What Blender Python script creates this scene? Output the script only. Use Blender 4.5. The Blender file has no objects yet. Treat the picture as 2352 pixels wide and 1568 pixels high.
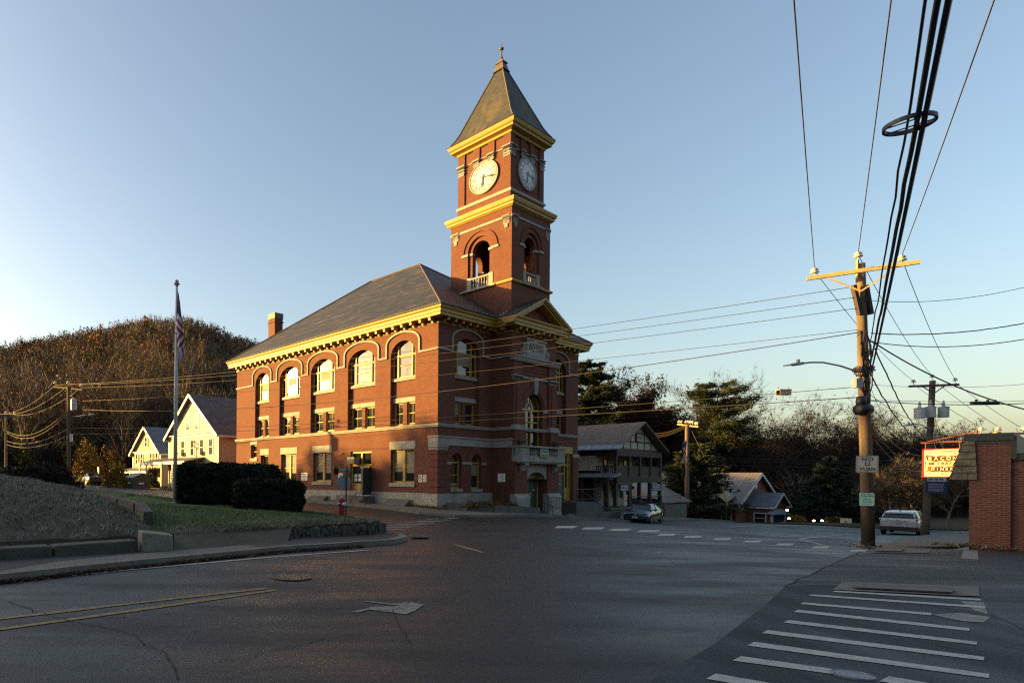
import bpy, math, random
import numpy as np
from mathutils import Vector, Matrix
from mathutils.geometry import tessellate_polygon, delaunay_2d_cdt

random.seed(7)
scene = bpy.context.scene
COL = scene.collection
R = math.radians

# ------------------------------------------------------------------ camera
F, CX, V0, ROLL, CZ = 1388.5, 581.1, 1095.0, 0.008, 1.75     # survey of the photograph (2352 px wide)
TH = 0.6149                                                  # bearing of the street grid
AX = Vector((-math.sin(TH), math.cos(TH), 0))                # along the side street
BX = Vector((math.cos(TH), math.sin(TH), 0))                 # along the main street front
HALL = Vector((12.19, 40.0, 0))

def ray(u, v):
    du, dv = u - CX, v - V0
    cr, sr = math.cos(ROLL), math.sin(ROLL)
    return (du * cr + dv * sr) / F, -(-du * sr + dv * cr) / F

def at(u, v, Y):
    r, q = ray(u, v)
    return Vector((r * Y, Y, CZ + q * Y))

def atz(u, v, z):
    r, q = ray(u, v)
    Y = (z - CZ) / q
    return Vector((r * Y, Y, z))

def hl(lx, ly, z=0.0, o=HALL):
    return o + BX * lx + AX * ly + Vector((0, 0, z))

cam_d = bpy.data.cameras.new('camera')
cam = bpy.data.objects.new('camera', cam_d)
COL.objects.link(cam)
cam_d.sensor_width = 36.0
cam_d.lens = 36 * F / 2352
cam_d.shift_x = (1176 - CX) / 2352
cam_d.shift_y = (V0 - 784) / 2352
cam_d.clip_start = 0.05
cam_d.clip_end = 6000
cr, sr = math.cos(ROLL), math.sin(ROLL)
cam.matrix_world = Matrix(((cr, -sr, 0, 0), (0, 0, -1, 0), (sr, cr, 0, CZ), (0, 0, 0, 1)))
scene.camera = cam

# ------------------------------------------------------------------ light
SUN_AZ, SUN_EL = R(-74), R(9.0)
sdir = Vector((math.sin(SUN_AZ) * math.cos(SUN_EL), math.cos(SUN_AZ) * math.cos(SUN_EL), math.sin(SUN_EL)))
world = bpy.data.worlds.new('World')
scene.world = world
world.use_nodes = True
wn = world.node_tree
bg = wn.nodes['Background']
sky = wn.nodes.new('ShaderNodeTexSky')
sky.sky_type = 'NISHITA'
sky.sun_disc = False
sky.sun_elevation = SUN_EL
sky.sun_rotation = SUN_AZ
sky.altitude = 100
sky.air_density = 1.0
sky.dust_density = 3.0
sky.ozone_density = 1.2
tint = wn.nodes.new('ShaderNodeMix')
tint.data_type, tint.blend_type = 'RGBA', 'MULTIPLY'
tint.inputs[0].default_value = 1.0
tint.inputs[7].default_value = (1.0, 0.96, 0.935, 1)
wn.links.new(sky.outputs[0], tint.inputs[6])
wn.links.new(tint.outputs[2], bg.inputs[0])
bg.inputs[1].default_value = 0.375
sun_d = bpy.data.lights.new('sun', 'SUN')
sun_d.energy = 19.0
sun_d.angle = R(0.5)
sun_d.color = (1.0, 0.60, 0.15)
sun = bpy.data.objects.new('sun', sun_d)
sun.rotation_euler = sdir.to_track_quat('Z', 'Y').to_euler()
sun.location = (-60, 20, 40)
COL.objects.link(sun)

scene.view_settings.view_transform = 'Standard'
scene.view_settings.look = 'None'
scene.view_settings.exposure = 0
scene.render.engine = 'CYCLES'
cy = scene.cycles
cy.use_denoising = False
cy.pixel_filter_type = "BLACKMAN_HARRIS"
cy.filter_width = 1.25
cy.max_bounces = 6
cy.diffuse_bounces = 3
cy.glossy_bounces = 3
cy.transparent_max_bounces = 8
cy.sample_clamp_indirect = 4.0
cy.use_guiding = True
cy.guiding_training_samples = 64
cy.blur_glossy = 4.0

# ------------------------------------------------------------------ materials
def nt(name):
    m = bpy.data.materials.new(name)
    m.use_nodes = True
    t = m.node_tree
    return m, t, t.nodes['Principled BSDF']

def N(t, typ, **kw):
    n = t.nodes.new(typ)
    for k, v in kw.items():
        if k in n.inputs:
            n.inputs[k].default_value = v
        else:
            setattr(n, k, v)
    return n

def noise_fac(t, scale, detail=5, rough=0.6, coord='Object', stretch=None, lo=0.35, hi=0.65):
    tc = N(t, 'ShaderNodeTexCoord')
    src = tc.outputs[coord]
    if stretch:
        mp = N(t, 'ShaderNodeMapping')
        mp.inputs['Scale'].default_value = stretch
        t.links.new(src, mp.inputs[0])
        src = mp.outputs[0]
    n = N(t, 'ShaderNodeTexNoise')
    n.inputs['Scale'].default_value = scale
    n.inputs['Detail'].default_value = detail
    n.inputs['Roughness'].default_value = rough
    t.links.new(src, n.inputs['Vector'])
    mr = N(t, 'ShaderNodeMapRange')
    mr.inputs[1].default_value = lo
    mr.inputs[2].default_value = hi
    t.links.new(n.outputs[0], mr.inputs[0])
    return mr.outputs[0]

def mixc(t, fac, a, b, blend='MIX'):
    n = N(t, 'ShaderNodeMix', data_type='RGBA', blend_type=blend)
    for sock, val in ((n.inputs[0], fac), (n.inputs[6], a), (n.inputs[7], b)):
        if isinstance(val, bpy.types.NodeSocket):
            t.links.new(val, sock)
        elif isinstance(val, (int, float)):
            sock.default_value = val
        else:
            sock.default_value = (*val, 1)
    return n.outputs[2]

def bump(t, p, fac, strength=0.3, dist=0.02):
    b = N(t, 'ShaderNodeBump')
    b.inputs['Strength'].default_value = strength
    b.inputs['Distance'].default_value = dist
    t.links.new(fac, b.inputs['Height'])
    t.links.new(b.outputs[0], p.inputs['Normal'])

def M(name, col, rough=0.6, metal=0.0, spec=0.5, var=0.2, scale=3.0, fine=30.0, bmp=0.0, coat=0.0, dirt=None, dirt_amt=0.5):
    m, t, p = nt(name)
    f1 = noise_fac(t, scale)
    f2 = noise_fac(t, fine)
    c = mixc(t, f1, [max(0, x * (1 - var)) for x in col], [min(1, x * (1 + var)) for x in col])
    c = mixc(t, 0.35, c, mixc(t, f2, [x * (1 - var) for x in col], [min(1, x * (1 + var)) for x in col]))
    if dirt:
        fd = noise_fac(t, scale * 0.6, stretch=(1, 1, 0.35), lo=0.5, hi=0.75)
        mm = N(t, 'ShaderNodeMath', operation='MULTIPLY')
        t.links.new(fd, mm.inputs[0])
        mm.inputs[1].default_value = dirt_amt
        c = mixc(t, mm.outputs[0], c, dirt)
    t.links.new(c, p.inputs['Base Color'])
    p.inputs['Roughness'].default_value = rough
    p.inputs['Metallic'].default_value = metal
    p.inputs['Specular IOR Level'].default_value = spec
    p.inputs['Coat Weight'].default_value = coat
    if bmp:
        bump(t, p, f2, bmp, 0.02)
    return m

def brick(name, c1, c2, mortar, w=0.21, h=0.072, ms=0.009, stain=(0.27, 0.20, 0.155), stain_amt=0.25, dark=0.35, rough=0.85, bmp=0.3):
    m, t, p = nt(name)
    uv = N(t, 'ShaderNodeUVMap')
    b = N(t, 'ShaderNodeTexBrick')
    b.inputs['Scale'].default_value = 1.0
    b.inputs['Brick Width'].default_value = w
    b.inputs['Row Height'].default_value = h
    b.inputs['Mortar Size'].default_value = ms
    b.inputs['Mortar Smooth'].default_value = 0.3
    b.inputs['Color1'].default_value = (*c1, 1)
    b.inputs['Color2'].default_value = (*c2, 1)
    b.inputs['Mortar'].default_value = (*mortar, 1)
    t.links.new(uv.outputs[0], b.inputs['Vector'])
    c = b.outputs['Color']
    f = noise_fac(t, 0.7, detail=6, lo=0.3, hi=0.7)
    c = mixc(t, mixv(t, f, dark), c, [x * 0.45 for x in c1])
    g = noise_fac(t, 5.0, detail=3, stretch=(0.5, 0.5, 1.6), lo=0.35, hi=0.7)
    c = mixc(t, mixv(t, g, 0.5), c, [min(1, x * 1.9) for x in c2])
    s = noise_fac(t, 0.9, detail=8, rough=0.75, stretch=(1, 1, 0.45), lo=0.6, hi=0.78)
    c = mixc(t, mixv(t, s, stain_amt), c, stain)
    t.links.new(c, p.inputs['Base Color'])
    p.inputs['Roughness'].default_value = rough
    p.inputs['Specular IOR Level'].default_value = 0.25
    bump(t, p, b.outputs['Fac'], -bmp, 0.01)
    return m

def mixv(t, sock, k):
    mm = N(t, 'ShaderNodeMath', operation='MULTIPLY')
    t.links.new(sock, mm.inputs[0])
    mm.inputs[1].default_value = k
    return mm.outputs[0]

def rows(name, col, row=0.12, gap=0.014, dark=0.45, width=4.0, var=0.12, rough=0.7, metal=0.0, rot=False, offset=0.5, blot=None, blot_amt=0.5, jitter=0.0, blot_st=(1, 1, 1), blot_scale=1.2):
    m, t, p = nt(name)
    uv = N(t, 'ShaderNodeUVMap')
    src = uv.outputs[0]
    if rot:
        mp = N(t, 'ShaderNodeMapping')
        mp.inputs['Rotation'].default_value = (0, 0, math.pi / 2)
        t.links.new(src, mp.inputs[0])
        src = mp.outputs[0]
    b = N(t, 'ShaderNodeTexBrick')
    b.offset = offset
    b.inputs['Scale'].default_value = 1.0
    b.inputs['Brick Width'].default_value = width
    b.inputs['Row Height'].default_value = row
    b.inputs['Mortar Size'].default_value = gap
    b.inputs['Mortar Smooth'].default_value = 0.4
    b.inputs['Color1'].default_value = (*[x * (1 - var - jitter) for x in col], 1)
    b.inputs['Color2'].default_value = (*[min(1, x * (1 + var + jitter)) for x in col], 1)
    b.inputs['Mortar'].default_value = (*[x * dark for x in col], 1)
    t.links.new(src, b.inputs['Vector'])
    c = b.outputs['Color']
    f = noise_fac(t, 0.8, detail=6)
    c = mixc(t, mixv(t, f, 0.3), c, [x * 0.6 for x in col])
    if blot:
        f = noise_fac(t, blot_scale, detail=8, rough=0.7, lo=0.5, hi=0.72, stretch=blot_st)
        c = mixc(t, mixv(t, f, blot_amt), c, blot)
    t.links.new(c, p.inputs['Base Color'])
    p.inputs['Roughness'].default_value = rough
    p.inputs['Metallic'].default_value = metal
    bump(t, p, b.outputs['Fac'], -0.35, 0.015)
    return m

def glass(name, col=(0.012, 0.014, 0.016), rough=0.055, ior=1.6, wavy=0.035):
    m, t, p = nt(name)
    f = noise_fac(t, 1.3, detail=2)
    c = mixc(t, f, col, [x * 1.8 for x in col])
    t.links.new(c, p.inputs['Base Color'])
    p.inputs['Roughness'].default_value = rough
    p.inputs['IOR'].default_value = ior
    p.inputs['Specular IOR Level'].default_value = 0.5
    g = noise_fac(t, 2.2, detail=1)
    bump(t, p, g, wavy, 0.05)
    return m

def leafy(name, dark, light, scale=0.8, rough=0.8, trans=0.0, spread=0.25):
    m, t, p = nt(name)
    f = noise_fac(t, scale, detail=3, lo=0.3, hi=0.7)
    c = mixc(t, f, dark, light)
    oi = N(t, 'ShaderNodeObjectInfo')
    c = mixc(t, mixv(t, oi.outputs['Random'], spread), c, [x * 0.4 for x in dark])
    t.links.new(c, p.inputs['Base Color'])
    p.inputs['Roughness'].default_value = rough
    p.inputs['Specular IOR Level'].default_value = 0.15
    return m

def emit(name, col, strength):
    m, t, p = nt(name)
    p.inputs['Base Color'].default_value = (*col, 1)
    p.inputs['Emission Color'].default_value = (*col, 1)
    p.inputs['Emission Strength'].default_value = strength
    return m

MT = {}
MT['brick'] = brick('hall brick', (0.15, 0.050, 0.027), (0.088, 0.027, 0.017), (0.16, 0.095, 0.06), stain_amt=0.28, dark=0.45)
MT['brick_rub'] = brick('quoin brick', (0.145, 0.044, 0.026), (0.105, 0.031, 0.018), (0.15, 0.085, 0.055), stain_amt=0.2, dark=0.4)
MT['diner_brick'] = brick('diner brick', (0.165, 0.056, 0.034), (0.085, 0.026, 0.018), (0.19, 0.15, 0.125), w=0.215, h=0.0735, ms=0.012, stain_amt=0.12, dark=0.5, bmp=0.5)
MT['house_brick'] = brick('brick house brick', (0.17, 0.058, 0.036), (0.13, 0.042, 0.028), (0.17, 0.12, 0.10), stain_amt=0.1)
MT['stone'] = M('pale granite', (0.28, 0.26, 0.22), 0.8, var=0.22, scale=1.5, fine=18, bmp=0.25, dirt=(0.10, 0.088, 0.07), dirt_amt=0.55)
MT['stone_dark'] = M('grey granite', (0.10, 0.092, 0.078), 0.85, var=0.35, scale=1.2, fine=14, bmp=0.5, dirt=(0.06, 0.06, 0.045), dirt_amt=0.7)
MT['stone_block'] = M('lichen granite', (0.065, 0.060, 0.048), 0.9, var=0.4, scale=2.0, fine=22, bmp=0.6, dirt=(0.05, 0.055, 0.035), dirt_amt=0.7)
MT['yellow'] = M('ochre paint', (0.35, 0.21, 0.022), 0.55, var=0.14, scale=1.2, fine=9, dirt=(0.32, 0.18, 0.05), dirt_amt=0.3)
MT['slate'] = rows('slate roof', (0.024, 0.027, 0.035), 0.17, 0.012, 0.45, 0.26, var=0.3, rough=0.6, blot=(0.13, 0.10, 0.075), blot_amt=0.75, blot_st=(1.0, 0.4, 1.8), blot_scale=1.8)  # tan blots paint in slates catching grazing sun
MT['slate_t'] = rows('spire slate', (0.038, 0.037, 0.032), 0.17, 0.014, 0.45, 0.26, var=0.28, rough=0.7, blot=(0.13, 0.09, 0.026), blot_amt=0.75, blot_st=(1.0, 1.0, 0.3), blot_scale=0.55)
MT['copper'] = M('weathered copper', (0.10, 0.07, 0.055), 0.6, var=0.3)
MT['iron'] = M('black iron', (0.012, 0.012, 0.013), 0.5, var=0.3)
MT['stone_mid'] = M('pale lichen granite', (0.20, 0.185, 0.14), 0.9, var=0.3, scale=2, fine=22, bmp=0.6, dirt=(0.08, 0.075, 0.05), dirt_amt=0.6)
MT['glass'] = glass('hall window glass')
MT['glass_old'] = glass('far window glass', rough=0.1, ior=1.6)
MT['blind'] = M('window blind', (0.19, 0.17, 0.13), 0.6, var=0.15, spec=0.2)
MT['white'] = M('white paint', (0.60, 0.585, 0.55), 0.5, var=0.06, dirt=(0.5, 0.46, 0.4), dirt_amt=0.3)
MT['black'] = M('black paint', (0.01, 0.01, 0.011), 0.4, var=0.3)
MT['green_door'] = M('dark green door', (0.018, 0.045, 0.038), 0.45, var=0.15)
MT['green_sign'] = M('green sign', (0.012, 0.10, 0.055), 0.5, var=0.1)
MT['gold'] = M('gold lettering', (0.75, 0.50, 0.10), 0.45, var=0.1)
MT['sage'] = M('pale green trim', (0.30, 0.42, 0.34), 0.5, var=0.1)
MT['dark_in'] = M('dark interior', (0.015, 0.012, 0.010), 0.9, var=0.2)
MT['red'] = M('red paint', (0.38, 0.02, 0.02), 0.4, var=0.2)
MT['hyd_red'] = M('hydrant red', (0.23, 0.012, 0.028), 0.4, var=0.2, dirt=(0.08, 0.01, 0.015), dirt_amt=0.4)
MT['silver'] = M('silver paint', (0.55, 0.55, 0.58), 0.4, metal=0.4, var=0.1)
MT['alu'] = M('dull aluminium', (0.24, 0.24, 0.25), 0.5, metal=0.3, var=0.15)
MT['pole_wood'] = M('weathered pole wood', (0.33, 0.21, 0.12), 0.85, var=0.3, scale=1.0, fine=12, bmp=0.4, dirt=(0.12, 0.09, 0.07), dirt_amt=0.6)
MT['pole_dark'] = M('tarred pole wood', (0.085, 0.06, 0.045), 0.85, var=0.4, scale=1.0, fine=12)
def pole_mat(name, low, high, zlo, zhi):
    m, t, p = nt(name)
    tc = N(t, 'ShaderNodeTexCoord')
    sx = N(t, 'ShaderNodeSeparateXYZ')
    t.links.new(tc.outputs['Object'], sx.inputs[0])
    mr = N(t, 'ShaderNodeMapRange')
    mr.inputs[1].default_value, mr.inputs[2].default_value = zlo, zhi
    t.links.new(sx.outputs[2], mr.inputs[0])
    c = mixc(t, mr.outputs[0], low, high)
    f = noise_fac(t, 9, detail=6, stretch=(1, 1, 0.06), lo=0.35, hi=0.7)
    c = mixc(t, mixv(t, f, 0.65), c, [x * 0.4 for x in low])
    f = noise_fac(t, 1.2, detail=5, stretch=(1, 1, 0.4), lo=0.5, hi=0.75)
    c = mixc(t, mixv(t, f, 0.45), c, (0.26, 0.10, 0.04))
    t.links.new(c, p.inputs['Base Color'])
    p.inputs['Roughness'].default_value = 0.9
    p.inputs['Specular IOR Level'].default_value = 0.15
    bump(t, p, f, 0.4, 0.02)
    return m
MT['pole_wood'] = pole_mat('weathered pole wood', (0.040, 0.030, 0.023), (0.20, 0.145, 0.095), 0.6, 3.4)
MT['arm_wood'] = M('crossarm wood', (0.42, 0.31, 0.14), 0.85, var=0.3, scale=3, fine=20, bmp=0.3)
MT['porcelain'] = M('insulator porcelain', (0.55, 0.50, 0.45), 0.25, var=0.1)
MT['cable'] = M('black cable sheath', (0.010, 0.010, 0.012), 0.5, var=0.3, scale=2)
MT['wire'] = M('weathered wire', (0.10, 0.075, 0.05), 0.5, metal=0.2, var=0.2)
MT['xfmr'] = M('grey transformer tank', (0.42, 0.44, 0.44), 0.5, var=0.1, dirt=(0.22, 0.09, 0.05), dirt_amt=0.6)
MT['lamp'] = M('lamp housing', (0.30, 0.29, 0.26), 0.5, var=0.1)
MT['concrete'] = M('sidewalk concrete', (0.115, 0.105, 0.088), 0.9, var=0.22, scale=0.8, fine=14, bmp=0.25, dirt=(0.08, 0.072, 0.06), dirt_amt=0.6)
MT['kerb'] = M('granite kerb', (0.15, 0.135, 0.11), 0.9, var=0.3, scale=1.5, fine=20, bmp=0.4, dirt=(0.07, 0.06, 0.045), dirt_amt=0.6)
MT['clap_cream'] = rows('cream clapboard', (0.50, 0.44, 0.32), 0.13, 0.016, 0.55, 5.0, var=0.05)
MT['clap_tan'] = rows('tan clapboard', (0.42, 0.33, 0.18), 0.13, 0.016, 0.55, 5.0, var=0.05)
MT['clap_store'] = rows('store clapboard', (0.52, 0.47, 0.35), 0.13, 0.018, 0.4, 5.0, var=0.06)
MT['shingle'] = rows('asphalt shingle', (0.10, 0.085, 0.08), 0.15, 0.012, 0.5, 0.33, var=0.3, rough=0.85, blot=(0.20, 0.17, 0.15), blot_amt=0.5)
MT['shingle_b'] = rows('blue grey shingle', (0.13, 0.14, 0.17), 0.15, 0.012, 0.5, 0.33, var=0.25, rough=0.85)
MT['shingle_br'] = rows('brown shingle', (0.19, 0.135, 0.10), 0.16, 0.014, 0.5, 0.33, var=0.3, rough=0.9, blot=(0.26, 0.20, 0.15), blot_amt=0.6)
MT['metal_roof'] = rows('seamed metal roof', (0.25, 0.20, 0.16), 0.42, 0.03, 0.4, 30.0, var=0.05, rough=0.45, metal=0.2, rot=True, offset=0)
MT['metal_grey'] = M('grey metal roof', (0.24, 0.255, 0.28), 0.4, metal=0.3, var=0.15)
MT['shake'] = M('grey cedar shake', (0.135, 0.125, 0.085), 0.95, var=0.55, scale=2.2, fine=16, bmp=0.6, dirt=(0.04, 0.04, 0.025), dirt_amt=0.7)
MT['brown_trim'] = M('brown timber', (0.034, 0.019, 0.013), 0.7, var=0.25)
MT['coping'] = M('dark metal coping', (0.035, 0.034, 0.033), 0.5, var=0.25)
MT['dump'] = M('green dumpster', (0.035, 0.05, 0.04), 0.6, var=0.25, dirt=(0.10, 0.07, 0.05), dirt_amt=0.4)
MT['blue'] = M('navy blue', (0.012, 0.022, 0.10), 0.5, var=0.15)
MT['tire'] = M('tyre rubber', (0.012, 0.012, 0.012), 0.8, var=0.2)
MT['rim'] = M('alloy rim', (0.35, 0.35, 0.36), 0.35, metal=0.7, var=0.1)
MT['car_green'] = M('dark green car paint', (0.012, 0.022, 0.022), 0.25, metal=0.3, var=0.08, coat=1.0)
MT['car_white'] = M('white car paint', (0.40, 0.41, 0.42), 0.3, var=0.05, coat=0.8)
MT['car_glass'] = glass('car glass', (0.006, 0.008, 0.009), rough=0.05, ior=1.6, wavy=0.0)
MT['plastic'] = M('black plastic', (0.012, 0.012, 0.013), 0.6, var=0.2)
MT['tail'] = M('red tail light', (0.28, 0.012, 0.012), 0.2, var=0.15, coat=1.0)
MT['headlight'] = M('headlight glass', (0.55, 0.55, 0.52), 0.12, var=0.1, coat=1.0)
MT['bark'] = M('grey bark', (0.15, 0.115, 0.085), 0.95, var=0.35, scale=2, fine=15)
MT['bark_dark'] = M('dark bark', (0.045, 0.035, 0.028), 0.95, var=0.35, scale=2, fine=15)
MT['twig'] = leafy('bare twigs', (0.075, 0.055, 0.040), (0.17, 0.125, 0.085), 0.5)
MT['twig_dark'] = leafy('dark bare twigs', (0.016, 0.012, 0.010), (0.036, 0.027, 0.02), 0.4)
MT['leaf_oak'] = leafy('rust oak leaves', (0.085, 0.042, 0.020), (0.22, 0.105, 0.042), 0.35)
MT['leaf_rust'] = leafy('orange oak leaves', (0.13, 0.055, 0.018), (0.30, 0.13, 0.04), 0.35)
MT['leaf_red'] = leafy('dark russet leaves', (0.026, 0.012, 0.008), (0.065, 0.028, 0.014), 0.35)
MT['leaf_gold'] = leafy('gold leaves', (0.12, 0.065, 0.012), (0.34, 0.19, 0.028), 0.9)
MT['leaf_olive'] = leafy('olive leaves', (0.04, 0.04, 0.010), (0.13, 0.12, 0.025), 0.9)
MT['needle'] = leafy('pine needles', (0.016, 0.024, 0.012), (0.050, 0.062, 0.024), 0.5)
MT['needle_b'] = leafy('spruce needles', (0.012, 0.022, 0.018), (0.038, 0.060, 0.044), 1.2)
MT['hedge'] = leafy('clipped yew', (0.007, 0.012, 0.006), (0.022, 0.030, 0.013), 3.0)
MT['thatch'] = leafy('dead grass', (0.13, 0.113, 0.09), (0.32, 0.28, 0.24), 0.9)
MT['grass'] = leafy('short grass', (0.050, 0.092, 0.018), (0.11, 0.165, 0.048), 0.7)

# ------------------------------------------------------------------ mesh builder
class MB:
    def __init__(s):
        s.v, s.f, s.m, s.mi = [], [], [], 0

    def add(s, vs, fs, mi=None):
        n = len(s.v)
        s.v.extend(tuple(v) for v in vs)
        for f in fs:
            s.f.append(tuple(i + n for i in f))
            s.m.append(s.mi if mi is None else mi)

    def quad(s, *p, mi=None):
        s.add(p, [tuple(range(len(p)))], mi)

    def box(s, x0, x1, y0, y1, z0, z1, mi=None):
        vs = [(x, y, z) for z in (z0, z1) for y in (y0, y1) for x in (x0, x1)]
        s.add(vs, [(0, 2, 3, 1), (4, 5, 7, 6), (0, 1, 5, 4), (1, 3, 7, 5), (3, 2, 6, 7), (2, 0, 4, 6)], mi)

    def boxm(s, mp, a0, a1, z0, z1, t0, t1, mi=None):
        vs = [mp(a, z, t) for t in (t0, t1) for z in (z0, z1) for a in (a0, a1)]
        s.add(vs, [(0, 2, 3, 1), (4, 5, 7, 6), (0, 1, 5, 4), (1, 3, 7, 5), (3, 2, 6, 7), (2, 0, 4, 6)], mi)

    def bar(s, p, q, w, h, up=(0, 0, 1), mi=None):
        p, q = Vector(p), Vector(q)
        d = (q - p).normalized()
        u = Vector(up)
        x = d.cross(u)
        if x.length < 1e-4:
            x = d.cross(Vector((1, 0, 0)))
        x.normalize()
        y = x.cross(d)
        vs = [c + x * (i * w / 2) + y * (j * h / 2) for c in (p, q) for j in (-1, 1) for i in (-1, 1)]
        s.add(vs, [(0, 2, 3, 1), (4, 5, 7, 6), (0, 1, 5, 4), (1, 3, 7, 5), (3, 2, 6, 7), (2, 0, 4, 6)], mi)

    def tube(s, pts, r, n=8, cap=True, mi=None):
        pts = [Vector(p) for p in pts]
        rs = r if isinstance(r, (list, tuple)) else [r] * len(pts)
        vs, fs = [], []
        ref = None
        for i, p in enumerate(pts):
            d = (pts[min(i + 1, len(pts) - 1)] - pts[max(i - 1, 0)])
            if d.length < 1e-9:
                d = Vector((0, 0, 1))
            d.normalize()
            if ref is None:
                ref = d.cross(Vector((0, 0, 1)))
                if ref.length < 1e-3:
                    ref = Vector((1, 0, 0))
            x = (ref - d * ref.dot(d))
            if x.length < 1e-6:
                x = d.orthogonal()
            x.normalize()
            ref = x
            y = d.cross(x)
            for k in range(n):
                a = 2 * math.pi * k / n
                vs.append(p + (x * math.cos(a) + y * math.sin(a)) * rs[i])
        for i in range(len(pts) - 1):
            for k in range(n):
                a, b = i * n + k, i * n + (k + 1) % n
                fs.append((a, b, b + n, a + n))
        if cap:
            fs.append(tuple(range(n - 1, -1, -1)))
            fs.append(tuple((len(pts) - 1) * n + k for k in range(n)))
        s.add(vs, fs, mi)

    def lathe(s, prof, c=(0, 0, 0), n=16, axis='z', mi=None, cap=True):
        c = Vector(c)
        vs, fs = [], []
        for r, h in prof:
            for k in range(n):
                a = 2 * math.pi * k / n
                if axis == 'z':
                    vs.append(c + Vector((r * math.cos(a), r * math.sin(a), h)))
                elif axis == 'x':
                    vs.append(c + Vector((h, r * math.cos(a), r * math.sin(a))))
                else:
                    vs.append(c + Vector((r * math.cos(a), h, r * math.sin(a))))
        for i in range(len(prof) - 1):
            for k in range(n):
                a, b = i * n + k, i * n + (k + 1) % n
                fs.append((a, b, b + n, a + n))
        if cap:
            fs.append(tuple(range(n - 1, -1, -1)))
            fs.append(tuple((len(prof) - 1) * n + k for k in range(n)))
        s.add(vs, fs, mi)

    def panel(s, outer, holes, mp, t, mi=None):
        loops = [outer] + list(holes)
        flat = [p for l in loops for p in l]
        tris = tessellate_polygon([[Vector((p[0], p[1], 0)) for p in l] for l in loops])
        s.add([mp(a, z, t) for a, z in flat], [tuple(x) for x in tris], mi)

    def reveal(s, loop, mp, t0, t1, mi=None):
        n = len(loop)
        vs = [mp(a, z, t0) for a, z in loop] + [mp(a, z, t1) for a, z in loop]
        s.add(vs, [(i, (i + 1) % n, n + (i + 1) % n, n + i) for i in range(n)], mi)

    def wall(s, outer, holes, mp, t, depth, mi=None):
        s.panel(outer, holes, mp, t, mi)
        for h in holes:
            s.reveal(h, mp, t, t + depth, mi)

    def slab(s, loop, mp, t0, t1, mi=None, back=False):
        s.panel(loop, [], mp, t0, mi)
        if back:
            s.panel(loop, [], mp, t1, mi)
        s.reveal(loop, mp, t0, t1, mi)

    def ring(s, lo, li, mp, t0, t1, mi=None):
        n = len(lo)
        vs = [mp(a, z, t0) for a, z in lo] + [mp(a, z, t0) for a, z in li]
        s.add(vs, [(i, (i + 1) % n, n + (i + 1) % n, n + i) for i in range(n)], mi)
        s.reveal(li, mp, t0, t1, mi)
        s.reveal(lo, mp, t0, t1, mi)

    def build(s, name, mats, parent=None, smooth=False, uv=True, world=False, link=True, kind=None):
        if not isinstance(mats, (list, tuple)):
            mats = [mats]
        if world and parent is not None:
            inv = parent.matrix_basis.inverted()
            s.v = [tuple(inv @ Vector(v)) for v in s.v]
        me = bpy.data.meshes.new(name)
        me.from_pydata(s.v, [], s.f)
        for m in mats:
            me.materials.append(m)
        if len(mats) > 1:
            me.polygons.foreach_set('material_index', s.m)
        if uv and s.f:
            box_uv(me)
        if smooth:
            me.polygons.foreach_set('use_smooth', [True] * len(me.polygons))
        o = bpy.data.objects.new(name, me)
        if link:
            COL.objects.link(o)
        if parent is not None:
            o.parent = parent
        if kind:
            o['kind'] = kind
        return o

def box_uv(me):
    uvl = me.uv_layers.new(name='UVMap')
    nl = len(me.loops)
    co = np.empty(len(me.vertices) * 3, dtype=np.float32)
    me.vertices.foreach_get('co', co)
    co = co.reshape(-1, 3)
    li = np.empty(nl, dtype=np.int32)
    me.loops.foreach_get('vertex_index', li)
    npol = len(me.polygons)
    nor = np.empty(npol * 3, dtype=np.float32)
    me.polygons.foreach_get('normal', nor)
    nor = nor.reshape(-1, 3)
    tot = np.empty(npol, dtype=np.int32)
    me.polygons.foreach_get('loop_total', tot)
    n = np.repeat(nor, tot, axis=0)
    flip = n[:, 2] < 0
    tx = np.stack([-n[:, 1], n[:, 0], np.zeros(len(n))], axis=1)
    L = np.linalg.norm(tx, axis=1)
    flat = L < 0.3
    L[L < 1e-6] = 1
    tx /= L[:, None]
    b = np.cross(n, tx)
    P = co[li]
    u = (P * tx).sum(1)
    v = (P * b).sum(1)
    u[flat] = P[flat, 0]
    v[flat] = P[flat, 1]
    uvl.data.foreach_set('uv', np.stack([u, v], axis=1).astype(np.float32).ravel())

def tag(o, label=None, cat=None, group=None, kind=None):
    if label: o['label'] = label
    if cat: o['category'] = cat
    if group: o['group'] = group
    if kind: o['kind'] = kind
    return o

def thing(name, label, cat, loc=(0, 0, 0), rotz=0.0, group=None):
    o = bpy.data.objects.new(name, None)
    o.empty_display_size = 0.3
    COL.objects.link(o)
    o.matrix_basis = Matrix.Translation(Vector(loc)) @ Matrix.Rotation(rotz, 4, 'Z')
    return tag(o, label, cat, group)

def solo(name, mb, mats, label, cat, loc, group=None, smooth=False, rotz=None):
    """one-mesh thing; mb in world coordinates unless rotz is given (then local)"""
    loc = Vector(loc)
    if rotz is None:
        mb.v = [tuple(Vector(v) - loc) for v in mb.v]
    o = mb.build(name, mats, smooth=smooth)
    o.location = loc
    if rotz is not None:
        o.rotation_euler = (0, 0, rotz)
    return tag(o, label, cat, group)

def copy_tree(o, parent=None):
    c = o.copy()
    COL.objects.link(c)
    c.parent = parent
    for ch in list(o.children):
        copy_tree(ch, c)
    return c

def structure(name, mb, mats, smooth=False):
    o = mb.build(name, mats, smooth=smooth)
    o['kind'] = 'structure'
    return o

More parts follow.
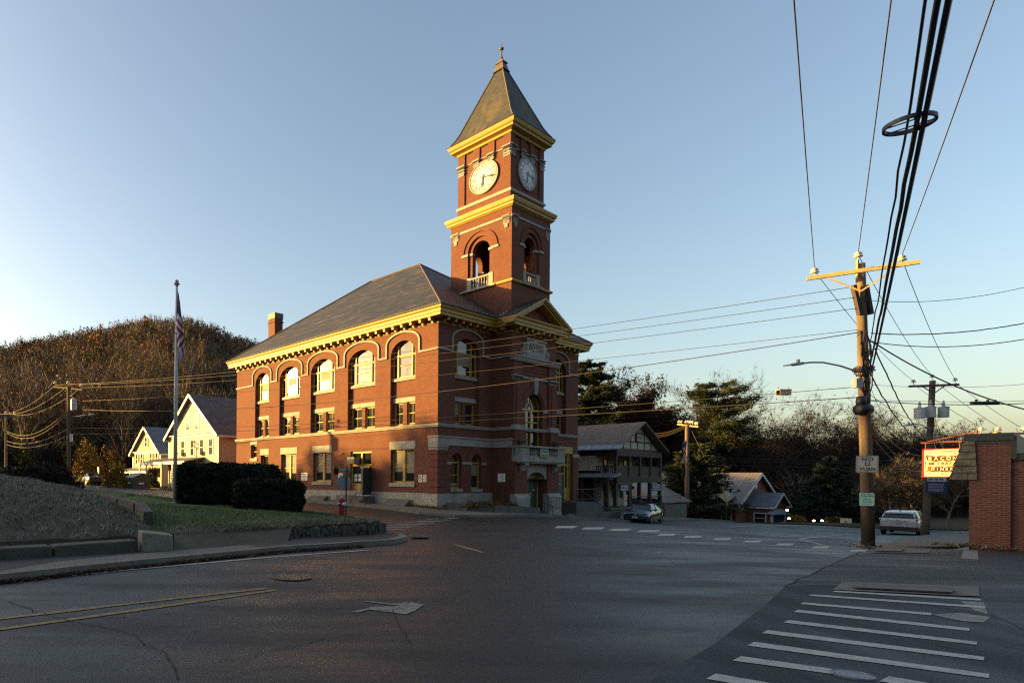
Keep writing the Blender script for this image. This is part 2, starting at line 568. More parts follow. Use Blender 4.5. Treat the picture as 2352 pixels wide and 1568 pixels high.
def text(name, body, mat, size, mp_mat, parent, depth=0.004, align='CENTER', sx=1.0, bold=0.0, space=1.0):
    """lettering as mesh; mp_mat maps local text plane (x right, y up) into the parent's frame"""
    cu = bpy.data.curves.new('lettering', 'FONT')
    cu.body = body
    cu.size = size
    cu.align_x = align
    cu.align_y = 'CENTER'
    cu.extrude = depth
    cu.offset = bold
    cu.space_character = space
    cu.resolution_u = 3
    ob = bpy.data.objects.new('tmp', cu)
    COL.objects.link(ob)
    dg = bpy.context.evaluated_depsgraph_get()
    me = bpy.data.meshes.new_from_object(ob.evaluated_get(dg))
    bpy.data.objects.remove(ob)
    me.transform(mp_mat @ Matrix.Diagonal((sx, 1, 1, 1)))
    me.materials.clear()
    me.materials.append(mat)
    o = bpy.data.objects.new(name, me)
    COL.objects.link(o)
    o.parent = parent
    return o

def plane_mat(origin, xdir, ydir):
    x, y = Vector(xdir).normalized(), Vector(ydir).normalized()
    z = x.cross(y)
    m = Matrix(((x.x, y.x, z.x, origin[0]), (x.y, y.y, z.y, origin[1]), (x.z, y.z, z.z, origin[2]), (0, 0, 0, 1)))
    return m

def arch(a0, a1, z0, zs, rise, n=14):
    c, w = (a0 + a1) / 2, (a1 - a0) / 2
    pts = [(a0, z0), (a1, z0)]
    for i in range(n + 1):
        th = math.pi * i / n
        pts.append((c + w * math.cos(th), zs + rise * math.sin(th)))
    return pts

def rect(a0, a1, z0, z1):
    return [(a0, z0), (a1, z0), (a1, z1), (a0, z1)]

# ------------------------------------------------------------------ ground heights
GP = [(0, 0, 0), (8, 0, .04), (-6, 3, .02), (-4, 10, 0), (.5, 15, -.02), (3, 17, -.06), (4.4, 21.8, -.09), (12, 10, -.08), (24.3, 19.5, -.46),
      (4.6, 25, -.1), (-1.5, 34, .05), (-7, 42.5, .25), (-17, 56.5, .6), (11.5, 36.3, -.66), (12.0, 39.0, -.42), (22.6, 41, -.95), (4.2, 51, -.24),
      (-1.7, 59, -.05), (-10, 74, .35), (-16, 84, .5), (27.6, 48, -1.4), (29.8, 46, -1.53), (43, 40.2, -1.76), (22.8, 22.4, -.70), (42.4, 38, -1.62),
      (40, 56, -1.85), (50, 62, -2.6), (57, 60, -2.4), (62.8, 75, -3.6), (30, 10, -.4), (60, 20, -1.2), (80, 40, -2.2), (0, 28, -.16), (16, 30, -.45),
      (-30, 8, .3), (-60, 5, .5), (-60, 40, 1.2), (-40, 75, 1.3), (-60, 110, 3), (0, 120, 1.5), (60, 120, -3.5), (130, 120, -4), (130, 30, -2),
      (-30, -30, .6), (40, -30, .3), (130, -60, 0), (-130, -60, 2), (-130, 60, 3), (-130, 160, 6), (0, 220, 4), (150, 220, -2), (36, 62, -1.9), (-30, 100, 1.6),
      (-300, 0, 3), (-300, 350, 8), (300, 350, 0), (300, -100, -2), (0, -200, 1), (0, 500, 4)]

def tps_fit(P, lam=0.02):
    P = np.array(P, float)
    n = len(P)
    d2 = ((P[:, None, :2] - P[None, :, :2]) ** 2).sum(-1)
    K = 0.5 * d2 * np.log(d2 + 1e-9) + np.eye(n) * lam
    A = np.zeros((n + 3, n + 3))
    A[:n, :n] = K
    A[:n, n] = 1
    A[:n, n + 1:] = P[:, :2]
    A[n:, :n] = A[:n, n:].T
    w = np.linalg.solve(A, np.concatenate([P[:, 2], [0, 0, 0]]))
    def f(x, y):
        x, y = np.asarray(x, float), np.asarray(y, float)
        d2 = (x[..., None] - P[:, 0]) ** 2 + (y[..., None] - P[:, 1]) ** 2
        return (0.5 * d2 * np.log(d2 + 1e-9)) @ w[:n] + w[n] + w[n + 1] * x + w[n + 2] * y
    return f

G = tps_fit(GP)

def g(x, y):
    return float(G(x, y))

def gp(u, v, hf=None, zoff=0.0):
    """where the sight line through a photo pixel meets the ground"""
    hf = hf or g
    r, q = ray(u, v)
    lo = 2.0
    Y = lo
    while Y < 140:
        if CZ + q * Y < hf(r * Y, Y) + zoff:
            break
        lo = Y
        Y += 0.5
    hi = Y
    for _ in range(24):
        mid = (lo + hi) / 2
        if CZ + q * mid < hf(r * mid, mid) + zoff:
            hi = mid
        else:
            lo = mid
    return Vector((r * hi, hi, hf(r * hi, hi) + zoff))

def drape(poly, hf, res, skirt=0.0, mb=None, mi=None):
    """polygon (x, y) laid over a height field, with a vertical edge of depth skirt"""
    mb = mb or MB()
    pts = []
    n = len(poly)
    for i in range(n):
        a, b = Vector(poly[i][:2]), Vector(poly[(i + 1) % n][:2])
        k = max(1, int((b - a).length / res))
        for j in range(k):
            pts.append(a.lerp(b, j / k))
    nb = len(pts)
    xs, ys = [p.x for p in pts], [p.y for p in pts]
    bx = np.array([(p.x, p.y) for p in pts])
    gx = np.arange(min(xs) + res / 2, max(xs), res)
    gy = np.arange(min(ys) + res / 2, max(ys), res)
    def inside(x, y):
        c = False
        j = nb - 1
        for i in range(nb):
            if (bx[i][1] > y) != (bx[j][1] > y) and x < (bx[j][0] - bx[i][0]) * (y - bx[i][1]) / (bx[j][1] - bx[i][1]) + bx[i][0]:
                c = not c
            j = i
        return c
    for x in gx:
        for y in gy:
            if inside(x, y) and np.min((bx[:, 0] - x) ** 2 + (bx[:, 1] - y) ** 2) > (res * 0.4) ** 2:
                pts.append(Vector((x, y)))
    vs, es, fs, ov, oe, of = delaunay_2d_cdt(pts, [(i, (i + 1) % nb) for i in range(nb)], [list(range(nb))], 1, 1e-5)
    Z = [hf(p[0], p[1]) for p in vs]
    fs2 = []
    for f in fs:
        a, b, c = (vs[f[0]], vs[f[1]], vs[f[2]])
        fs2.append(tuple(f) if (b - a).cross(c - a) > 0 else tuple(reversed(f)))
    mb.add([(p[0], p[1], z) for p, z in zip(vs, Z)], fs2, mi)
    if skirt:
        bp = [(p.x, p.y, hf(p.x, p.y)) for p in pts[:nb]]
        mb.add(bp + [(x, y, z - skirt) for x, y, z in bp], [(i, (i + 1) % nb, nb + (i + 1) % nb, nb + i) for i in range(nb)], mi)
    return mb

def grid(x0, x1, y0, y1, res, hf):
    nx, ny = int((x1 - x0) / res) + 1, int((y1 - y0) / res) + 1
    X, Yv = np.meshgrid(np.linspace(x0, x1, nx), np.linspace(y0, y1, ny))
    Z = hf(X, Yv)
    mb = MB()
    mb.add(np.stack([X, Yv, Z], -1).reshape(-1, 3).tolist(),
           [(j * nx + i, j * nx + i + 1, (j + 1) * nx + i + 1, (j + 1) * nx + i) for j in range(ny - 1) for i in range(nx - 1)])
    return mb

# asphalt
def asphalt(name, base, warm, blot, rough=0.55, streak=(1, 1, 1), frost=0.25):
    m, t, p = nt(name)
    f = noise_fac(t, 0.22, detail=6, rough=0.65, lo=0.35, hi=0.65)
    c = mixc(t, f, base, warm)
    f2 = noise_fac(t, 0.5, detail=7, rough=0.7, stretch=streak, lo=0.52, hi=0.72)
    c = mixc(t, mixv(t, f2, 0.7), c, [x * 0.5 for x in base])
    f3 = noise_fac(t, 0.35, detail=9, rough=0.75, stretch=streak, lo=0.57, hi=0.72)
    c = mixc(t, mixv(t, f3, frost), c, blot)
    sp = noise_fac(t, 38, detail=4, rough=0.8, lo=0.3, hi=0.7)
    c = mixc(t, 0.6, c, mixc(t, sp, [x * 0.25 for x in base], [min(1, x * 2.1) for x in base]))
    s2 = noise_fac(t, 70, detail=1, lo=0.66, hi=0.72)
    c = mixc(t, mixv(t, s2, 0.6), c, (0.16, 0.15, 0.14))
    t.links.new(c, p.inputs['Base Color'])
    mr = N(t, 'ShaderNodeMapRange')
    mr.inputs[3].default_value = rough - 0.12
    mr.inputs[4].default_value = rough + 0.2
    t.links.new(noise_fac(t, 0.6, detail=6, stretch=streak), mr.inputs[0])
    t.links.new(mr.outputs[0], p.inputs['Roughness'])
    p.inputs['Specular IOR Level'].default_value = 0.28
    sp2 = noise_fac(t, 40, detail=3, lo=0.2, hi=0.8)
    bump(t, p, sp2, 0.5, 0.012)
    return m

MT['asphalt'] = asphalt('worn asphalt', (0.023, 0.0215, 0.0205), (0.033, 0.027, 0.022), (0.066, 0.068, 0.074), 0.46, (0.5, 1.6, 1))
MT['asphalt_new'] = asphalt('newer asphalt', (0.014, 0.016, 0.020), (0.019, 0.021, 0.024), (0.035, 0.039, 0.046), 0.62, (1.2, 0.4, 1), 0.2)
MT['asphalt_lot'] = asphalt('lot asphalt', (0.027, 0.025, 0.024), (0.037, 0.033, 0.029), (0.056, 0.052, 0.049), 0.6, (0.3, 2.0, 1), 0.3)
MT['asphalt_walk'] = asphalt('sidewalk asphalt', (0.036, 0.033, 0.030), (0.045, 0.040, 0.034), (0.075, 0.068, 0.06), 0.7, (1, 1, 1), 0.3)
def paint(name, col, wear=0.45):
    m, t, p = nt(name)
    f = noise_fac(t, 9, detail=8, rough=0.8, lo=0.46, hi=0.62)
    c = mixc(t, mixv(t, f, wear), col, (0.022, 0.021, 0.020))
    f2 = noise_fac(t, 60, detail=2)
    c = mixc(t, mixv(t, f2, 0.25), c, [x * 0.55 for x in col])
    t.links.new(c, p.inputs['Base Color'])
    p.inputs['Roughness'].default_value = 0.7
    return m
MT['paint_w'] = paint('white road paint', (0.36, 0.36, 0.335))
MT['paint_old'] = paint('worn white road paint', (0.22, 0.205, 0.18), 0.9)
MT['paint_y'] = paint('yellow road paint', (0.26, 0.165, 0.045), 0.8)
MT['crack'] = M('road crack', (0.010, 0.009, 0.008), 0.9, var=0.3)

def grass_mat(name, a, b, c3):
    m, t, p = nt(name)
    f = noise_fac(t, 0.5, detail=6, lo=0.35, hi=0.65)
    c = mixc(t, f, a, b)
    f2 = noise_fac(t, 14, detail=5, rough=0.8, lo=0.3, hi=0.75)
    c = mixc(t, mixv(t, f2, 0.6), c, c3)
    t.links.new(c, p.inputs['Base Color'])
    p.inputs['Roughness'].default_value = 0.95
    p.inputs['Specular IOR Level'].default_value = 0.1
    bump(t, p, f2, 0.8, 0.05)
    return m
MT['lawn'] = grass_mat('frosty lawn', (0.045, 0.076, 0.020), (0.080, 0.110, 0.036), (0.115, 0.14, 0.075))
MT['bankg'] = grass_mat('straw bank', (0.090, 0.077, 0.060), (0.15, 0.13, 0.105), (0.045, 0.042, 0.026))
MT['soil'] = grass_mat('forest floor', (0.035, 0.028, 0.018), (0.055, 0.042, 0.026), (0.02, 0.017, 0.012))
MT['verge'] = grass_mat('verge grass', (0.045, 0.042, 0.02), (0.07, 0.06, 0.03), (0.10, 0.085, 0.05))

# ------------------------------------------------------------------ ground, road, walks
structure('ground', grid(-900, 900, -300, 1500, 25, lambda x, y: G(x, y) - 0.5 - 0.02 * np.clip(np.hypot(x, y) - 200, 0, 200)), MT['soil'])
structure('road', grid(-40, 100, -12, 90, 1.0, lambda x, y: G(x, y)), MT['asphalt'], smooth=True)

def gz(off):
    return lambda x, y: g(x, y) + off

def W2(p):
    return (p.x, p.y)
def H2(lx, ly):
    return W2(hl(lx, ly))

def px_poly(pts):
    return [W2(gp(*p)) for p in pts]

# newer dark asphalt apron where the side road joins, and the diner lot
structure('road_apron', drape(px_poly([(1500, 1560), (1640, 1480), (1755, 1392), (1800, 1350), (1850, 1345), (1925, 1345), (2250, 1362), (2275, 1410), (2352, 1450), (2600, 1500), (2500, 1640), (2000, 1900), (1500, 1800)]), gz(0.006), 0.8), MT['asphalt_new'], smooth=True)
structure('diner_lot', drape(px_poly([(1800, 1349), (1960, 1274), (2010, 1268), (2225, 1262), (2352, 1268), (2700, 1290), (2900, 1420), (2610, 1498), (2355, 1448), (2278, 1409), (2252, 1361), (1925, 1344), (1852, 1344)]), gz(0.005), 0.9), MT['asphalt_lot'], smooth=True)

def strip(name, mb_pts, width, off, mat, wear=0.0):
    """painted line or crack following ground points"""
    mb = MB()
    pts = [Vector((p[0], p[1])) for p in mb_pts]
    fine = []
    for a, b in zip(pts, pts[1:]):
        k = max(1, int((b - a).length / 0.6))
        fine += [a.lerp(b, j / k) for j in range(k)]
    fine.append(pts[-1])
    L, Rr = [], []
    for i, p in enumerate(fine):
        d = (fine[min(i + 1, len(fine) - 1)] - fine[max(0, i - 1)]).normalized()
        nrm = Vector((-d.y, d.x)) * width / 2 * (1 + random.uniform(-wear, wear))
        L.append(p + nrm)
        Rr.append(p - nrm)
    n = len(fine)
    mb.add([(p.x, p.y, g(p.x, p.y) + off) for p in L + Rr], [(n + i, n + i + 1, i + 1, i) for i in range(n - 1)])
    return structure(name, mb, mat)

def quadmark(name, px, off, mat):
    return structure(name, drape(px_poly(px), gz(off), 0.7), mat)

# crosswalk in the foreground (bars measured in the photograph)
def c2(x, y):
    k = 975 / 2352
    return ((2100 + x * k) * 2352 / 3075, (1700 + y * k) * 2352 / 3075)
bars = [((965, 181), (2040, 245), 13), ((793, 209), (2070, 300), 14), ((733, 268), (1680, 350), 16), ((685, 324), (1955, 462), 20), ((612, 400), (2010, 562), 22),
        ((457, 475), (2062, 674), 26), ((352, 563), (2097, 800), 31), ((248, 670), (1058, 780), 36), ((55, 800), (760, 915), 42), ((1312, 818), (2160, 960), 40)]
for (x0, y0), (x1, y1), th in bars:
    h = th / 2
    pts = [c2(x0 - h * .4, y0 + h), c2(x1, y1 + h), c2(x1 + 3, y1 - h), c2(x0 + th * 1.5, y0 - h + 4)]
    quadmark('crosswalk_bar', pts, 0.012, MT['paint_w'])
quadmark('crosswalk_bar', [c2(1680, 352), c2(1900, 400), c2(2060, 410), c2(2110, 370), c2(1900, 342)], 0.012, MT['paint_old'])
quadmark('crosswalk_bar', [c2(1890, 255), c2(1990, 320), c2(2090, 350), c2(2060, 262)], 0.010, MT['paint_old'])
# far dashed line, edge lines, yellow lines
K3 = 1125 / 2352
def c3(x, y):
    return ((1950 + x * K3) * 2352 / 3075, (1550 + y * K3) * 2352 / 3075)
for cx_, cy_ in [(108, 115), (272, 128), (458, 142), (648, 157), (852, 175), (1078, 194), (1315, 214)]:
    quadmark('lane_dash', [c3(cx_ - 62, cy_ + 7), c3(cx_ + 42, cy_ + 7), c3(cx_ + 62, cy_ - 6), c3(cx_ - 40, cy_ - 6)], 0.008, MT['paint_w'])
for u in (1300, 1362, 1424, 1490):
    vv = 1204.5 + (u - 1200) * 0.05
    quadmark('lane_dash', [(u - 28, vv + 3), (u + 18, vv + 3), (u + 28, vv - 2), (u - 18, vv - 2)], 0.008, MT['paint_w'])
strip('parking_line', [W2(gp(*c3(945, 142))), W2(gp(*c3(1350, 106)))], 0.13, 0.009, MT['paint_w'])
strip('parking_line', [W2(gp(*c3(945, 142))), W2(gp(*c3(1275, 200)))], 0.13, 0.009, MT['paint_w'])
strip('parking_line', [W2(gp(*c3(2017, 212))), W2(gp(*c3(2010, 268)))], 0.30, 0.010, MT['paint_old'])
strip('edge_line', [W2(gp(-120, 1353)), W2(gp(0, 1337)), W2(gp(300, 1308)), W2(gp(600, 1281)), W2(gp(848, 1263))], 0.12, 0.008, MT['paint_w'], 0.15)
strip('centre_line', [W2(gp(-120, 1437)), W2(gp(0, 1421)), W2(gp(300, 1386)), W2(gp(610, 1351))], 0.11, 0.008, MT['paint_y'], 0.2)
strip('centre_line', [W2(gp(-120, 1462)), W2(gp(0, 1445)), W2(gp(300, 1403)), W2(gp(632, 1355))], 0.11, 0.008, MT['paint_y'], 0.2)
strip('centre_line', [W2(gp(1045, 1250)), W2(gp(1110, 1269))], 0.14, 0.007, MT['paint_y'], 0.3)
strip('centre_line', [W2(gp(*c3(215, 102))), W2(gp(*c3(430, 92))), W2(gp(*c3(640, 80)))], 0.16, 0.007, MT['paint_y'], 0.3)
# turn arrow, worn
quadmark('turn_arrow', [(806, 1405), (860, 1393), (905, 1393), (932, 1384), (975, 1388), (955, 1402), (932, 1411), (900, 1407), (850, 1400), (822, 1407)], 0.008, MT['paint_old'])
strip('turn_arrow', [W2(gp(838, 1381)), W2(gp(905, 1388)), W2(gp(950, 1384))], 0.10, 0.008, MT['paint_old'], 0.4)
# crossing of the side street
for i in range(8):
    tt = i / 7
    a = Vector((852 + 145 * tt, 1213 - 24 * tt))
    ln = 82 - 28 * tt
    u0 = a.x - 12 * (1 - tt)
    quadmark('crosswalk_bar', [(u0, a.y + 1.6 - tt), (u0 + ln, a.y + 3.2 - 1.5 * tt), (u0 + ln + 6, a.y + 1.2 - .6 * tt), (u0 + 10, a.y - .6)], 0.009, MT['paint_old'])
# cracks
def crack(pts, w=0.02):
    out, w = [], w * .55
    for a, b in zip(pts, pts[1:]):
        for j in range(9):
            f = j / 9
            out.append((a[0] + (b[0] - a[0]) * f + random.uniform(-3.5, 3.5), a[1] + (b[1] - a[1]) * f + random.uniform(-1.8, 1.8)))
    out.append(pts[-1])
    strip('road_crack', [W2(gp(*p)) for p in out], w, 0.011, MT['crack'], 0.5)
crack([(20, 1382), (110, 1412), (170, 1428), (240, 1440), (310, 1456), (330, 1478), (380, 1498), (400, 1530), (410, 1560)], 0.022)
crack([(0, 1467), (90, 1462), (190, 1461), (240, 1450)], 0.012)
crack([(500, 1517), (560, 1512), (640, 1490), (700, 1478), (790, 1458), (840, 1457)], 0.018)
crack([(955, 1375), (930, 1390), (905, 1403), (912, 1425), (930, 1455), (945, 1482)], 0.016)
crack([(985, 1383), (1040, 1370), (1090, 1352)], 0.012)
crack([(1670, 1400), (1560, 1385), (1440, 1372), (1360, 1360)], 0.012)
crack([(1800, 1347), (1870, 1315), (1930, 1288), (1975, 1268)], 0.05)
crack([(640, 1300), (720, 1290), (840, 1290)], 0.012)
crack([(520, 1560), (600, 1535), (700, 1530)], 0.012)

# ------------------------------------------------------------------ walks, kerbs, lawn, bank
def kerb(pts, width, top, mat, depth=0.3, seg=1.6, name='kerb'):
    mb = MB()
    P = [Vector((p[0], p[1])) for p in pts]
    fine = []
    for a, b in zip(P, P[1:]):
        k = max(1, int((b - a).length / 0.8))
        fine += [a.lerp(b, j / k) for j in range(k)]
    fine.append(P[-1])
    rows_ = []
    for i, p in enumerate(fine):
        d = (fine[min(i + 1, len(fine) - 1)] - fine[max(0, i - 1)]).normalized()
        nr = Vector((-d.y, d.x))
        j = random.uniform(-.012, .012)
        rows_.append((p + nr * (width / 2 + j), p - nr * (width / 2 - j)))
    n = len(rows_)
    vs = []
    for a, b in rows_:
        za, zb = g(a.x, a.y) + top + random.uniform(-.008, .008), g(b.x, b.y) + top + random.uniform(-.008, .008)
        vs += [(a.x, a.y, za - depth), (a.x, a.y, za), (b.x, b.y, zb), (b.x, b.y, zb - depth)]
    fs = []
    for i in range(n - 1):
        for c in range(3):
            fs.append((i * 4 + c, i * 4 + c + 1, i * 4 + 4 + c + 1, i * 4 + 4 + c))
    mb.add(vs, fs)
    return structure(name, mb, mat)

outer = [H2(-2.7, 30), H2(-2.7, 16), H2(-2.7, 8), H2(-2.7, 2.0), H2(-2.5, -.6), H2(-1.6, -2.6), H2(.2, -3.8), H2(3, -4.2), H2(12, -4.3), H2(26, -4.5), H2(44, -5.0)]
structure('sidewalk', drape(outer + [H2(44, 1.0), H2(20, 1.0), H2(1, 1.0), H2(1, 30)], gz(0.15), 1.0, 0.3), MT['concrete'], smooth=True)
kerb(outer, 0.17, 0.165, MT['kerb'])

def gq(u, v, z=0.12):
    return W2(gp(u, v, zoff=z))
lk = [gq(-320, 1352), gq(-150, 1334), gq(0, 1318), gq(200, 1297), gq(400, 1278), gq(640, 1255), gq(820, 1244), gq(900, 1238), gq(928, 1232), gq(918, 1226)]
structure('sidewalk', drape(lk + [gq(848, 1221), gq(820, 1226), gq(600, 1240), gq(400, 1262), gq(320, 1262), gq(0, 1276), gq(-320, 1300)], gz(0.12), 0.7, 0.3), MT['asphalt_walk'], smooth=True)
kerb(lk, 0.2, 0.135, MT['kerb'])
structure('sidewalk', drape([gq(-60, 1322), gq(200, 1296), gq(330, 1283), gq(420, 1274), gq(600, 1257), gq(560, 1252), gq(420, 1263), gq(300, 1272), gq(130, 1290)], gz(0.127), 0.7), MT['concrete'], smooth=True)
# dead leaves and dirt in the gutter
LP = [(3.5, 18.6, .40), (2, 17.6, .38), (.24, 16.5, .36), (-1.9, 14.7, .36), (-2.7, 16, .46), (3.7, 25.5, .15), (4.5, 24.3, .06), (4.3, 21, .26), (-3.5, 27, .56), (-7.5, 42.5, .42),
      (-17, 56, .68), (-8, 28, .62), (0, 22, .50), (1, 31, .14), (-2, 34, .22), (-26, 54, 1.0), (-26, 30, 1.2), (-14, 32, .85)]
Lh = tps_fit(LP)
def lz(x, y):
    return float(Lh(x, y))
lawn_poly = [(3.55, 18.45), (4.35, 20.8), (4.75, 23.6), (4.3, 25.6), (1.0, 30.4), (-2.1, 34.8), (-7.6, 42.6), (-17.6, 56.8), (-30, 58), (-30, 30), (-13, 28), (-7.6, 24), (-4.4, 18), (-2.7, 14.9), (-1.9, 14.5), (.24, 16.3), (2, 17.5)]
structure('lawn', drape(lawn_poly, lz, 0.6, 0.7), MT['lawn'], smooth=True)
BP = [(-2.6, 14.3, .34), (-2.9, 16.2, .52), (-4.2, 19, .74), (-5.4, 22.3, .86), (-8.1, 26.6, 1.22), (-10, 24, 1.72), (-14, 31, 1.6), (-16, 22, 2.15), (-4.2, 13.5, .36), (-5.5, 13.0, .38), (-5.5, 17, 1.08), (-9, 18, 1.62), (-9, 11, .42),
      (-20, 15, 1.9), (-30, 30, 2.3), (-30, 9, 1.0), (-3.6, 15.2, .66)]
Bh = tps_fit(BP)
_rn = np.random.RandomState(3)
def bz(x, y):
    return float(Bh(x, y)) + 0.025 * math.sin(x * 3.1 + y * 1.7) + 0.02 * math.sin(x * 7.3 - y * 5.1)
bank_poly = [(-2.45, 14.25), (-2.75, 16.2), (-4.0, 19), (-5.2, 22.3), (-8.0, 26.8), (-13, 31.5), (-30, 32), (-30, 8), (-9, 10.9), (-5.4, 12.85)]
structure('grass_bank', drape(bank_poly, bz, 0.5, 0.6), MT['bankg'], smooth=True)

sl_o = [gq(398, 1267), gq(470, 1262), gq(540, 1254), gq(600, 1247), gq(660, 1243)]
mb = MB()
top_ = [(-1.9, 14.75), (-1.0, 15.7), (-.2, 16.5), (.5, 17.0), (1.2, 17.4)]
vs = []
for k in range(5):
    for j in range(4):
        f = j / 3
        x, y = sl_o[k][0] * (1 - f) + top_[k][0] * f, sl_o[k][1] * (1 - f) + top_[k][1] * f
        z0_, z1_ = g(*sl_o[k]) + .08, lz(*top_[k]) + .03
        vs.append((x, y, z0_ + (z1_ - z0_) * f ** .75 + random.uniform(-.04, .04)))
mb.add(vs, [(k * 4 + j, k * 4 + 4 + j, k * 4 + 5 + j, k * 4 + 1 + j) for k in range(4) for j in range(3)])
structure('lawn_slope', mb, MT['bankg'], smooth=True)

def blades(name, poly, hf, n, h, w, mats, lean=0.5, near=None):
    rs = np.random.RandomState(len(name) * 7 + n % 97)
    P = np.array(poly)
    x0, y0 = P.min(0)
    x1, y1 = P.max(0)
    X, Yv = [], []
    while len(X) < n:
        x, y = rs.uniform(x0, x1, 4000), rs.uniform(y0, y1, 4000)
        c = np.zeros(4000, bool)
        j = len(P) - 1
        for i in range(len(P)):
            cond = ((P[i, 1] > y) != (P[j, 1] > y)) & (x < (P[j, 0] - P[i, 0]) * (y - P[i, 1]) / (P[j, 1] - P[i, 1] + 1e-9) + P[i, 0])
            c ^= cond
            j = i
        X += list(x[c])
        Yv += list(y[c])
    X, Yv = np.array(X[:n]), np.array(Yv[:n])
    Z = np.array([hf(a, b) for a, b in zip(X, Yv)])
    ang = rs.uniform(0, 2 * math.pi, n)
    hh = h * rs.uniform(0.4, 1.3, n)
    la = rs.uniform(0, 2 * math.pi, n)
    ll = hh * lean * rs.uniform(0.2, 1.6, n)
    dx, dy = np.cos(ang) * w, np.sin(ang) * w
    A = np.stack([X - dx, Yv - dy, Z - .01], 1)
    B = np.stack([X + dx, Yv + dy, Z - .01], 1)
    C = np.stack([X + np.cos(la) * ll, Yv + np.sin(la) * ll, Z + hh], 1)
    V = np.stack([A, B, C], 1).reshape(-1, 3)
    return tri_mesh(name, V, mats, rs)

def tri_mesh(name, V, mats, rs, nv=3):
    """V: (k*nv, 3) separate triangles or quads"""
    k = len(V) // nv
    me = bpy.data.meshes.new(name)
    me.vertices.add(len(V))
    me.vertices.foreach_set('co', np.asarray(V, np.float32).ravel())
    me.loops.add(len(V))
    me.loops.foreach_set('vertex_index', np.arange(len(V), dtype=np.int32))
    me.polygons.add(k)
    me.polygons.foreach_set('loop_start', np.arange(0, len(V), nv, dtype=np.int32))
    me.polygons.foreach_set('loop_total', np.full(k, nv, dtype=np.int32))
    if not isinstance(mats, (list, tuple)):
        mats = [mats]
    for m in mats:
        me.materials.append(m)
    if len(mats) > 1:
        me.polygons.foreach_set('material_index', rs.randint(0, len(mats), k).astype(np.int32))
    me.update()
    me.validate()
    o = bpy.data.objects.new(name, me)
    COL.objects.link(o)
    return o

o = blades('grass', [p for p in lawn_poly if p[0] > -9] + [(-9, 44), (-6, 26)], lz, 34000, 0.07, 0.012, [MT['grass'], MT['grass'], MT['grass'], MT['thatch']])
tag(o, 'short frosty grass on the lawn around the flagpole', 'grass', kind='stuff')
o = blades('dry_grass', [(-2.5, 14.3), (-2.8, 16.2), (-5.2, 22.3), (-8, 26.8), (-13, 30), (-16, 22), (-14, 12), (-9, 11), (-5.4, 12.9)], bz, 30000, 0.10, 0.016, [MT['thatch'], MT['thatch'], MT['thatch'], MT['grass']], 1.2)
tag(o, 'matted frosted dead grass covering the bank at left', 'grass', kind='stuff')
o = blades('dry_grass', [(-1.9, 14.4), (.24, 16.2), (2, 17.4), (3.6, 18.4), (4.4, 20.8), (4.0, 21.2), (3.2, 19.2), (1.6, 18.4), (-.4, 17.2), (-2.4, 15.4)], lz, 9000, 0.10, 0.012, [MT['thatch'], MT['thatch'], MT['grass']], 1.3)
tag(o, 'straw fringe of dead grass along the lawn edge', 'grass', kind='stuff')
o = blades('dead_leaves', [lk[1], lk[2], lk[3], lk[4], lk[5], lk[6], (lk[6][0] + .1, lk[6][1] - .28), (lk[5][0] + .1, lk[5][1] - .28), (lk[4][0] + .1, lk[4][1] - .3), (lk[3][0] + .1, lk[3][1] - .3), (lk[2][0] + .1, lk[2][1] - .3), (lk[1][0] + .1, lk[1][1] - .3)], gz(0.01), 5000, 0.05, 0.03, [MT['leaf_oak'], MT['leaf_red'], MT['bark_dark']], 1.5)
tag(o, 'brown dead leaves lying in the gutter below the left kerb', 'dead leaves', kind='stuff')

# dry stone wall at the lawn corner
mb = MB()
rw = random.Random(11)
path = [Vector((.5, 16.45)), Vector((2, 17.35)), Vector((3.5, 18.3)), Vector((4.15, 19.6)), Vector((4.5, 21.2))]
def irr(mb, c, sx, sy, sz, rot, r, mi=None):
    vs = []
    for dz in (-1, 1):
        for dy in (-1, 1):
            for dx in (-1, 1):
                p = Vector((dx * sx * r.uniform(.75, 1.1), dy * sy * r.uniform(.75, 1.1), dz * sz * r.uniform(.75, 1.15)))
                p = Matrix.Rotation(rot, 3, 'Z') @ p
                vs.append(Vector(c) + p)
    mb.add(vs, [(0, 2, 3, 1), (4, 5, 7, 6), (0, 1, 5, 4), (1, 3, 7, 5), (3, 2, 6, 7), (2, 0, 4, 6)], mi)
for a, b in zip(path, path[1:]):
    L = (b - a).length
    k = int(L / 0.15)
    rot = math.atan2(b.y - a.y, b.x - a.x)
    for j in range(k):
        p = a.lerp(b, (j + .5) / k)
        zb = g(p.x, p.y) + .08
        zt = lz(p.x, p.y) - rw.uniform(.02, .12)
        levels = 1 if rw.random() < .5 else 2
        for q in range(levels):
            hgt = max(.1, (zt - zb) / levels)
            irr(mb, (p.x + rw.uniform(-.05, .05), p.y + rw.uniform(-.05, .05), zb + hgt * (q + .5)), .08, .13, hgt * .5, rot + rw.uniform(-.25, .25), rw)
solo('stone_wall', mb, MT['stone_block'], 'low dry stone wall of upright slabs edging the lawn corner', 'stone wall', (2.2, 17.5, 0.1))

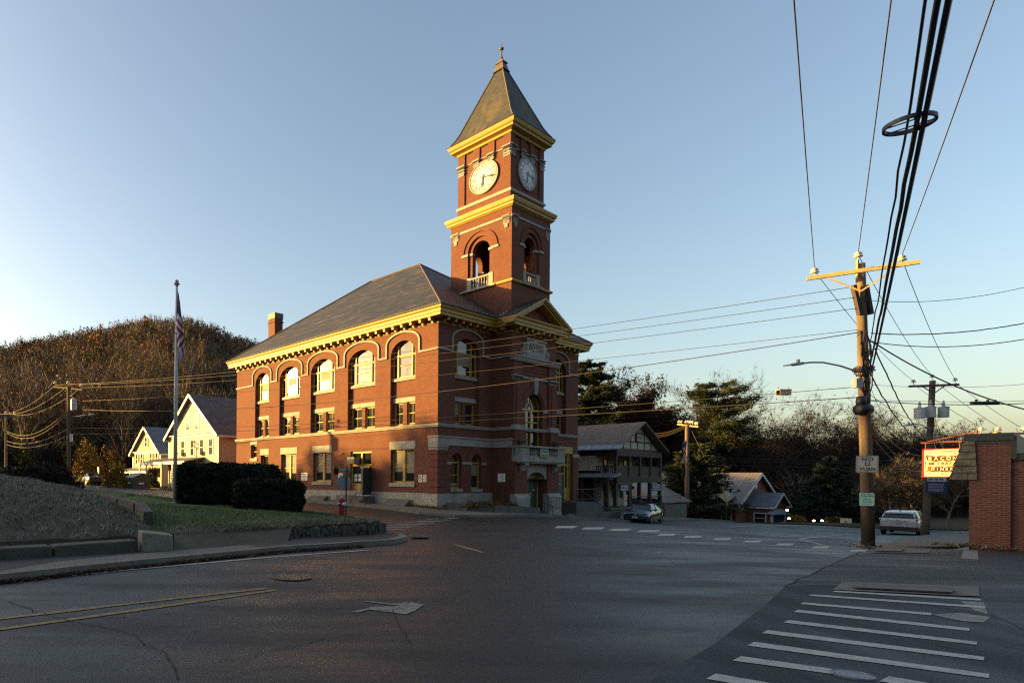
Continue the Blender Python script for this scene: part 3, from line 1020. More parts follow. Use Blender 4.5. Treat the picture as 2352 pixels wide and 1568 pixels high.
t = thing('retaining_wall', 'long low wall of dark granite blocks below the frosted bank', 'retaining wall', (-4.6, 12.9, .05))
def block(parent, p, q, h0, h1, th, mat, name='granite_block'):
    mb = MB()
    p, q = Vector((*p, 0)), Vector((*q, 0))
    d = (q - p).normalized()
    nr = Vector((-d.y, d.x, 0)) * th
    vs = []
    for z in range(2):
        for b in (p, q):
            zz = g(b.x, b.y) + .06 if z == 0 else g(b.x, b.y) + (h0 if b is p else h1)
            vs += [b + Vector((0, 0, zz)), b + nr + Vector((0, 0, zz))]
    mb.add(vs, [(0, 2, 6, 4), (1, 5, 7, 3), (4, 6, 7, 5), (0, 4, 5, 1), (2, 3, 7, 6)])
    o = mb.build(name, mat, parent, world=True)
    bv = o.modifiers.new('bevel', 'BEVEL')
    bv.width = .03
    bv.segments = 2
    return o
a0, a1, a2, a3 = gq(-330, 1305, .12), gq(0, 1282, .12), gq(123, 1277, .12), gq(318, 1265, .12)
block(t, a0, ((a2[0] + a0[0] * 0 - .02), a2[1] - .01), .35, .33, .45, MT['stone_block'])
block(t, (a2[0] + .02, a2[1] + .01), a3, .33, .36, .45, MT['stone_block'])
t = thing('granite_block', 'pale square granite post block ending the dark retaining wall', 'stone block', (-2.3, 14.1, .1))
b0, b1 = gq(326, 1266, .12), gq(398, 1264, .12)
block(t, b0, b1, .54, .46, .7, MT['stone_mid'], 'block')
t = thing('stone_edging', 'dark sloping stone edging of old steps beside the bank', 'stone edging', (-4, 19, .7))
mb = MB()
for p, q, r_ in (((-2.75, 15.9, .62), (-3.3, 17.6, .82), .2), ((-3.4, 17.8, .80), (-4.3, 19.8, .88), .16), ((-4.4, 20.0, .86), (-5.6, 22.6, .95), .14)):
    mb.bar(p, q, .25, r_ * 2)
mb.build('edging_stone', MT['stone_block'], t, world=True)

# clipped hedges
def hedge(c, sx, sy, h, label, rot=0.0, seed=1):
    rs = np.random.RandomState(seed)
    n = 9000
    # rounded box surface points
    u = rs.normal(size=(n, 3))
    u /= np.abs(u).max(1)[:, None]
    u = u / (np.abs(u) ** 7).sum(1)[:, None] ** (1 / 7)
    keep = u[:, 2] > -0.98
    u = u[keep]
    n = len(u)
    lump = 1 + 0.035 * np.sin(u[:, 0] * 7 + seed) * np.cos(u[:, 1] * 6) + 0.03 * np.sin(u[:, 2] * 9 + u[:, 0] * 4)
    taper = 1 - 0.10 * (u[:, 2] < -0.3) * (-u[:, 2] - .3)
    P = u * np.array([sx / 2, sy / 2, h / 2]) * (lump * taper)[:, None] + np.array([0, 0, h / 2])
    P *= 1 + rs.uniform(-.035, .02, n)[:, None] * np.array([1, 1, 0.6])
    s = 0.045
    D1 = rs.normal(size=(n, 3)) * s
    D2 = rs.normal(size=(n, 3)) * s
    V = np.stack([P - D1, P + D2, P + D1, P - D2], 1).reshape(-1, 3)
    t = thing('hedge', label, 'hedge', c, rot, 'clipped hedges on the lawn')
    o = tri_mesh('foliage', V, MT['hedge'], rs, 4)
    o.parent = t
    mb = MB()
    uu = 24
    vs, fs = [], []
    for j in range(13):
        for i in range(uu):
            th, ph = 2 * math.pi * i / uu, math.pi * j / 12
            w = Vector((math.cos(th) * math.sin(ph), math.sin(th) * math.sin(ph), math.cos(ph)))
            m = max(abs(w.x), abs(w.y), abs(w.z))
            w /= m
            w /= (abs(w.x) ** 7 + abs(w.y) ** 7 + abs(w.z) ** 7) ** (1 / 7)
            vs.append((w.x * sx * .47, w.y * sy * .47, h / 2 + w.z * h * .47))
    for j in range(12):
        for i in range(uu):
            fs.append((j * uu + i, j * uu + (i + 1) % uu, (j + 1) * uu + (i + 1) % uu, (j + 1) * uu + i))
    mb.add(vs, fs)
    mb.build('hedge_core', MT['hedge'], t, smooth=True)
    return t
hedge((0.62, 24.4, .32), 2.75, 1.9, 1.30, 'low clipped dark hedge nearest the fire hydrant', 0.05, 1)
hedge((-.75, 27.6, .38), 4.0, 2.2, 1.92, 'tall wide dark hedge behind the low one', 0.0, 2)
hedge((-2.75, 27.4, .5), 1.1, 2.6, 1.78, 'narrow hedge section at the flagpole end of the clump', 0.0, 3)

# ------------------------------------------------------------------ town hall
W_, L_ = 18.3, 24.0
PX0, PX1, PY = 6.1, 12.0, -1.48
hall = thing('town_hall', 'large red brick town hall with ochre cornice and square clock tower', 'town hall', (HALL.x, HALL.y, 0), TH)

def LF(a, z, t):
    return (t, a, z)
def FFb(b):
    return lambda a, z, t: (a, b + t, z)
FF = FFb(0.0)
FP = FFb(PY)
def LP_(b):
    return lambda a, z, t: (b + t, a, z)
def RFb(b):                      # faces +x
    return lambda a, z, t: (b - t, a, z)
def BFb(b):                      # faces +y
    return lambda a, z, t: (a, b - t, z)

def ribbon(mb, pts, w, mp, t0, t1, mi=None):
    P = [Vector(p) for p in pts]
    Lo, Ro = [], []
    for i, p in enumerate(P):
        d0 = (P[i] - P[i - 1]).normalized() if i else (P[1] - P[0]).normalized()
        d1 = (P[i + 1] - P[i]).normalized() if i < len(P) - 1 else d0
        m = (Vector((-d0.y, d0.x)) + Vector((-d1.y, d1.x)))
        m.normalize()
        c = max(.4, m.dot(Vector((-d0.y, d0.x))))
        Lo.append(p + m * (w / 2 / c))
        Ro.append(p - m * (w / 2 / c))
    mb_pts = Lo + Ro[::-1]
    n = len(P)
    vs = [mp(p.x, p.y, t0) for p in Lo] + [mp(p.x, p.y, t0) for p in Ro] + [mp(p.x, p.y, t1) for p in Lo] + [mp(p.x, p.y, t1) for p in Ro]
    fs = []
    for i in range(n - 1):
        fs += [(i, i + 1, n + i + 1, n + i), (i, 2 * n + i, 2 * n + i + 1, i + 1), (n + i, n + i + 1, 3 * n + i + 1, 3 * n + i)]
    fs += [(0, n, 3 * n, 2 * n), (n - 1, 3 * n - 1, 4 * n - 1, 2 * n - 1)]
    mb.add(vs, fs, mi)

def sash(mb, mp, a0, a1, z0, z1, t, w=.05, rail=None, muntin=False):
    mb.boxm(mp, a0, a0 + w, z0, z1, t, t + .05)
    mb.boxm(mp, a1 - w, a1, z0, z1, t, t + .05)
    mb.boxm(mp, a0 + w, a1 - w, z0, z0 + w, t, t + .05)
    mb.boxm(mp, a0 + w, a1 - w, z1 - w, z1, t, t + .05)
    if rail:
        mb.boxm(mp, a0 + w, a1 - w, rail - w * .6, rail + w * .6, t - .012, t + .05)
    if muntin:
        c = (a0 + a1) / 2
        mb.boxm(mp, c - .012, c + .012, z0 + w, z1 - w, t + .01, t + .04)

def window(parent, mp, a0, a1, z0, z1, t, style='single', frame='yellow', zs=None, rise=0, rail=None, blind=None, sill=None, lintel=None, name='window', transom=None, gl='glass', muntin=False, tilt=0.0):
    mb = MB()
    e = .07
    if rise:
        lo = arch(a0, a1, z0, zs, rise)
        li = arch(a0 + e, a1 - e, z0 + e, zs, rise - e)
    else:
        lo, li = rect(a0, a1, z0, z1), rect(a0 + e, a1 - e, z0 + e, z1 - e)
    mb.ring(lo, li, mp, t, t + .12)
    A0, A1 = a0 + e, a1 - e
    w = A1 - A0
    top = (zs + rise * .9 - e) if rise else z1 - e
    if style == 'triple':
        s = w * .2
        def az(a):
            c, hw = (a0 + a1) / 2, (a1 - a0) / 2 - e
            q = max(0, 1 - ((a - c) / hw) ** 2)
            return zs + (rise - e) * math.sqrt(q)
        for a in (A0 + s, A1 - s):
            mb.boxm(mp, a - .055, a + .055, z0 + e, az(a) + .01, t - .015, t + .11)
        tr = transom or zs
        mb.boxm(mp, A0, A1, tr - .045, tr + .045, t - .008, t + .10)
        sash(mb, mp, A0 + s + .07, A1 - s - .07, z0 + e, tr - .055, t + .03, .05, rail)
        sash(mb, mp, A0, A0 + s - .07, z0 + e, tr - .055, t + .03, .035)
        sash(mb, mp, A1 - s + .07, A1, z0 + e, tr - .055, t + .03, .035)
    elif style == 'double':
        c = (A0 + A1) / 2
        mb.boxm(mp, c - .10, c + .10, z0 + e, z1 - e, t - .02, t + .11)
        sash(mb, mp, A0, c - .10, z0 + e, z1 - e, t + .03, .05, rail)
        sash(mb, mp, c + .10, A1, z0 + e, z1 - e, t + .03, .05, rail)
    else:
        sash(mb, mp, A0, A1, z0 + e, zs if rise else z1 - e, t + .03, .045, rail, muntin)
        if rise and transom:
            mb.boxm(mp, A0, A1, transom - .05, transom + .05, t - .008, t + .10)
    o = mb.build(name, MT[frame], parent)
    pm = MB()
    pm.panel(li, [], mp, t + .075)
    pm.build('pane', MT[gl], o)
    if blind:
        bm = MB()
        for (b0, b1, y0, y1) in blind:
            bm.panel(rect(b0, b1, y0, y1), [], mp, t + .066)
        bm.build('blind', MT['blind'], o)
    if sill:
        sm = MB()
        sm.boxm(mp, a0 - sill[2], a1 + sill[2], sill[0], sill[1], sill[3], t + .1)
        sm.build('sill', MT['stone'], o)
    if lintel:
        sm = MB()
        sm.boxm(mp, lintel[0], lintel[1], lintel[2], lintel[3], lintel[4], lintel[4] + .2)
        sm.build('lintel', MT['stone'], o)
    return o

RC = .28                         # depth of the arched window bays
SP, RS = 10.35, 1.06             # springing and rise of the bay arches
bays = [(18.68, 20.87), (14.33, 17.13), (9.97, 12.87), (5.61, 8.46), (1.89, 4.13)]
doorL = (5.92, 8.12)
wall = MB()
gl_holes = [rect(18.75, 19.9, 1.42, 3.78), rect(14.69, 16.82, 1.42, 3.78), rect(10.31, 12.46, 1.4, 3.78), rect(doorL[0], doorL[1], .45, 3.78), rect(1.93, 4.05, 1.42, 3.78), rect(20.57, 21.5, 3.51, 4.8)]
wall.wall(rect(0, L_, .72, 5.22), gl_holes, LF, 0, .34)
wall.wall(rect(0, L_, 5.22, 12.4), [arch(a, b, 5.41, SP, RS) for a, b in bays], LF, 0, RC)
# pairs of second floor windows set in the bay backs
pairs = []
for a, b in bays:
    w = (b - a)
    p = .10 * w + .12
    c = (a + b) / 2
    if w < 2.3:
        wv = .80
    else:
        wv = 1.02
    pairs.append(((a + .10, c - .17), (c + .17, b - .10)))
for (a, b), (w1, w2) in zip(bays, pairs):
    wall.wall(rect(a, b, 5.3, 8.66), [rect(w1[0], w1[1], 5.5, 7.1), rect(w2[0], w2[1], 5.5, 7.1)], LF, RC, .22)
# front, left wing and right wing
fb = [(1.80, 4.55)]
wall.wall(rect(0, PX0, .72, 5.22), [arch(1.40, 2.59, 1.07, 2.85, .6), arch(3.69, 4.86, 1.05, 2.85, .58)], FF, 0, .3)
wall.wall(rect(0, PX0, 5.22, 12.4), [arch(1.80, 4.55, 5.41, SP, RS)], FF, 0, RC)
wall.wall(rect(1.80, 4.55, 5.3, 8.66), [rect(1.9, 2.95, 5.5, 7.05), rect(3.35, 4.43, 5.5, 7.05)], FF, RC, .2)
wall.wall(rect(PX1, W_, -1.4, 5.22), [rect(14.5, 17.35, -.02, 3.86)], FF, 0, .35)
wall.wall(rect(PX1, W_, 5.22, 12.4), [arch(13.75, 16.35, 5.41, SP, RS)], FF, 0, RC)
wall.wall(rect(13.75, 16.35, 5.3, 8.66), [rect(13.85, 14.85, 5.5, 7.05), rect(15.25, 16.25, 5.5, 7.05)], FF, RC, .2)
# pavilion
wall.wall(rect(PX0, PX1, 2.9, 12.4), [arch(7.9, 10.2, 4.1, 6.8, 1.15)], FP, 0, .42)
wall.wall(rect(PX0, PX1, -1.4, 2.9), [rect(7.7, 10.4, -.56, 2.9)], FP, 0, .4)
wall.panel(rect(PY, 0, -1.4, 12.4), [], LP_(PX0), 0)
wall.panel(rect(PY, 0, -1.4, 12.4), [], RFb(PX1), 0)
wall.panel(rect(0, L_, -1.4, 12.4), [], RFb(W_), 0)
wall.panel(rect(0, W_, -.6, 12.4), [], BFb(L_), 0)
wall.build('brick_wall', MT['brick'], hall)
# dark inside so that deep openings do not show sky
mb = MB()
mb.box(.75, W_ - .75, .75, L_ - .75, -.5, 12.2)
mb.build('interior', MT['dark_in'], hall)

# stone base
mb = MB()
mb.panel(rect(-.07, L_, -1.2, .72), [], LF, -.07)
mb.quad((-.07, -.07, .72), (-.07, L_, .72), (.05, L_, .78), (.05, -.07, .78))
mb.panel(rect(-.07, PX0, -1.4, .72), [], FF, -.07)
mb.quad((-.07, -.07, .72), (PX0, -.07, .72), (PX0, .05, .78), (-.07, .05, .78))
for y0, y1 in ((10.4, 12.6), (2.0, 4.15)):           # projecting blocks under windows
    mb.box(-.16, -.05, y0, y1, -.5, .30)
mb.build('stone_base', MT['stone'], hall)

# windows of the long side
for i, (a, b) in enumerate(bays):
    window(hall, LF, a, b, 8.82, 0, RC, 'triple', zs=SP, rise=RS, transom=10.42, rail=9.72, sill=(8.62, 8.83, .03, RC - .12), blind=None if i > 2 else [(a + (b - a) * .3, b - (b - a) * .3, 9.78, 10.33)])
    for j, (w0, w1) in enumerate(pairs[i]):
        window(hall, LF, w0, w1, 5.5, 7.1, RC + .10, 'single', rail=6.32, muntin=True, sill=(5.38, 5.52, .02, RC - .05) if i == 0 else None,
               lintel=(a + .02, b - .02, 7.1, 7.43, RC - .04) if j == 0 else None)
def gfw(a0, a1, lz0, lz1, bl=True, style='double', la=.1, i=0):
    c = (a0 + a1) / 2
    bl_ = [(a0 + .15, c - .15, 2.12, 3.62), (c + .15, a1 - .15, 2.2, 3.62)] if bl else None
    return window(hall, LF, a0, a1, 1.42, 3.78, .22, style, rail=2.55, blind=bl_, sill=(1.16, 1.43, .1, -.08), lintel=(a0 - la, a1 + la, 3.78, 4.35, -.025))
window(hall, LF, 18.75, 19.9, 1.42, 3.78, .22, 'single', rail=2.55, sill=(1.16, 1.43, .08, -.08), lintel=(18.65, 20.0, 3.78, 4.35, -.025))
gfw(14.69, 16.82, 0, 0)
gfw(10.31, 12.46, 0, 0)
gfw(1.93, 4.05, 0, 0)
window(hall, LF, 20.57, 21.5, 3.51, 4.8, .2, 'single', rail=4.15, sill=(3.25, 3.52, .12, -.06), lintel=(20.45, 21.62, 4.8, 5.12, -.03))
# front windows
window(hall, FF, 1.8, 4.55, 8.82, 0, RC, 'triple', zs=SP, rise=RS, transom=10.42, rail=9.6, sill=(8.62, 8.83, .03, RC - .12), blind=[(2.5, 3.85, 9.62, 10.35)])
window(hall, FF, 1.9, 2.95, 5.5, 7.05, RC + .1, 'single', rail=6.2, lintel=(1.82, 4.53, 7.05, 7.37, RC - .04), blind=[(2.05, 2.8, 6.25, 6.95)])
window(hall, FF, 3.35, 4.43, 5.5, 7.05, RC + .1, 'single', rail=6.2)
window(hall, FF, 13.75, 16.35, 8.82, 0, RC, 'triple', zs=SP, rise=RS, transom=10.42, rail=9.6, sill=(8.62, 8.83, .03, RC - .12))
window(hall, FF, 13.85, 14.85, 5.5, 7.05, RC + .1, 'single', rail=6.2, lintel=(13.77, 16.33, 7.05, 7.37, RC - .04), blind=[(14.0, 14.7, 6.25, 6.95)])
window(hall, FF, 15.25, 16.25, 5.5, 7.05, RC + .1, 'single', rail=6.2)
window(hall, FF, 1.40, 2.59, 1.07, 0, .2, 'single', zs=2.85, rise=.6, rail=2.0, transom=2.86, sill=(.85, 1.08, .06, -.08), blind=[(1.52, 2.45, 1.25, 1.45)])
window(hall, FF, 3.69, 4.86, 1.05, 0, .2, 'single', zs=2.85, rise=.58, rail=2.0, transom=2.86, sill=(.83, 1.06, .06, -.08), blind=[(3.82, 4.7, 2.05, 2.75)])
# tall arched window over the balcony
o = window(hall, FP, 7.9, 10.2, 4.1, 0, .3, 'double_none', zs=6.8, rise=1.15, transom=6.78)
mb = MB()
mb.boxm(FP, 9.0, 9.1, 4.2, 6.74, .27, .4)
mb.boxm(FP, 8.0, 10.1, 5.85, 5.95, .28, .4)
mb.boxm(FP, 8.0, 10.1, 6.72, 6.84, .27, .4)
for a in range(1, 8):                                 # leaded fan
    th = math.pi * a / 8
    ribbon(mb, [(9.05 + .25 * math.cos(th), 6.84 + .25 * math.sin(th)), (9.05 + 1.04 * math.cos(th), 6.8 + 1.04 * math.sin(th))], .02, FP, .34, .38)
for rr in (.25, .65):
    ribbon(mb, [(9.05 + rr * math.cos(math.pi * k / 12), 6.84 + rr * math.sin(math.pi * k / 12)) for k in range(13)], .02, FP, .34, .38)
mb.build('muntins', MT['yellow'], o)

# string course, label moulding, band of stone
def cornice(plan, prof, closed=True):
    """profile (offset, z) swept round a plan; plan is clockwise seen from above so that outward is to the left"""
    n = len(plan)
    P = [Vector(p) for p in plan]
    mit = []
    for i in range(n):
        d0 = (P[i] - P[i - 1]).normalized()
        d1 = (P[(i + 1) % n] - P[i]).normalized()
        if not closed and i == 0:
            d0 = d1
        if not closed and i == n - 1:
            d1 = d0
        n0, n1 = Vector((-d0.y, d0.x)), Vector((-d1.y, d1.x))
        m = n0 + n1
        m.normalize()
        mit.append(m / max(.3, m.dot(n0)))
    vs, fs = [], []
    for i in range(n):
        for off, z in prof:
            q = P[i] + mit[i] * off
            vs.append((q.x, q.y, z))
    k = len(prof)
    for i in range(n if closed else n - 1):
        j = (i + 1) % n
        for c in range(k - 1):
            fs.append((i * k + c, i * k + c + 1, j * k + c + 1, j * k + c))
    mb = MB()
    mb.add(vs, fs)
    if not closed:
        mb.add([vs[c] for c in range(k)], [tuple(range(k))])
        mb.add([vs[(n - 1) * k + c] for c in range(k)], [tuple(range(k - 1, -1, -1))])
    return mb

plan = [(0, 0), (0, L_), (W_, L_), (W_, 0), (PX1, 0), (PX1, PY), (PX0, PY), (PX0, 0)]
# orient so that the outward normal is on the left of travel
def orient(pl):
    A = sum(pl[i][0] * pl[(i + 1) % len(pl)][1] - pl[(i + 1) % len(pl)][0] * pl[i][1] for i in range(len(pl)))
    return pl if A < 0 else pl[::-1]
plan = orient(plan)
cornice(plan, [(0, 5.20), (.09, 5.20), (.09, 5.27), (.13, 5.31), (.13, 5.41), (0, 5.43)]).build('string_course', MT['stone'], hall)
cornice([(0, 1.2), (0, 0), (PX0, 0), (PX0, PY), (6.3, PY)][::-1], [(0, 3.96), (.10, 3.98), (.10, 4.46), (.17, 4.50), (.17, 4.58), (0, 4.62)], False)
mb = cornice([(PX0 + .15, PY), (PX0, PY), (PX0, 0), (0, 0), (0, .70)], [(0, 3.97), (.09, 3.98), (.09, 4.46), (.16, 4.50), (.16, 4.58), (0, 4.62)], False)
mb.build('stone_band', MT['stone'], hall)
mb = cornice([(.96, 0), (0, 0), (0, .66)], [(0, 3.66), (.08, 3.66), (.10, 3.78), (.15, 3.86), (.15, 3.96), (0, 3.965)], False)
mb.build('pier_capital', MT['stone'], hall)
# corner pier with rusticated joints
for mat_, y0 in ((MT['brick_rub'], 0),):
    mb = MB()
    z = .73
    while z < 3.6:
        h = min(.44, 3.64 - z)
        mb.box(-.055, .94, -.055, .66, z + .03, z + h)
        z += h
    mb.build('corner_pier', mat_, hall)
    mb = MB()
    mb.box(17.5, W_ + .05, -.055, .5, -1.0, 3.55)
    mb.build('corner_pier', mat_, hall)
    mb = MB()
    mb.box(17.4, W_ + .1, -.1, .5, 3.55, 3.86)
    mb.build('pier_capital', MT['stone'], hall)

def label_path(spans, end0, end1, z0=10.39, foot=.36):
    pts = [(end0, z0)]
    for a, b in spans:
        c, hw = (a + b) / 2, (b - a) / 2 + foot
        pts += [(c - hw, z0), (c - hw, 11.2)]
        rr = 12.0 - 11.2
        for k in range(1, 14):
            th = math.pi * (1 - k / 14)
            pts.append((c + hw * math.cos(th), 11.2 + rr * math.sin(th) ** .9))
        pts += [(c + hw, 11.2), (c + hw, z0)]
    pts.append((end1, z0))
    return pts
mb = MB()
ribbon(mb, label_path(sorted(bays), -.09, L_ + .05), .13, LF, -.09, .02)
ribbon(mb, label_path([(1.80, 4.55)], -.09, PX0, ), .13, FF, -.09, .02)
ribbon(mb, [(PY, 10.39), (-.09, 10.39)], .13, LP_(PX0), -.09, .02)
ribbon(mb, label_path([(13.75, 16.35)], PX1, W_ + .05), .13, FF, -.09, .02)
mb.build('label_moulding', MT['stone'], hall)
# brick hoods over the ground floor arches with stone imposts
for a, b in ((1.40, 2.59), (3.69, 4.86)):
    c, hw = (a + b) / 2, (b - a) / 2
    mb = MB()
    ribbon(mb, [(c + (hw + .28) * math.cos(math.pi * k / 16), 2.86 + (hw + .3) * math.sin(math.pi * k / 16)) for k in range(17)], .50, FF, -.05, .02)
    mb.build('brick_arch', MT['brick_rub'], hall)
for a, b in ((.95, 1.40), (2.59, 3.69), (4.86, 5.35)):
    mb = MB()
    mb.boxm(FF, a, b, 2.72, 2.90, -.08, .05)
    mb.build('impost', MT['stone'], hall)

# main cornice and modillions
cornice(plan, [(0, 12.06), (.05, 12.07), (.05, 12.17), (.0, 12.18), (.0, 12.36), (.14, 12.40), (.60, 12.42), (.60, 12.60), (.66, 12.63), (.66, 12.80), (.76, 12.90), (.78, 13.00), (.62, 13.06), (0, 13.1)]).build('cornice', MT['yellow'], hall)
mod = MB()
mod.box(-.09, .09, -.50, .02, -.10, .075)
mod.box(-.12, .12, -.56, .02, .075, .11)
mod.box(-.07, .07, -.22, .02, -.2, -.10)
m0 = mod.build('modillion', MT['yellow'], hall)
spots = [(0, .35 + i * .795, 1) for i in range(30)]
spots += [(.45 + i * .79, 0, 0) for i in range(7)] + [(PX1 + .75 + i * .79, 0, 0) for i in range(7)]
spots += [(PX0 + .35 + i * .745, PY, 0) for i in range(8)] + [(PX0, PY + .45 + i * .6, 1) for i in range(2)]
for i, (x, y, side) in enumerate(spots):
    o = m0 if i == 0 else m0.copy()
    if i:
        COL.objects.link(o)
        o.parent = hall
    o.location = (x, y, 12.30)
    o.rotation_euler = (0, 0, -math.pi / 2 if side else 0)

# roof
ev, rz0, sl = .80, 13.03, .74
ym = W_ / 2
rA, rB = (ym, ym, rz0 + (ym + ev) * sl), (ym, L_ - ym, rz0 + (ym + ev) * sl)
c0, c1, c2_, c3_ = (-ev, -ev, rz0), (W_ + ev, -ev, rz0), (W_ + ev, L_ + ev, rz0), (-ev, L_ + ev, rz0)
mb = MB()
mb.quad(c0, rA, rB, c3_)
mb.quad(c0, c1, rA)
mb.quad(c1, c2_, rB, rA)
mb.quad(c2_, c3_, rB)
PA = 14.82
pe0, pe1, pf = PX0 - ev, PX1 + ev, PY - ev
px = (PX0 + PX1) / 2
pb = 1.9
mb.quad((pe0, pf, rz0 + .02), (px, pf, PA), (px, pb, PA), (pe0, -.2, rz0 + .02))
mb.quad((pe1, pf, rz0 + .02), (pe1, -.2, rz0 + .02), (px, pb, PA), (px, pf, PA))
mb.build('roof', MT['slate'], hall)
mb = MB()
for a, b in ((c0, rA), (c1, rA), (c2_, rB), (c3_, rB), (rA, rB)):
    mb.tube([Vector(a) + Vector((0, 0, .04)), Vector(b) + Vector((0, 0, .04))], .06, 6)
mb.build('ridge_cap', MT['copper'], hall)
# gutter edge along the eaves
mb = MB()
mb.tube([(-ev - .03, L_ + ev, rz0 + .04), (-ev - .03, -ev - .03, rz0 + .04), (pe0, -ev - .03, rz0 + .04)], .05, 6)
mb.build('gutter', MT['stone_dark'], hall)
# row of snow guards on the little roof
for i in range(9):
    mb = MB()
    f = i / 9
    x = pe0 + .3 + (px - pe0 - .5) * f
    z = rz0 + (x - pe0) * (PA - rz0) / (px - pe0)
    y = -.95
    mb.box(x - .05, x + .05, y - .02, y + .02, z, z + .16)
    mb.bar((x - .18, y, z + .02), (x + .25, y, z + .22), .03, .04)
    mb.build('snow_guard', MT['metal_grey'], hall)
# pediment
mb = MB()
tf = pf + .10
sx = (px - pe0)
rise = PA - rz0
for sgn in (-1, 1):
    e0 = Vector((px + sgn * (sx + .02), 0, rz0 - .05))
    ap = Vector((px, 0, PA - .04))
    for w, dz, y0, y1 in ((.17, 0.0, pf - .02, PY + .3), (.14, -.15, pf + .06, PY + .2), (.16, -.29, pf + .16, PY + .1)):
        vs = []
        for y in (y0, y1):
            for p in (e0, ap):
                vs += [(p.x, y, p.z + dz), (p.x, y, p.z + dz - w)]
        mb.add(vs, [(0, 2, 3, 1), (4, 5, 7, 6), (0, 1, 5, 4), (2, 6, 7, 3), (0, 4, 6, 2), (1, 3, 7, 5)])
mb.build('pediment_cornice', MT['yellow'], hall)
mb = MB()
mb.quad((pe0 + .6, PY - .06, rz0), (pe1 - .6, PY - .06, rz0), (px, PY - .06, PA - .35))
mb.build('tympanum', MT['brick'], hall)
# chimney
mb = MB()
mb.box(3.25, 4.25, 22.2, 23.25, 13.0, 17.7)
mb.box(3.19, 4.31, 22.14, 23.31, 17.15, 17.3)
o = mb.build('chimney', MT['brick'], hall)
mb = MB()
mb.box(3.21, 4.29, 22.16, 23.29, 17.55, 18.1)
mb.build('chimney_cap', MT['copper'], o)

# ---------------------------------------------------------------- tower
tx0, tx1, ty0, ty1 = 6.62, 11.72, -1.10, 4.0
tcx, tcy = (tx0 + tx1) / 2, (ty0 + ty1) / 2
tower = hall
faces = [(LP_(tx0), ty0, ty1), (FFb(ty0), tx0, tx1), (RFb(tx1), ty0, ty1), (BFb(ty1), tx0, tx1)]
mb = MB()
OW, ZB, ZS = .72, 15.98, 18.76
for mp, a0, a1 in faces:
    c = (a0 + a1) / 2
    hole = arch(c - OW, c + OW, ZB, ZS, OW)
    big = arch(c - OW - .32, c + OW + .32, ZB, ZS, OW + .32)
    mb.wall(rect(a0, a1, 12.6, 20.62), [big], mp, 0, .13)
    mb.ring(big, hole, mp, .13, .55)
    mb.panel(rect(a0 + .55, a1 - .55, ZB, 20.6), [hole], mp, .55)
mb.box(tx0 + .2, tx1 - .2, ty0 + .2, ty1 - .2, 15.6, ZB - .01)
mb.box(tx0 + .2, tx1 - .2, ty0 + .2, ty1 - .2, 20.5, 20.62)
mb.build('tower_shaft', MT['brick'], tower)
# upper shaft
ins = .34
ux0, ux1, uy0, uy1 = tx0 + ins, tx1 - ins, ty0 + ins, ty1 - ins
ufaces = [(LP_(ux0), uy0, uy1), (FFb(uy0), ux0, ux1), (RFb(ux1), uy0, uy1), (BFb(uy1), ux0, ux1)]
mb = MB()
mb.box(ux0 + .09, ux1 - .09, uy0 + .09, uy1 - .09, 21.6, 26.95)
for x in (ux0, ux1 - .58):
    for y in (uy0, uy1 - .58):
        mb.box(x, x + .58, y, y + .58, 21.6, 26.9)
for mp, a0, a1 in ufaces:
    for f in (.36, .64):
        c = a0 + (a1 - a0) * f
        mb.boxm(mp, c - .28, c + .28, 25.75, 26.9, -.0, .12)
    mb.boxm(mp, a0 + .58, a1 - .58, 21.6, 22.5, .0, .12)
mb.build('clock_stage', MT['brick'], tower)
tpl = orient([(tx0, ty0), (tx1, ty0), (tx1, ty1), (tx0, ty1)])
upl = orient([(ux0, uy0), (ux1, uy0), (ux1, uy1), (ux0, uy1)])
cornice(tpl, [(0, 15.78), (.12, 15.80), (.16, 15.88), (.16, 15.96), (0, 16.0)]).build('tower_band', MT['yellow'], tower)
cornice(tpl, [(0, 20.42), (.05, 20.44), (.05, 20.6), (0, 20.62)]).build('tower_string', MT['stone'], tower)
cornice(tpl, [(0, 20.62), (.0, 21.1), (.10, 21.15), (.16, 21.22), (.22, 21.24), (.22, 21.38), (.30, 21.45), (.36, 21.62), (.36, 21.72), (-.34, 21.9)]).build('tower_cornice', MT['yellow'], tower)
mb = cornice(tpl, [(.001, 20.60), (.001, 21.12)])
mb.build('tower_frieze', MT['brick'], tower)
cornice(upl, [(0, 22.42), (.08, 22.45), (.10, 22.52), (.10, 22.62), (0, 22.72)]).build('tower_string', MT['stone'], tower)
cornice(upl, [(0, 26.62), (.08, 26.66), (.08, 26.8), (.22, 26.86), (.40, 26.92), (.40, 27.06), (.50, 27.14), (.58, 27.32), (.58, 27.40), (0, 27.42)]).build('spire_cornice', MT['yellow'], tower)
cornice(upl, [(-.09, 25.72), (-.05, 25.72), (-.05, 25.80), (-.09, 25.80)]).build('tower_string', MT['stone'], tower)

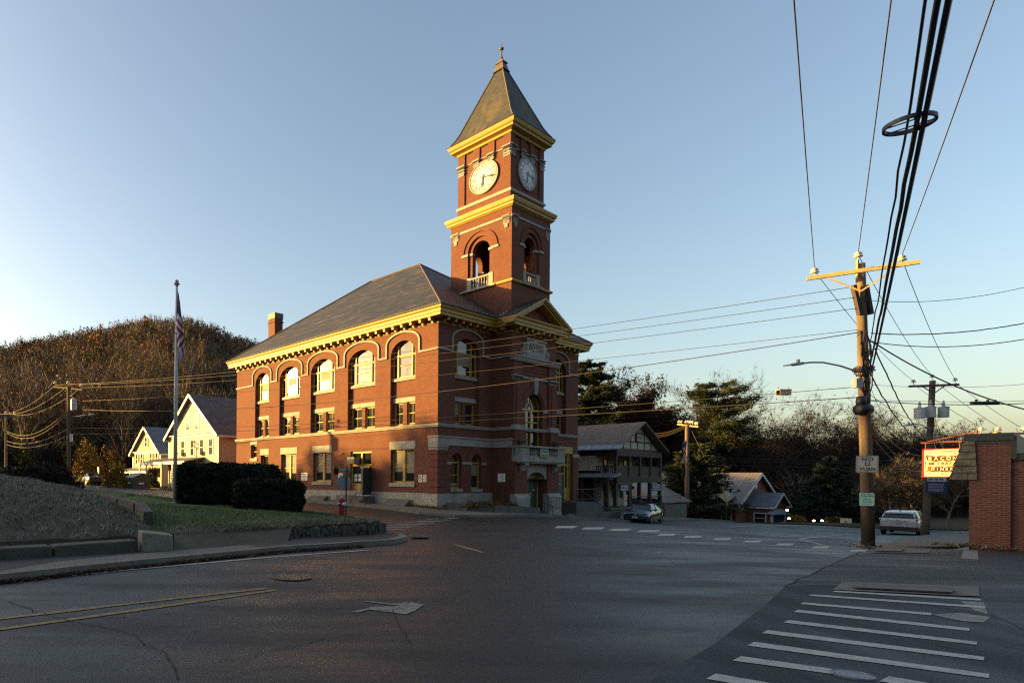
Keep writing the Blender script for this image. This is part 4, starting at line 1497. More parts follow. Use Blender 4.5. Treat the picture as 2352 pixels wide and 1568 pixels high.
# carved capitals and brackets
def carved(mb, mp, c, zt, w, h, d):
    mb.boxm(mp, c - w * .55, c + w * .55, zt - .09, zt, -d - .05, .03)
    mb.boxm(mp, c - w * .42, c + w * .42, zt - h, zt - .09, -d * .4, .03)
    r_ = random.Random(int(c * 100) + int(zt * 10))
    for i in range(7):
        a = c + w * .5 * (i / 3 - 1)
        for j in range(3):
            zz = zt - .12 - j * (h - .14) / 3
            hh = (h - .14) / 3 * .95
            mb.add([mp(a - w * .07, zz, -d * .35), mp(a + w * .07, zz, -d * .35), mp(a, zz - hh, -d * .3), mp(a, zz - hh * .3, -d * (1.1 - j * .25) - r_.uniform(0, .03))],
                   [(0, 1, 3), (1, 2, 3), (2, 0, 3)])
for mp, a0, a1 in ufaces[:2]:
    for c in (a0 + .29, a1 - .29):
        mb = MB()
        carved(mb, mp, c, 25.84, .60, .78, .10)
        mb.build('capital', MT['stone'], tower)
    for f in (.36, .64):
        mb = MB()
        carved(mb, mp, a0 + (a1 - a0) * f, 25.80, .54, .52, .08)
        mb.build('bracket', MT['stone'], tower)
for mp, a0, a1 in faces[:2]:
    for c in (a0 + .42, a1 - .42):
        mb = MB()
        carved(mb, mp, c, 20.62, .56, .62, .08)
        mb.boxm(mp, c - .12, c + .12, 19.72, 20.02, -.06, .02)
        mb.build('bracket', MT['stone'], tower)
    c = (a0 + a1) / 2
    mb = MB()
    ribbon(mb, [(c + 1.42 * math.cos(math.pi * k / 20), ZS + 1.42 * math.sin(math.pi * k / 20)) for k in range(21)], .09, mp, -.07, .02)
    mb.build('hood_mould', MT['brick_rub'], tower)
    for s_ in (-1, 1):
        mb = MB()
        mb.boxm(mp, min(c + s_ * 1.0, c + s_ * 1.55), max(c + s_ * 1.0, c + s_ * 1.55), ZS - .2, ZS - .02, -.08, .05)
        mb.boxm(mp, min(c + s_ * .66, c + s_ * 1.0), max(c + s_ * .66, c + s_ * 1.0), ZS - .2, ZS - .02, .04, .3)
        mb.build('impost', MT['stone'], tower)
    mb = MB()
    mb.boxm(mp, c - 1.35, c + 1.35, ZB - .16, ZB, -.2, .3)
    mb.boxm(mp, c - .75, c + .75, ZB + .72, ZB + .84, -.02, .2)
    for s_ in (-1, 1):
        mb.boxm(mp, c + s_ * .92 - .17, c + s_ * .92 + .17, ZB, ZB + .9, -.04, .3)
    bal = mb.build('balustrade', MT['stone'], tower)
    for i in range(6):
        a = c - .58 + i * .232
        p = mp(a, ZB, .09)
        mb = MB()
        mb.lathe([(.055, 0), (.055, .06), (.04, .1), (.075, .25), (.07, .32), (.035, .5), (.04, .58), (.06, .64), (.06, .72)], p, 8)
        mb.build('baluster', MT['stone'], bal, smooth=True)

# clocks
def stroke(mb, fr, p, q, w):
    p, q = Vector(p), Vector(q)
    d = (q - p).normalized()
    nn = Vector((-d.y, d.x)) * w / 2
    mb.add([fr(*(p + nn)), fr(*(q + nn)), fr(*(q - nn)), fr(*(p - nn))], [(0, 1, 2, 3)])
NUM = ['XII', 'I', 'II', 'III', 'IIII', 'V', 'VI', 'VII', 'VIII', 'IX', 'X', 'XI']
def clock(mp, c, zc, rad, flip):
    sg = -1 if flip else 1                # reading direction on this face
    def fr0(t):
        return lambda x, y: mp(c + sg * x, zc + y, t)
    mb = MB()
    n = 40
    circ = [(rad * math.cos(2 * math.pi * k / n), rad * math.sin(2 * math.pi * k / n)) for k in range(n)]
    circi = [(x * .93, y * .93) for x, y in circ]
    mpc = lambda a, z, t: mp(c + a, zc + z, t)
    mb.ring(circ, circi, mpc, .0, .1)
    root = mb.build('clock', MT['stone'], tower)
    mb = MB()
    mb.panel(circi, [], mpc, .03)
    mb.build('dial', MT['white'], root)
    mb = MB()
    fr = fr0(.022)
    for rr in (.90, .82, .55):
        for k in range(n):
            a, b = 2 * math.pi * k / n, 2 * math.pi * (k + 1) / n
            stroke(mb, fr, (rad * rr * math.cos(a), rad * rr * math.sin(a)), (rad * rr * math.cos(b), rad * rr * math.sin(b)), .025 if rr != .55 else .04)
    for k in range(60):
        a = 2 * math.pi * k / 60
        stroke(mb, fr, (rad * .82 * math.cos(a), rad * .82 * math.sin(a)), (rad * .9 * math.cos(a), rad * .9 * math.sin(a)), .03)
    for k, s_ in enumerate(NUM):
        a = math.pi / 2 - 2 * math.pi * k / 12
        u = Vector((math.cos(a), math.sin(a)))
        v = Vector((u.y, -u.x))
        ws = {'I': .09, 'V': .17, 'X': .17}
        tot = sum(ws[ch] for ch in s_) * rad
        x = -tot / 2
        r0, r1 = rad * .60, rad * .80
        for ch in s_:
            w = ws[ch] * rad
            cx_ = x + w / 2
            P = lambda q, r_: u * r_ + v * q
            if ch == 'I':
                stroke(mb, fr, P(cx_, r0), P(cx_, r1), .052)
            elif ch == 'V':
                stroke(mb, fr, P(cx_, r0), P(cx_ - w * .35, r1), .052)
                stroke(mb, fr, P(cx_, r0), P(cx_ + w * .35, r1), .03)
            else:
                stroke(mb, fr, P(cx_ - w * .35, r1), P(cx_ + w * .35, r0), .052)
                stroke(mb, fr, P(cx_ + w * .35, r1), P(cx_ - w * .35, r0), .03)
            x += w
    mb.build('numerals', MT['black'], root)
    for nm, ang, ln, w in (('hour_hand', math.pi / 2 - 2 * math.pi * (6.29 / 12), .62, .10), ('minute_hand', math.pi / 2 - 2 * math.pi * (17 / 60), .84, .075)):
        mb = MB()
        fr = fr0(-.02 if nm[0] == 'h' else -.035)
        u = (math.cos(ang) * rad, math.sin(ang) * rad)
        stroke(mb, fr, (-u[0] * .16, -u[1] * .16), (u[0] * ln * .55, u[1] * ln * .55), w)
        fr2 = fr0(-.022 if nm[0] == 'h' else -.037)
        stroke(mb, fr2, (u[0] * ln * .5, u[1] * ln * .5), (u[0] * ln * .8, u[1] * ln * .8), w * 1.7)
        fr3 = fr0(-.024 if nm[0] == 'h' else -.039)
        stroke(mb, fr3, (u[0] * ln * .75, u[1] * ln * .75), (u[0] * ln, u[1] * ln), w * .6)
        mb.build(nm, MT['black'], root)
    return root
for i, (mp, a0, a1) in enumerate(ufaces[:2]):
    clock(lambda a, z, t, mp=mp: mp(a, z, t - .03), (a0 + a1) / 2, 24.28, 1.22, i == 0)

# spire
def pyr(mb, levels, cx_, cy_):
    vs, fs = [], []
    for h, z in levels:
        vs += [(cx_ - h, cy_ - h, z), (cx_ + h, cy_ - h, z), (cx_ + h, cy_ + h, z), (cx_ - h, cy_ + h, z)]
    for i in range(len(levels) - 1):
        for k in range(4):
            fs.append((i * 4 + k, i * 4 + (k + 1) % 4, i * 4 + 4 + (k + 1) % 4, i * 4 + 4 + k))
    m = (len(levels) - 1) * 4
    fs.append((m, m + 1, m + 2, m + 3))
    mb.add(vs, fs)
hu = (ux1 - ux0) / 2
mb = MB()
pyr(mb, [(hu + .62, 27.40), (hu + .40, 27.58), (hu + .20, 27.88), (hu - .05, 28.35), (.30, 33.05)], tcx, tcy)
mb.build('spire_roof', MT['slate_t'], tower)
mb = MB()
for sx_ in (-1, 1):
    for sy_ in (-1, 1):
        mb.tube([(tcx + sx_ * h, tcy + sy_ * h, z + .02) for h, z in [(hu + .40, 27.58), (hu + .20, 27.88), (hu - .05, 28.35), (.30, 33.05)]], .055, 6)
mb.build('hip_roll', MT['copper'], tower)
mb = MB()
pyr(mb, [(.46, 32.95), (.40, 33.05), (.26, 33.55), (.34, 33.60), (.34, 33.66), (.14, 33.80), (.06, 34.1)], tcx, tcy)
mb.lathe([(.06, 34.0), (.13, 34.08), (.06, 34.16), (.045, 34.65), (.16, 34.72), (.17, 34.80), (.10, 34.88), (.03, 34.92), (.02, 35.25)], (tcx, tcy, 0), 10)
mb.build('finial', MT['copper'], tower, smooth=False)
# bell frame bar inside the belfry
mb = MB()
mb.box(tx0 + .4, tx1 - .4, tcy - .06, tcy + .06, 17.1, 17.2)
mb.box(tcx - .06, tcx + .06, ty0 + .4, ty1 - .4, 17.25, 17.32)
mb.build('bell_beam', MT['iron'], tower)

# ---------------------------------------------------------------- pavilion dressings
for a, b in ((6.2, 7.25), (10.85, 11.9)):
    mb = MB()
    mb.boxm(FP, a, b, 5.58, 8.75, -.14, .02)
    mb.boxm(FP, a + .3, b - .3, 5.58, 8.7, -.19, -.13)
    mb.build('pilaster', MT['brick_rub'], hall)
    for z0_, z1_, d_, q_ in ((4.1, 5.2, -.28, .35 if a < 8 else .02), (9.1, 10.1, -.10, 0)):
        mb = MB()
        mb.boxm(FP, a - .01, b + q_, z0_, z1_, d_, .02)
        mb.build('brick_pedestal', MT['brick_rub'], hall)
for a, b in ((6.2, 7.25), (10.85, 11.9)):
    mb = MB()
    mb.boxm(FP, a - .12, b + .12, 5.20, 5.40, -.36, .02)
    mb.boxm(FP, a - .06, b + .06, 5.40, 5.58, -.28, .02)
    mb.build('pedestal', MT['stone'], hall)
    mb = MB()
    carved(mb, FP, (a + b) / 2, 9.08, b - a + .1, .38, .2)
    mb.build('capital', MT['stone'], hall)
mb = MB()
mb.boxm(FP, 5.98, 12.12, 10.08, 10.18, -.2, .02)
mb.boxm(FP, 5.94, 12.16, 10.18, 10.36, -.26, .02)
mb.boxm(FP, 5.88, 12.22, 10.36, 10.46, -.34, .02)
mb.boxm(FP, 7.25, 10.85, 8.94, 9.08, -.08, .02)
mb.build('entablature', MT['stone'], hall)
for z in (9.25, 9.5, 9.75):
    mb = MB()
    mb.boxm(FP, 7.3, 10.8, z, z + .07, -.04, .02)
    mb.build('brick_string', MT['brick_rub'], hall)
mb = MB()
ribbon(mb, [(9.05 + 1.52 * math.cos(math.pi * k / 20), 6.8 + 1.52 * math.sin(math.pi * k / 20)) for k in range(21)], .34, FP, -.05, .02)
mb.build('brick_arch', MT['brick_rub'], hall)
mb = MB()
mb.add([FP(8.9, 7.9, -.16), FP(9.2, 7.9, -.16), FP(9.32, 8.92, -.2), FP(8.78, 8.92, -.2), FP(8.9, 7.9, .02), FP(9.2, 7.9, .02), FP(9.32, 8.92, .02), FP(8.78, 8.92, .02)],
       [(0, 1, 2, 3), (0, 4, 5, 1), (1, 5, 6, 2), (2, 6, 7, 3), (3, 7, 4, 0)])
mb.boxm(FP, 8.7, 9.4, 8.92, 9.1, -.22, .02)
mb.build('keystone', MT['stone'], hall)
for a in (7.25, 10.2):
    mb = MB()
    mb.boxm(FP, a, a + .65, 6.62, 6.82, -.08, .1)
    mb.build('impost', MT['stone'], hall)
# date stone
mb = MB()
mb.boxm(FP, 7.75, 10.25, 10.62, 11.80, -.16, .02)
mb.boxm(FP, 7.68, 10.32, 11.72, 11.84, -.22, .02)
mb.boxm(FP, 7.3, 10.7, 10.5, 10.64, -.14, .02)
for s_ in (-1, 1):
    c = 9.0 + s_ * 1.5
    mb.boxm(FP, min(c, c - s_ * .3), max(c, c - s_ * .3), 10.62, 11.5, -.1, .02)
    mb.boxm(FP, min(c, c + s_ * .3), max(c, c + s_ * .3), 10.62, 11.05, -.1, .02)
    ribbon(mb, [(c + s_ * .05 + (.24 - .006 * k) * math.cos(k * .42), 10.9 + (.24 - .006 * k) * math.sin(k * .42)) for k in range(24)], .07, FP, -.18, -.08)
ds = mb.build('date_stone', MT['stone'], hall)
text('lettering', 'AD1900', MT['stone_dark'], .78, plane_mat((9.0, PY - .165, 11.2), (1, 0, 0), (0, 0, 1)), ds, .012, sx=.72)

# lower pavilion: piers, stone portal, door
for a, b in ((6.12, 7.7), (10.4, 11.98)):
    mb = MB()
    mb.boxm(FP, a, b, .7, 2.95, -.3, .02)
    mb.build('pier', MT['brick_rub'], hall)
for a, b in ((6.06, 7.76), (10.34, 12.04)):
    mb = MB()
    mb.add([FP(a, -1.4, -.52), FP(b, -1.4, -.52), FP(b, -1.4, .02), FP(a, -1.4, .02), FP(a, .45, -.5), FP(b, .45, -.5), FP(b, .72, .02), FP(a, .72, .02), FP(a, .72, -.32), FP(b, .72, -.32)],
           [(0, 1, 5, 4), (4, 5, 9, 8), (8, 9, 6, 7), (0, 4, 8, 7, 3), (1, 2, 6, 9, 5)])
    mb.build('pier_base', MT['stone'], hall)
mb = MB()
mb.wall([(7.55, 1.75), (7.95, 1.75)] + [(9.05 - 1.1 * math.cos(math.pi * k / 12), 1.78 + .48 * math.sin(math.pi * k / 12)) for k in range(13)] + [(10.15, 1.75), (10.55, 1.75), (10.55, 2.95), (7.55, 2.95)], [], FP, -.22, .3)
mb.reveal([(7.95, 1.75)] + [(9.05 - 1.1 * math.cos(math.pi * k / 12), 1.78 + .48 * math.sin(math.pi * k / 12)) for k in range(13)] + [(10.15, 1.75)], FP, -.22, .35)
mb.boxm(FP, 8.95, 9.15, 2.3, 2.7, -.26, -.2)
mb.build('portal_arch', MT['stone'], hall)
mb = MB()
mb.boxm(FP, 7.95, 8.07, -.56, 1.9, .28, .4)
mb.boxm(FP, 10.03, 10.15, -.56, 1.9, .28, .4)
mb.slab([(8.07, 1.84), (10.03, 1.84)] + [(9.05 + .98 * math.cos(math.pi * k / 12), 1.86 + .42 * math.sin(math.pi * k / 12)) for k in range(13)], FP, .30, .4)
fr_ = mb.build('door_frame', MT['yellow'], hall)
def wreath(parent, mp, a, z):
    mb = MB()
    for k in range(5):
        mb.boxm(mp, a - .16 + k * .07, a - .12 + k * .07, z - .03, z + .05 + (.09 if k == 2 else 0), -.02, 0)
    mb.build('door_ornament', MT['silver'], parent)
for a, b in ((8.09, 9.03), (9.07, 10.01)):
    mb = MB()
    mb.boxm(FP, a, b, -.55, 1.83, .32, .38)
    for z0, z1 in ((-.4, .3), (.42, .55), (.68, 1.7)):
        for q in (0, 1):
            p0 = a + .1 + q * (b - a - .14) / 2
            mb.boxm(FP, p0, p0 + (b - a) / 2 - .17, z0, z1, .305, .325)
    d = mb.build('door', MT['green_door'], hall)
    mb = MB()
    mb.boxm(FP, (b - .08) if a < 9 else a + .04, (b - .04) if a < 9 else a + .08, .35, .75, .27, .32)
    mb.build('door_handle', MT['gold'], d)
    wreath(d, lambda u, z, t: FP(u, z, .30 + t), (a + b) / 2, .95)
# balcony
mb = MB()
mb.box(6.2, 11.9, -2.28, PY, 2.98, 3.42)
mb.box(6.3, 11.8, -2.2, PY, 2.88, 2.98)
mb.box(6.14, 11.96, -2.34, PY, 3.98, 4.1)
for a in (6.22, 10.93):
    mb.box(a, a + .95, -2.24, -1.6, 3.42, 3.98)
    mb.box(a + .2, a + .75, -2.265, -2.2, 3.5, 3.9)
mb.box(6.22, 6.5, -1.75, PY, 3.42, 3.98)
bc = mb.build('balcony', MT['stone'], hall)
for i in range(15):
    mb = MB()
    mb.lathe([(.06, 0), (.06, .06), (.04, .1), (.08, .22), (.035, .38), (.04, .46), (.06, .5), (.06, .56)], (7.3 + i * .25, -2.12, 3.42), 8)
    mb.build('baluster', MT['stone'], bc, smooth=True)
for a in (6.75, 11.0):
    mb = MB()
    prof = [(-2.2, 2.9), (-2.2, 2.72), (-2.05, 2.6), (-1.95, 2.35), (-1.8, 2.2), (PY, 2.15), (PY, 2.9)]
    n_ = len(prof)
    vs = [(a, y, z) for y, z in prof] + [(a + .45, y, z) for y, z in prof]
    mb.add(vs, [tuple(range(n_)), tuple(range(2 * n_ - 1, n_ - 1, -1))] + [(i, (i + 1) % n_, n_ + (i + 1) % n_, n_ + i) for i in range(n_)])
    mb.build('console_bracket', MT['stone'], bc)
t = thing('hanging_sign', 'small dark green gold lettered sign on the town hall balcony railing', 'sign', tuple(hl(8.85, -2.4, 3.35)), TH)
mb = MB()
mb.slab([(-.55, 0), (.55, 0), (.55, .44), (.44, .54), (-.44, .54), (-.55, .44)], lambda a, z, q: (a, q, z), 0, .04)
mb.build('sign_border', MT['sage'], t)
mb = MB()
mb.panel([(-.49, .05), (.49, .05), (.49, .42), (.40, .49), (-.40, .49), (-.49, .42)], [], lambda a, z, q: (a, q, z), -.004)
mb.build('sign_face', MT['green_sign'], t)
text('lettering', 'OPEN', MT['gold'], .2, plane_mat((-.22, -.006, .22), (1, 0, 0), (0, 0, 1)), t, .002, bold=.004)
text('lettering', 'DAILY', MT['gold'], .2, plane_mat((.23, -.006, .22), (1, 0, 0), (0, 0, 1)), t, .002, sx=.8, bold=.004)
for a, w_ in ((6.75, 'left'), (11.4, 'right')):
    mb = MB()
    mb.lathe([(.16, 0), (.16, .06), (.10, .1), (.24, .22), (.30, .36), (.32, .44), (.27, .46), (.27, .42)], (0, 0, 0), 14)
    o = mb.build('urn', MT['stone_dark'], smooth=True)
    o.location = hl(a, -1.95, 4.1)
    tag(o, 'squat stone urn standing on the %s end of the town hall balcony' % w_, 'urn', 'urns on the balcony')
# ochre timber bay with side door on the right wing
mb = MB()
mb.boxm(FF, 14.5, 17.35, 3.86, 4.42, -.06, .1)
mb.boxm(FF, 12.2, 14.5, 3.86, 4.42, -.06, .02)
for a in (14.5, 15.06, 16.36, 16.9, 17.22):
    mb.boxm(FF, a, a + .13, 0, 3.86, .12, .3)
mb.boxm(FF, 14.63, 17.22, 2.86, 3.0, .13, .3)
mb.boxm(FF, 15.19, 16.36, 2.18, 2.3, .13, .3)
mb.boxm(FF, 16.49, 17.22, 0, 1.1, .16, .3)
mb.boxm(FF, 14.63, 15.06, 0, 1.1, .16, .3)
mb.boxm(FF, 14.63, 17.22, 3.7, 3.86, .14, .3)
sf = mb.build('timber_bay', MT['yellow'], hall)
mb = MB()
mb.panel(rect(14.63, 17.22, 1.1, 3.7), [], FF, .24)
mb.build('pane', MT['glass'], sf)
mb = MB()
mb.boxm(FF, 15.2, 16.35, 0.02, 2.17, .18, .26)
mb.boxm(FF, 15.3, 16.25, 0.15, .95, .165, .19)
d = mb.build('door', MT['green_door'], hall)
wreath(d, lambda u, z, t: FF(u, z, .165 + t), 15.75, 1.35)
mb = MB()
text('lettering', 'I', MT['black'], .4, plane_mat((17.9, -.07, 4.14), (1, 0, 0), (0, 0, 1)), sf, .003, bold=.01)
text('lettering', 'N', MT['black'], .4, plane_mat((12.6, -.07, 4.14), (1, 0, 0), (0, 0, 1)), sf, .003, bold=.01)
# side entrance on the long facade
mb = MB()
a0, a1 = doorL
mb.boxm(LF, a0, a0 + .12, .45, 3.78, .12, .34)
mb.boxm(LF, a1 - .12, a1, .45, 3.78, .12, .34)
mb.boxm(LF, a0 + .12, a1 - .12, 3.62, 3.78, .13, .34)
mb.boxm(LF, a0 + .12, a1 - .12, 2.62, 2.80, .13, .34)
mb.boxm(LF, 6.95, 7.10, .45, 3.62, .12, .34)
mb.boxm(LF, 7.10, a1 - .12, .45, 1.35, .2, .3)
mb.boxm(LF, a0 + .12, 6.95, 2.45, 2.62, -.1, .34)
df = mb.build('door_frame', MT['yellow'], hall)
mb = MB()
mb.panel(rect(7.1, a1 - .12, 1.35, 2.62), [], LF, .25)
mb.panel(rect(a0 + .12, a1 - .12, 2.8, 3.62), [], LF, .25)
mb.build('pane', MT['glass'], df)
mb = MB()
for q in range(4):
    mb.panel(rect(7.2 + (q % 2) * .42, 7.5 + (q % 2) * .42, 1.5 + (q // 2) * .3, 1.74 + (q // 2) * .3), [], LF, .243)
mb.build('notice', MT['white'], df)
mb = MB()
mb.box(-.05, .2, 5.98, 6.9, .5, 2.45)
mb.build('door', MT['green_door'], hall)
mb = MB()
mb.box(-.95, -.02, 5.86, 5.93, .5, 2.5)
mb.build('open_door', MT['green_door'], hall)
# entrance steps and bulkheads
mb = MB()
mb.box(-1.3, -.07, 5.5, 8.3, -.6, .42)
mb.box(-1.65, -1.3, 5.5, 8.3, -.6, .12)
mb.box(-1.75, -1.0, 4.9, 5.5, -.6, -.02)
mb.build('entrance_step', MT['concrete'], hall)
for y0, y1 in ((10.5, 12.5), (2.1, 4.1)):
    mb = MB()
    mb.add([(-.16, y0, .30), (-.16, y1, .30), (-.75, y1, -.1), (-.75, y0, -.1), (-.16, y0, -.6), (-.16, y1, -.6), (-.75, y1, -.6), (-.75, y0, -.6)],
           [(0, 1, 2, 3), (3, 2, 6, 7), (0, 3, 7, 4), (1, 5, 6, 2)])
    for f in (.33, .66):
        mb.box(-.16 - .59 * f - .03, -.16 - .59 * f + .03, y0 - .02, y1 + .02, .30 - .4 * f - .02, .30 - .4 * f + .025)
    mb.build('cellar_hatch', MT['concrete'], hall)

# ------------------------------------------------------------------ wooden houses beyond the hall
def gable_house(t, wid, dep, zb, ze, za, mats, ov=.45, fo=.5):
    """facade on local x=0 (faces -x), spans y 0..wid, ridge along +x"""
    siding, roof_m, trim = mats
    c = wid / 2
    mb = MB()
    mb.quad((0, 0, zb), (0, wid, zb), (0, wid, ze), (0, c, za), (0, 0, ze))
    mb.quad((0, 0, zb), (0, 0, ze), (dep, 0, ze), (dep, 0, zb))
    mb.quad((0, wid, zb), (dep, wid, zb), (dep, wid, ze), (0, wid, ze))
    mb.quad((dep, 0, zb), (dep, 0, ze), (dep, c, za), (dep, wid, ze), (dep, wid, zb))
    w = mb.build('wall', siding, t)
    s = (za - ze) / c
    mb = MB()
    for sg in (-1, 1):
        y0 = c + sg * (c + ov)
        z0 = ze - ov * s
        a = [(-fo, y0, z0 + .1), (-fo, c, za + .1), (dep + fo, c, za + .1), (dep + fo, y0, z0 + .1)]
        b = [(x, y, z - .16) for x, y, z in a]
        mb.add(a + b, [(0, 1, 2, 3), (7, 6, 5, 4), (0, 3, 7, 4), (0, 4, 5, 1), (2, 6, 7, 3)])
    mb.build('roof', roof_m, t)
    mb = MB()
    for sg in (-1, 1):
        y0 = c + sg * (c + ov + .02)
        z0 = ze - ov * s
        mb.bar((-fo - .03, y0, z0 - .02), (-fo - .03, c, za + .0), .05, .30)
        mb.box(-.03, .0, c + sg * c - .09, c + sg * c + .09, zb, ze - .1)
        mb.box(-fo, dep, c + sg * (c + ov) - .03, c + sg * (c + ov) + .03, z0 - .12, z0 + .08)
    mb.box(-.08, .0, .0, wid, ze - .18, ze + .12)
    mb.box(-.34, .0, .0, wid, ze + .06, ze + .14)
    mb.build('trim', trim, t)
    return w

def hwin(t, y0, y1, z0, z1, shut=None, x=0.0, axis='x', gl='glass_old'):
    mp = (lambda a, z, q: (x + q, a, z)) if axis == 'x' else (lambda a, z, q: (a, x + q, z))
    mb = MB()
    e = .1
    mb.ring(rect(y0, y1, z0, z1), rect(y0 + e, y1 - e, z0 + e, z1 - e), mp, -.05, .02)
    zc = (z0 + z1) / 2
    mb.boxm(mp, y0 + e, y1 - e, zc - .03, zc + .03, -.03, .02)
    o = mb.build('window', MT['white'], t)
    mb = MB()
    mb.panel(rect(y0 + e, y1 - e, z0 + e, z1 - e), [], mp, -.012)
    mb.build('pane', MT[gl], o)
    if shut:
        for s_ in (-1, 1):
            mb = MB()
            c = y0 - .22 if s_ < 0 else y1 + .22
            mb.boxm(mp, c - .17, c + .17, z0, z1, -.04, .0)
            mb.build('shutter', MT['brown_trim'], o)
    return o

def ac_unit(loc, rotz, label, s=(.35, .5, .36), mat='lamp'):
    t = thing('air_conditioner', label, 'air conditioner', loc, rotz)
    mb = MB()
    mb.box(-s[0], 0, -s[1] / 2, s[1] / 2, 0, s[2])
    mb.build('case', MT[mat], t)
    mb = MB()
    mb.box(-s[0] - .012, -s[0], -s[1] / 2 + .04, s[1] / 2 - .04, .04, s[2] - .04)
    mb.build('grille', MT['iron'], t)
    return t

p = hl(1, 29.0)
hz = g(p.x, p.y)
big = thing('wooden_house', 'tall cream clapboard house with steep gable and white front porch', 'house', (p.x, p.y, 0), TH)
gable_house(big, 11.3, 11.5, -.2, 6.45, 11.0, (MT['clap_cream'], MT['shingle'], MT['white']))
for y0 in (1.0, 2.95, 5.1, 7.3):
    hwin(big, y0, y0 + .95, 4.05, 5.95)
o = hwin(big, 4.05, 4.95, 6.95, 8.85)
o = hwin(big, 6.15, 7.05, 6.95, 8.85)
hwin(big, 1.0, 2.0, 1.2, 2.9)
hwin(big, 8.6, 9.6, 1.2, 2.9)
hwin(big, 3.2, 4.1, 4.0, 5.9, x=-.0, axis='y')
mb = MB()
mb.box(-.05, .02, 5.4, 6.4, .4, 2.7)
mb.build('door', MT['brown_trim'], big)
mb = MB()
mb.add([(-2.6, 2.8, 3.42), (-2.6, 14.6, 3.42), (.4, 14.0, 4.0), (.4, 2.8, 4.0), (-2.6, 2.8, 3.3), (-2.6, 14.6, 3.3), (.4, 14.0, 3.8), (.4, 2.8, 3.8)], [(0, 1, 2, 3), (4, 7, 6, 5), (0, 4, 5, 1), (1, 5, 6, 2), (0, 3, 7, 4)])
pr = mb.build('porch_roof', MT['shingle'], big)
mb = MB()
mb.box(-2.62, -2.4, 2.8, 14.5, 3.12, 3.30)
mb.box(-2.4, 0, 14.2, 14.4, 3.12, 3.30)
mb.box(-2.64, -2.54, 2.7, 14.7, 3.28, 3.42)
mb.build('porch_beam', MT['white'], big)
for y in (3.0, 5.6, 8.3, 10.8, 12.4, 14.2):
    mb = MB()
    mb.box(-2.55, -2.41, y - .07, y + .07, .3, 3.14)
    mb.box(-2.6, -2.36, y - .12, y + .12, 2.98, 3.12)
    mb.build('porch_post', MT['white'], big)
mb = MB()
mb.box(-2.52, -2.44, 10.8, 14.2, .45, 1.42)
mb.box(-2.52, -.1, 14.16, 14.24, .45, 1.42)
mb.box(-2.56, -2.40, 10.75, 14.3, 1.42, 1.5)
mb.build('porch_rail', MT['white'], big)
mb = MB()
mb.box(-2.6, 0, 2.8, 14.4, -.3, .42)
mb.build('porch_floor', MT['brown_trim'], big)
for (y, lab) in ((7.8, 'small window air conditioner, left one on the cream house front'), (3.45, 'window air conditioner, right one on the cream house front')):
    ac_unit(tuple(hl(1 - .03, 29.0 + y, 4.15)), TH, lab, (.4, .6, .42), 'alu')

p = hl(4, 48.6)
small = thing('wooden_house', 'smaller tan clapboard house with dark shutters and steep gable', 'house', (p.x, p.y, 0), TH)
gable_house(small, 9.0, 11, -.3, 5.1, 8.65, (MT['clap_tan'], MT['shingle_b'], MT['white']), .45, .45)
for y0 in (.75, 2.5, 5.6, 7.3):
    hwin(small, y0, y0 + .78, 3.45, 5.0, True)
hwin(small, 4.1, 4.95, 5.85, 7.3, True)
for y0 in (1.5, 4.2, 6.6):
    hwin(small, y0, y0 + .8, 1.0, 2.3)
mb = MB()
mb.add([(-2.2, -.2, 2.5), (-2.2, 10.6, 2.5), (.2, 10.2, 2.95), (.2, -.2, 2.95), (-2.2, -.2, 2.38), (-2.2, 10.6, 2.38), (.2, 10.2, 2.8), (.2, -.2, 2.8)], [(0, 1, 2, 3), (4, 7, 6, 5), (0, 4, 5, 1), (1, 5, 6, 2), (0, 3, 7, 4)])
mb.build('porch_roof', MT['shingle_b'], small)
mb = MB()
mb.box(-2.22, -2.0, -.2, 10.5, 2.16, 2.40)
mb.build('porch_beam', MT['white'], small)
for y in (0, 2.6, 5.2, 7.8, 10.3):
    mb = MB()
    mb.box(-2.15, -2.02, y - .06, y + .06, .2, 2.2)
    mb.build('porch_post', MT['white'], small)
mb = MB()
mb.box(-2.2, 0, -.2, 10.5, -.4, .5)
mb.build('porch_floor', MT['brown_trim'], small)

# ------------------------------------------------------------------ store with two-storey gallery
p = hl(25.2, 0)
store = thing('gallery_store', 'brown and cream two storey post office store with open gallery and timbered gable', 'store', (p.x, p.y, 0), TH)
SW, SD = 9.6, 15.0
mb = MB()
mb.box(1.3, 7.9, 2.0, SD, -1.6, 4.6)
mb.box(0.02, 1.3, 1.84, SD, 2.6, 4.5)
mb.build('wall', MT['clap_store'], store)
mb = MB()
mb.quad((.35, .25, 4.62), (SW - .35, .25, 4.62), (SW / 2, .25, 7.05))
mb.build('gable', MT['clap_store'], store)
mb = MB()
def tri_z(x):
    return 4.62 + (7.0 - 4.62) * (1 - abs(x - SW / 2) / (SW / 2 - .35))
for z in (5.35, 6.2):
    hw = (SW / 2 - .35) * (1 - (z - 4.62) / 2.43)
    mb.box(SW / 2 - hw, SW / 2 + hw, .2, .26, z - .05, z + .05)
for x in (1.9, 3.35, 4.8, 6.25, 7.7):
    mb.box(x - .05, x + .05, .21, .26, 4.62, tri_z(x) - .05)
mb.box(0, SW, .15, .3, 4.5, 4.68)
mb.build('timber_framing', MT['brown_trim'], store)
mb = MB()
mb.box(4.3, 5.3, .12, .24, 5.35, 6.2)
pl = mb.build('date_plate', MT['brown_trim'], store)
mb = MB()
mb.box(4.4, 5.2, .11, .13, 5.45, 6.1)
mb.build('plate_face', MT['clap_store'], pl)
text('lettering', '1816', MT['brown_trim'], .42, plane_mat((4.8, .105, 5.77), (1, 0, 0), (0, 0, 1)), pl, .004, bold=.006)
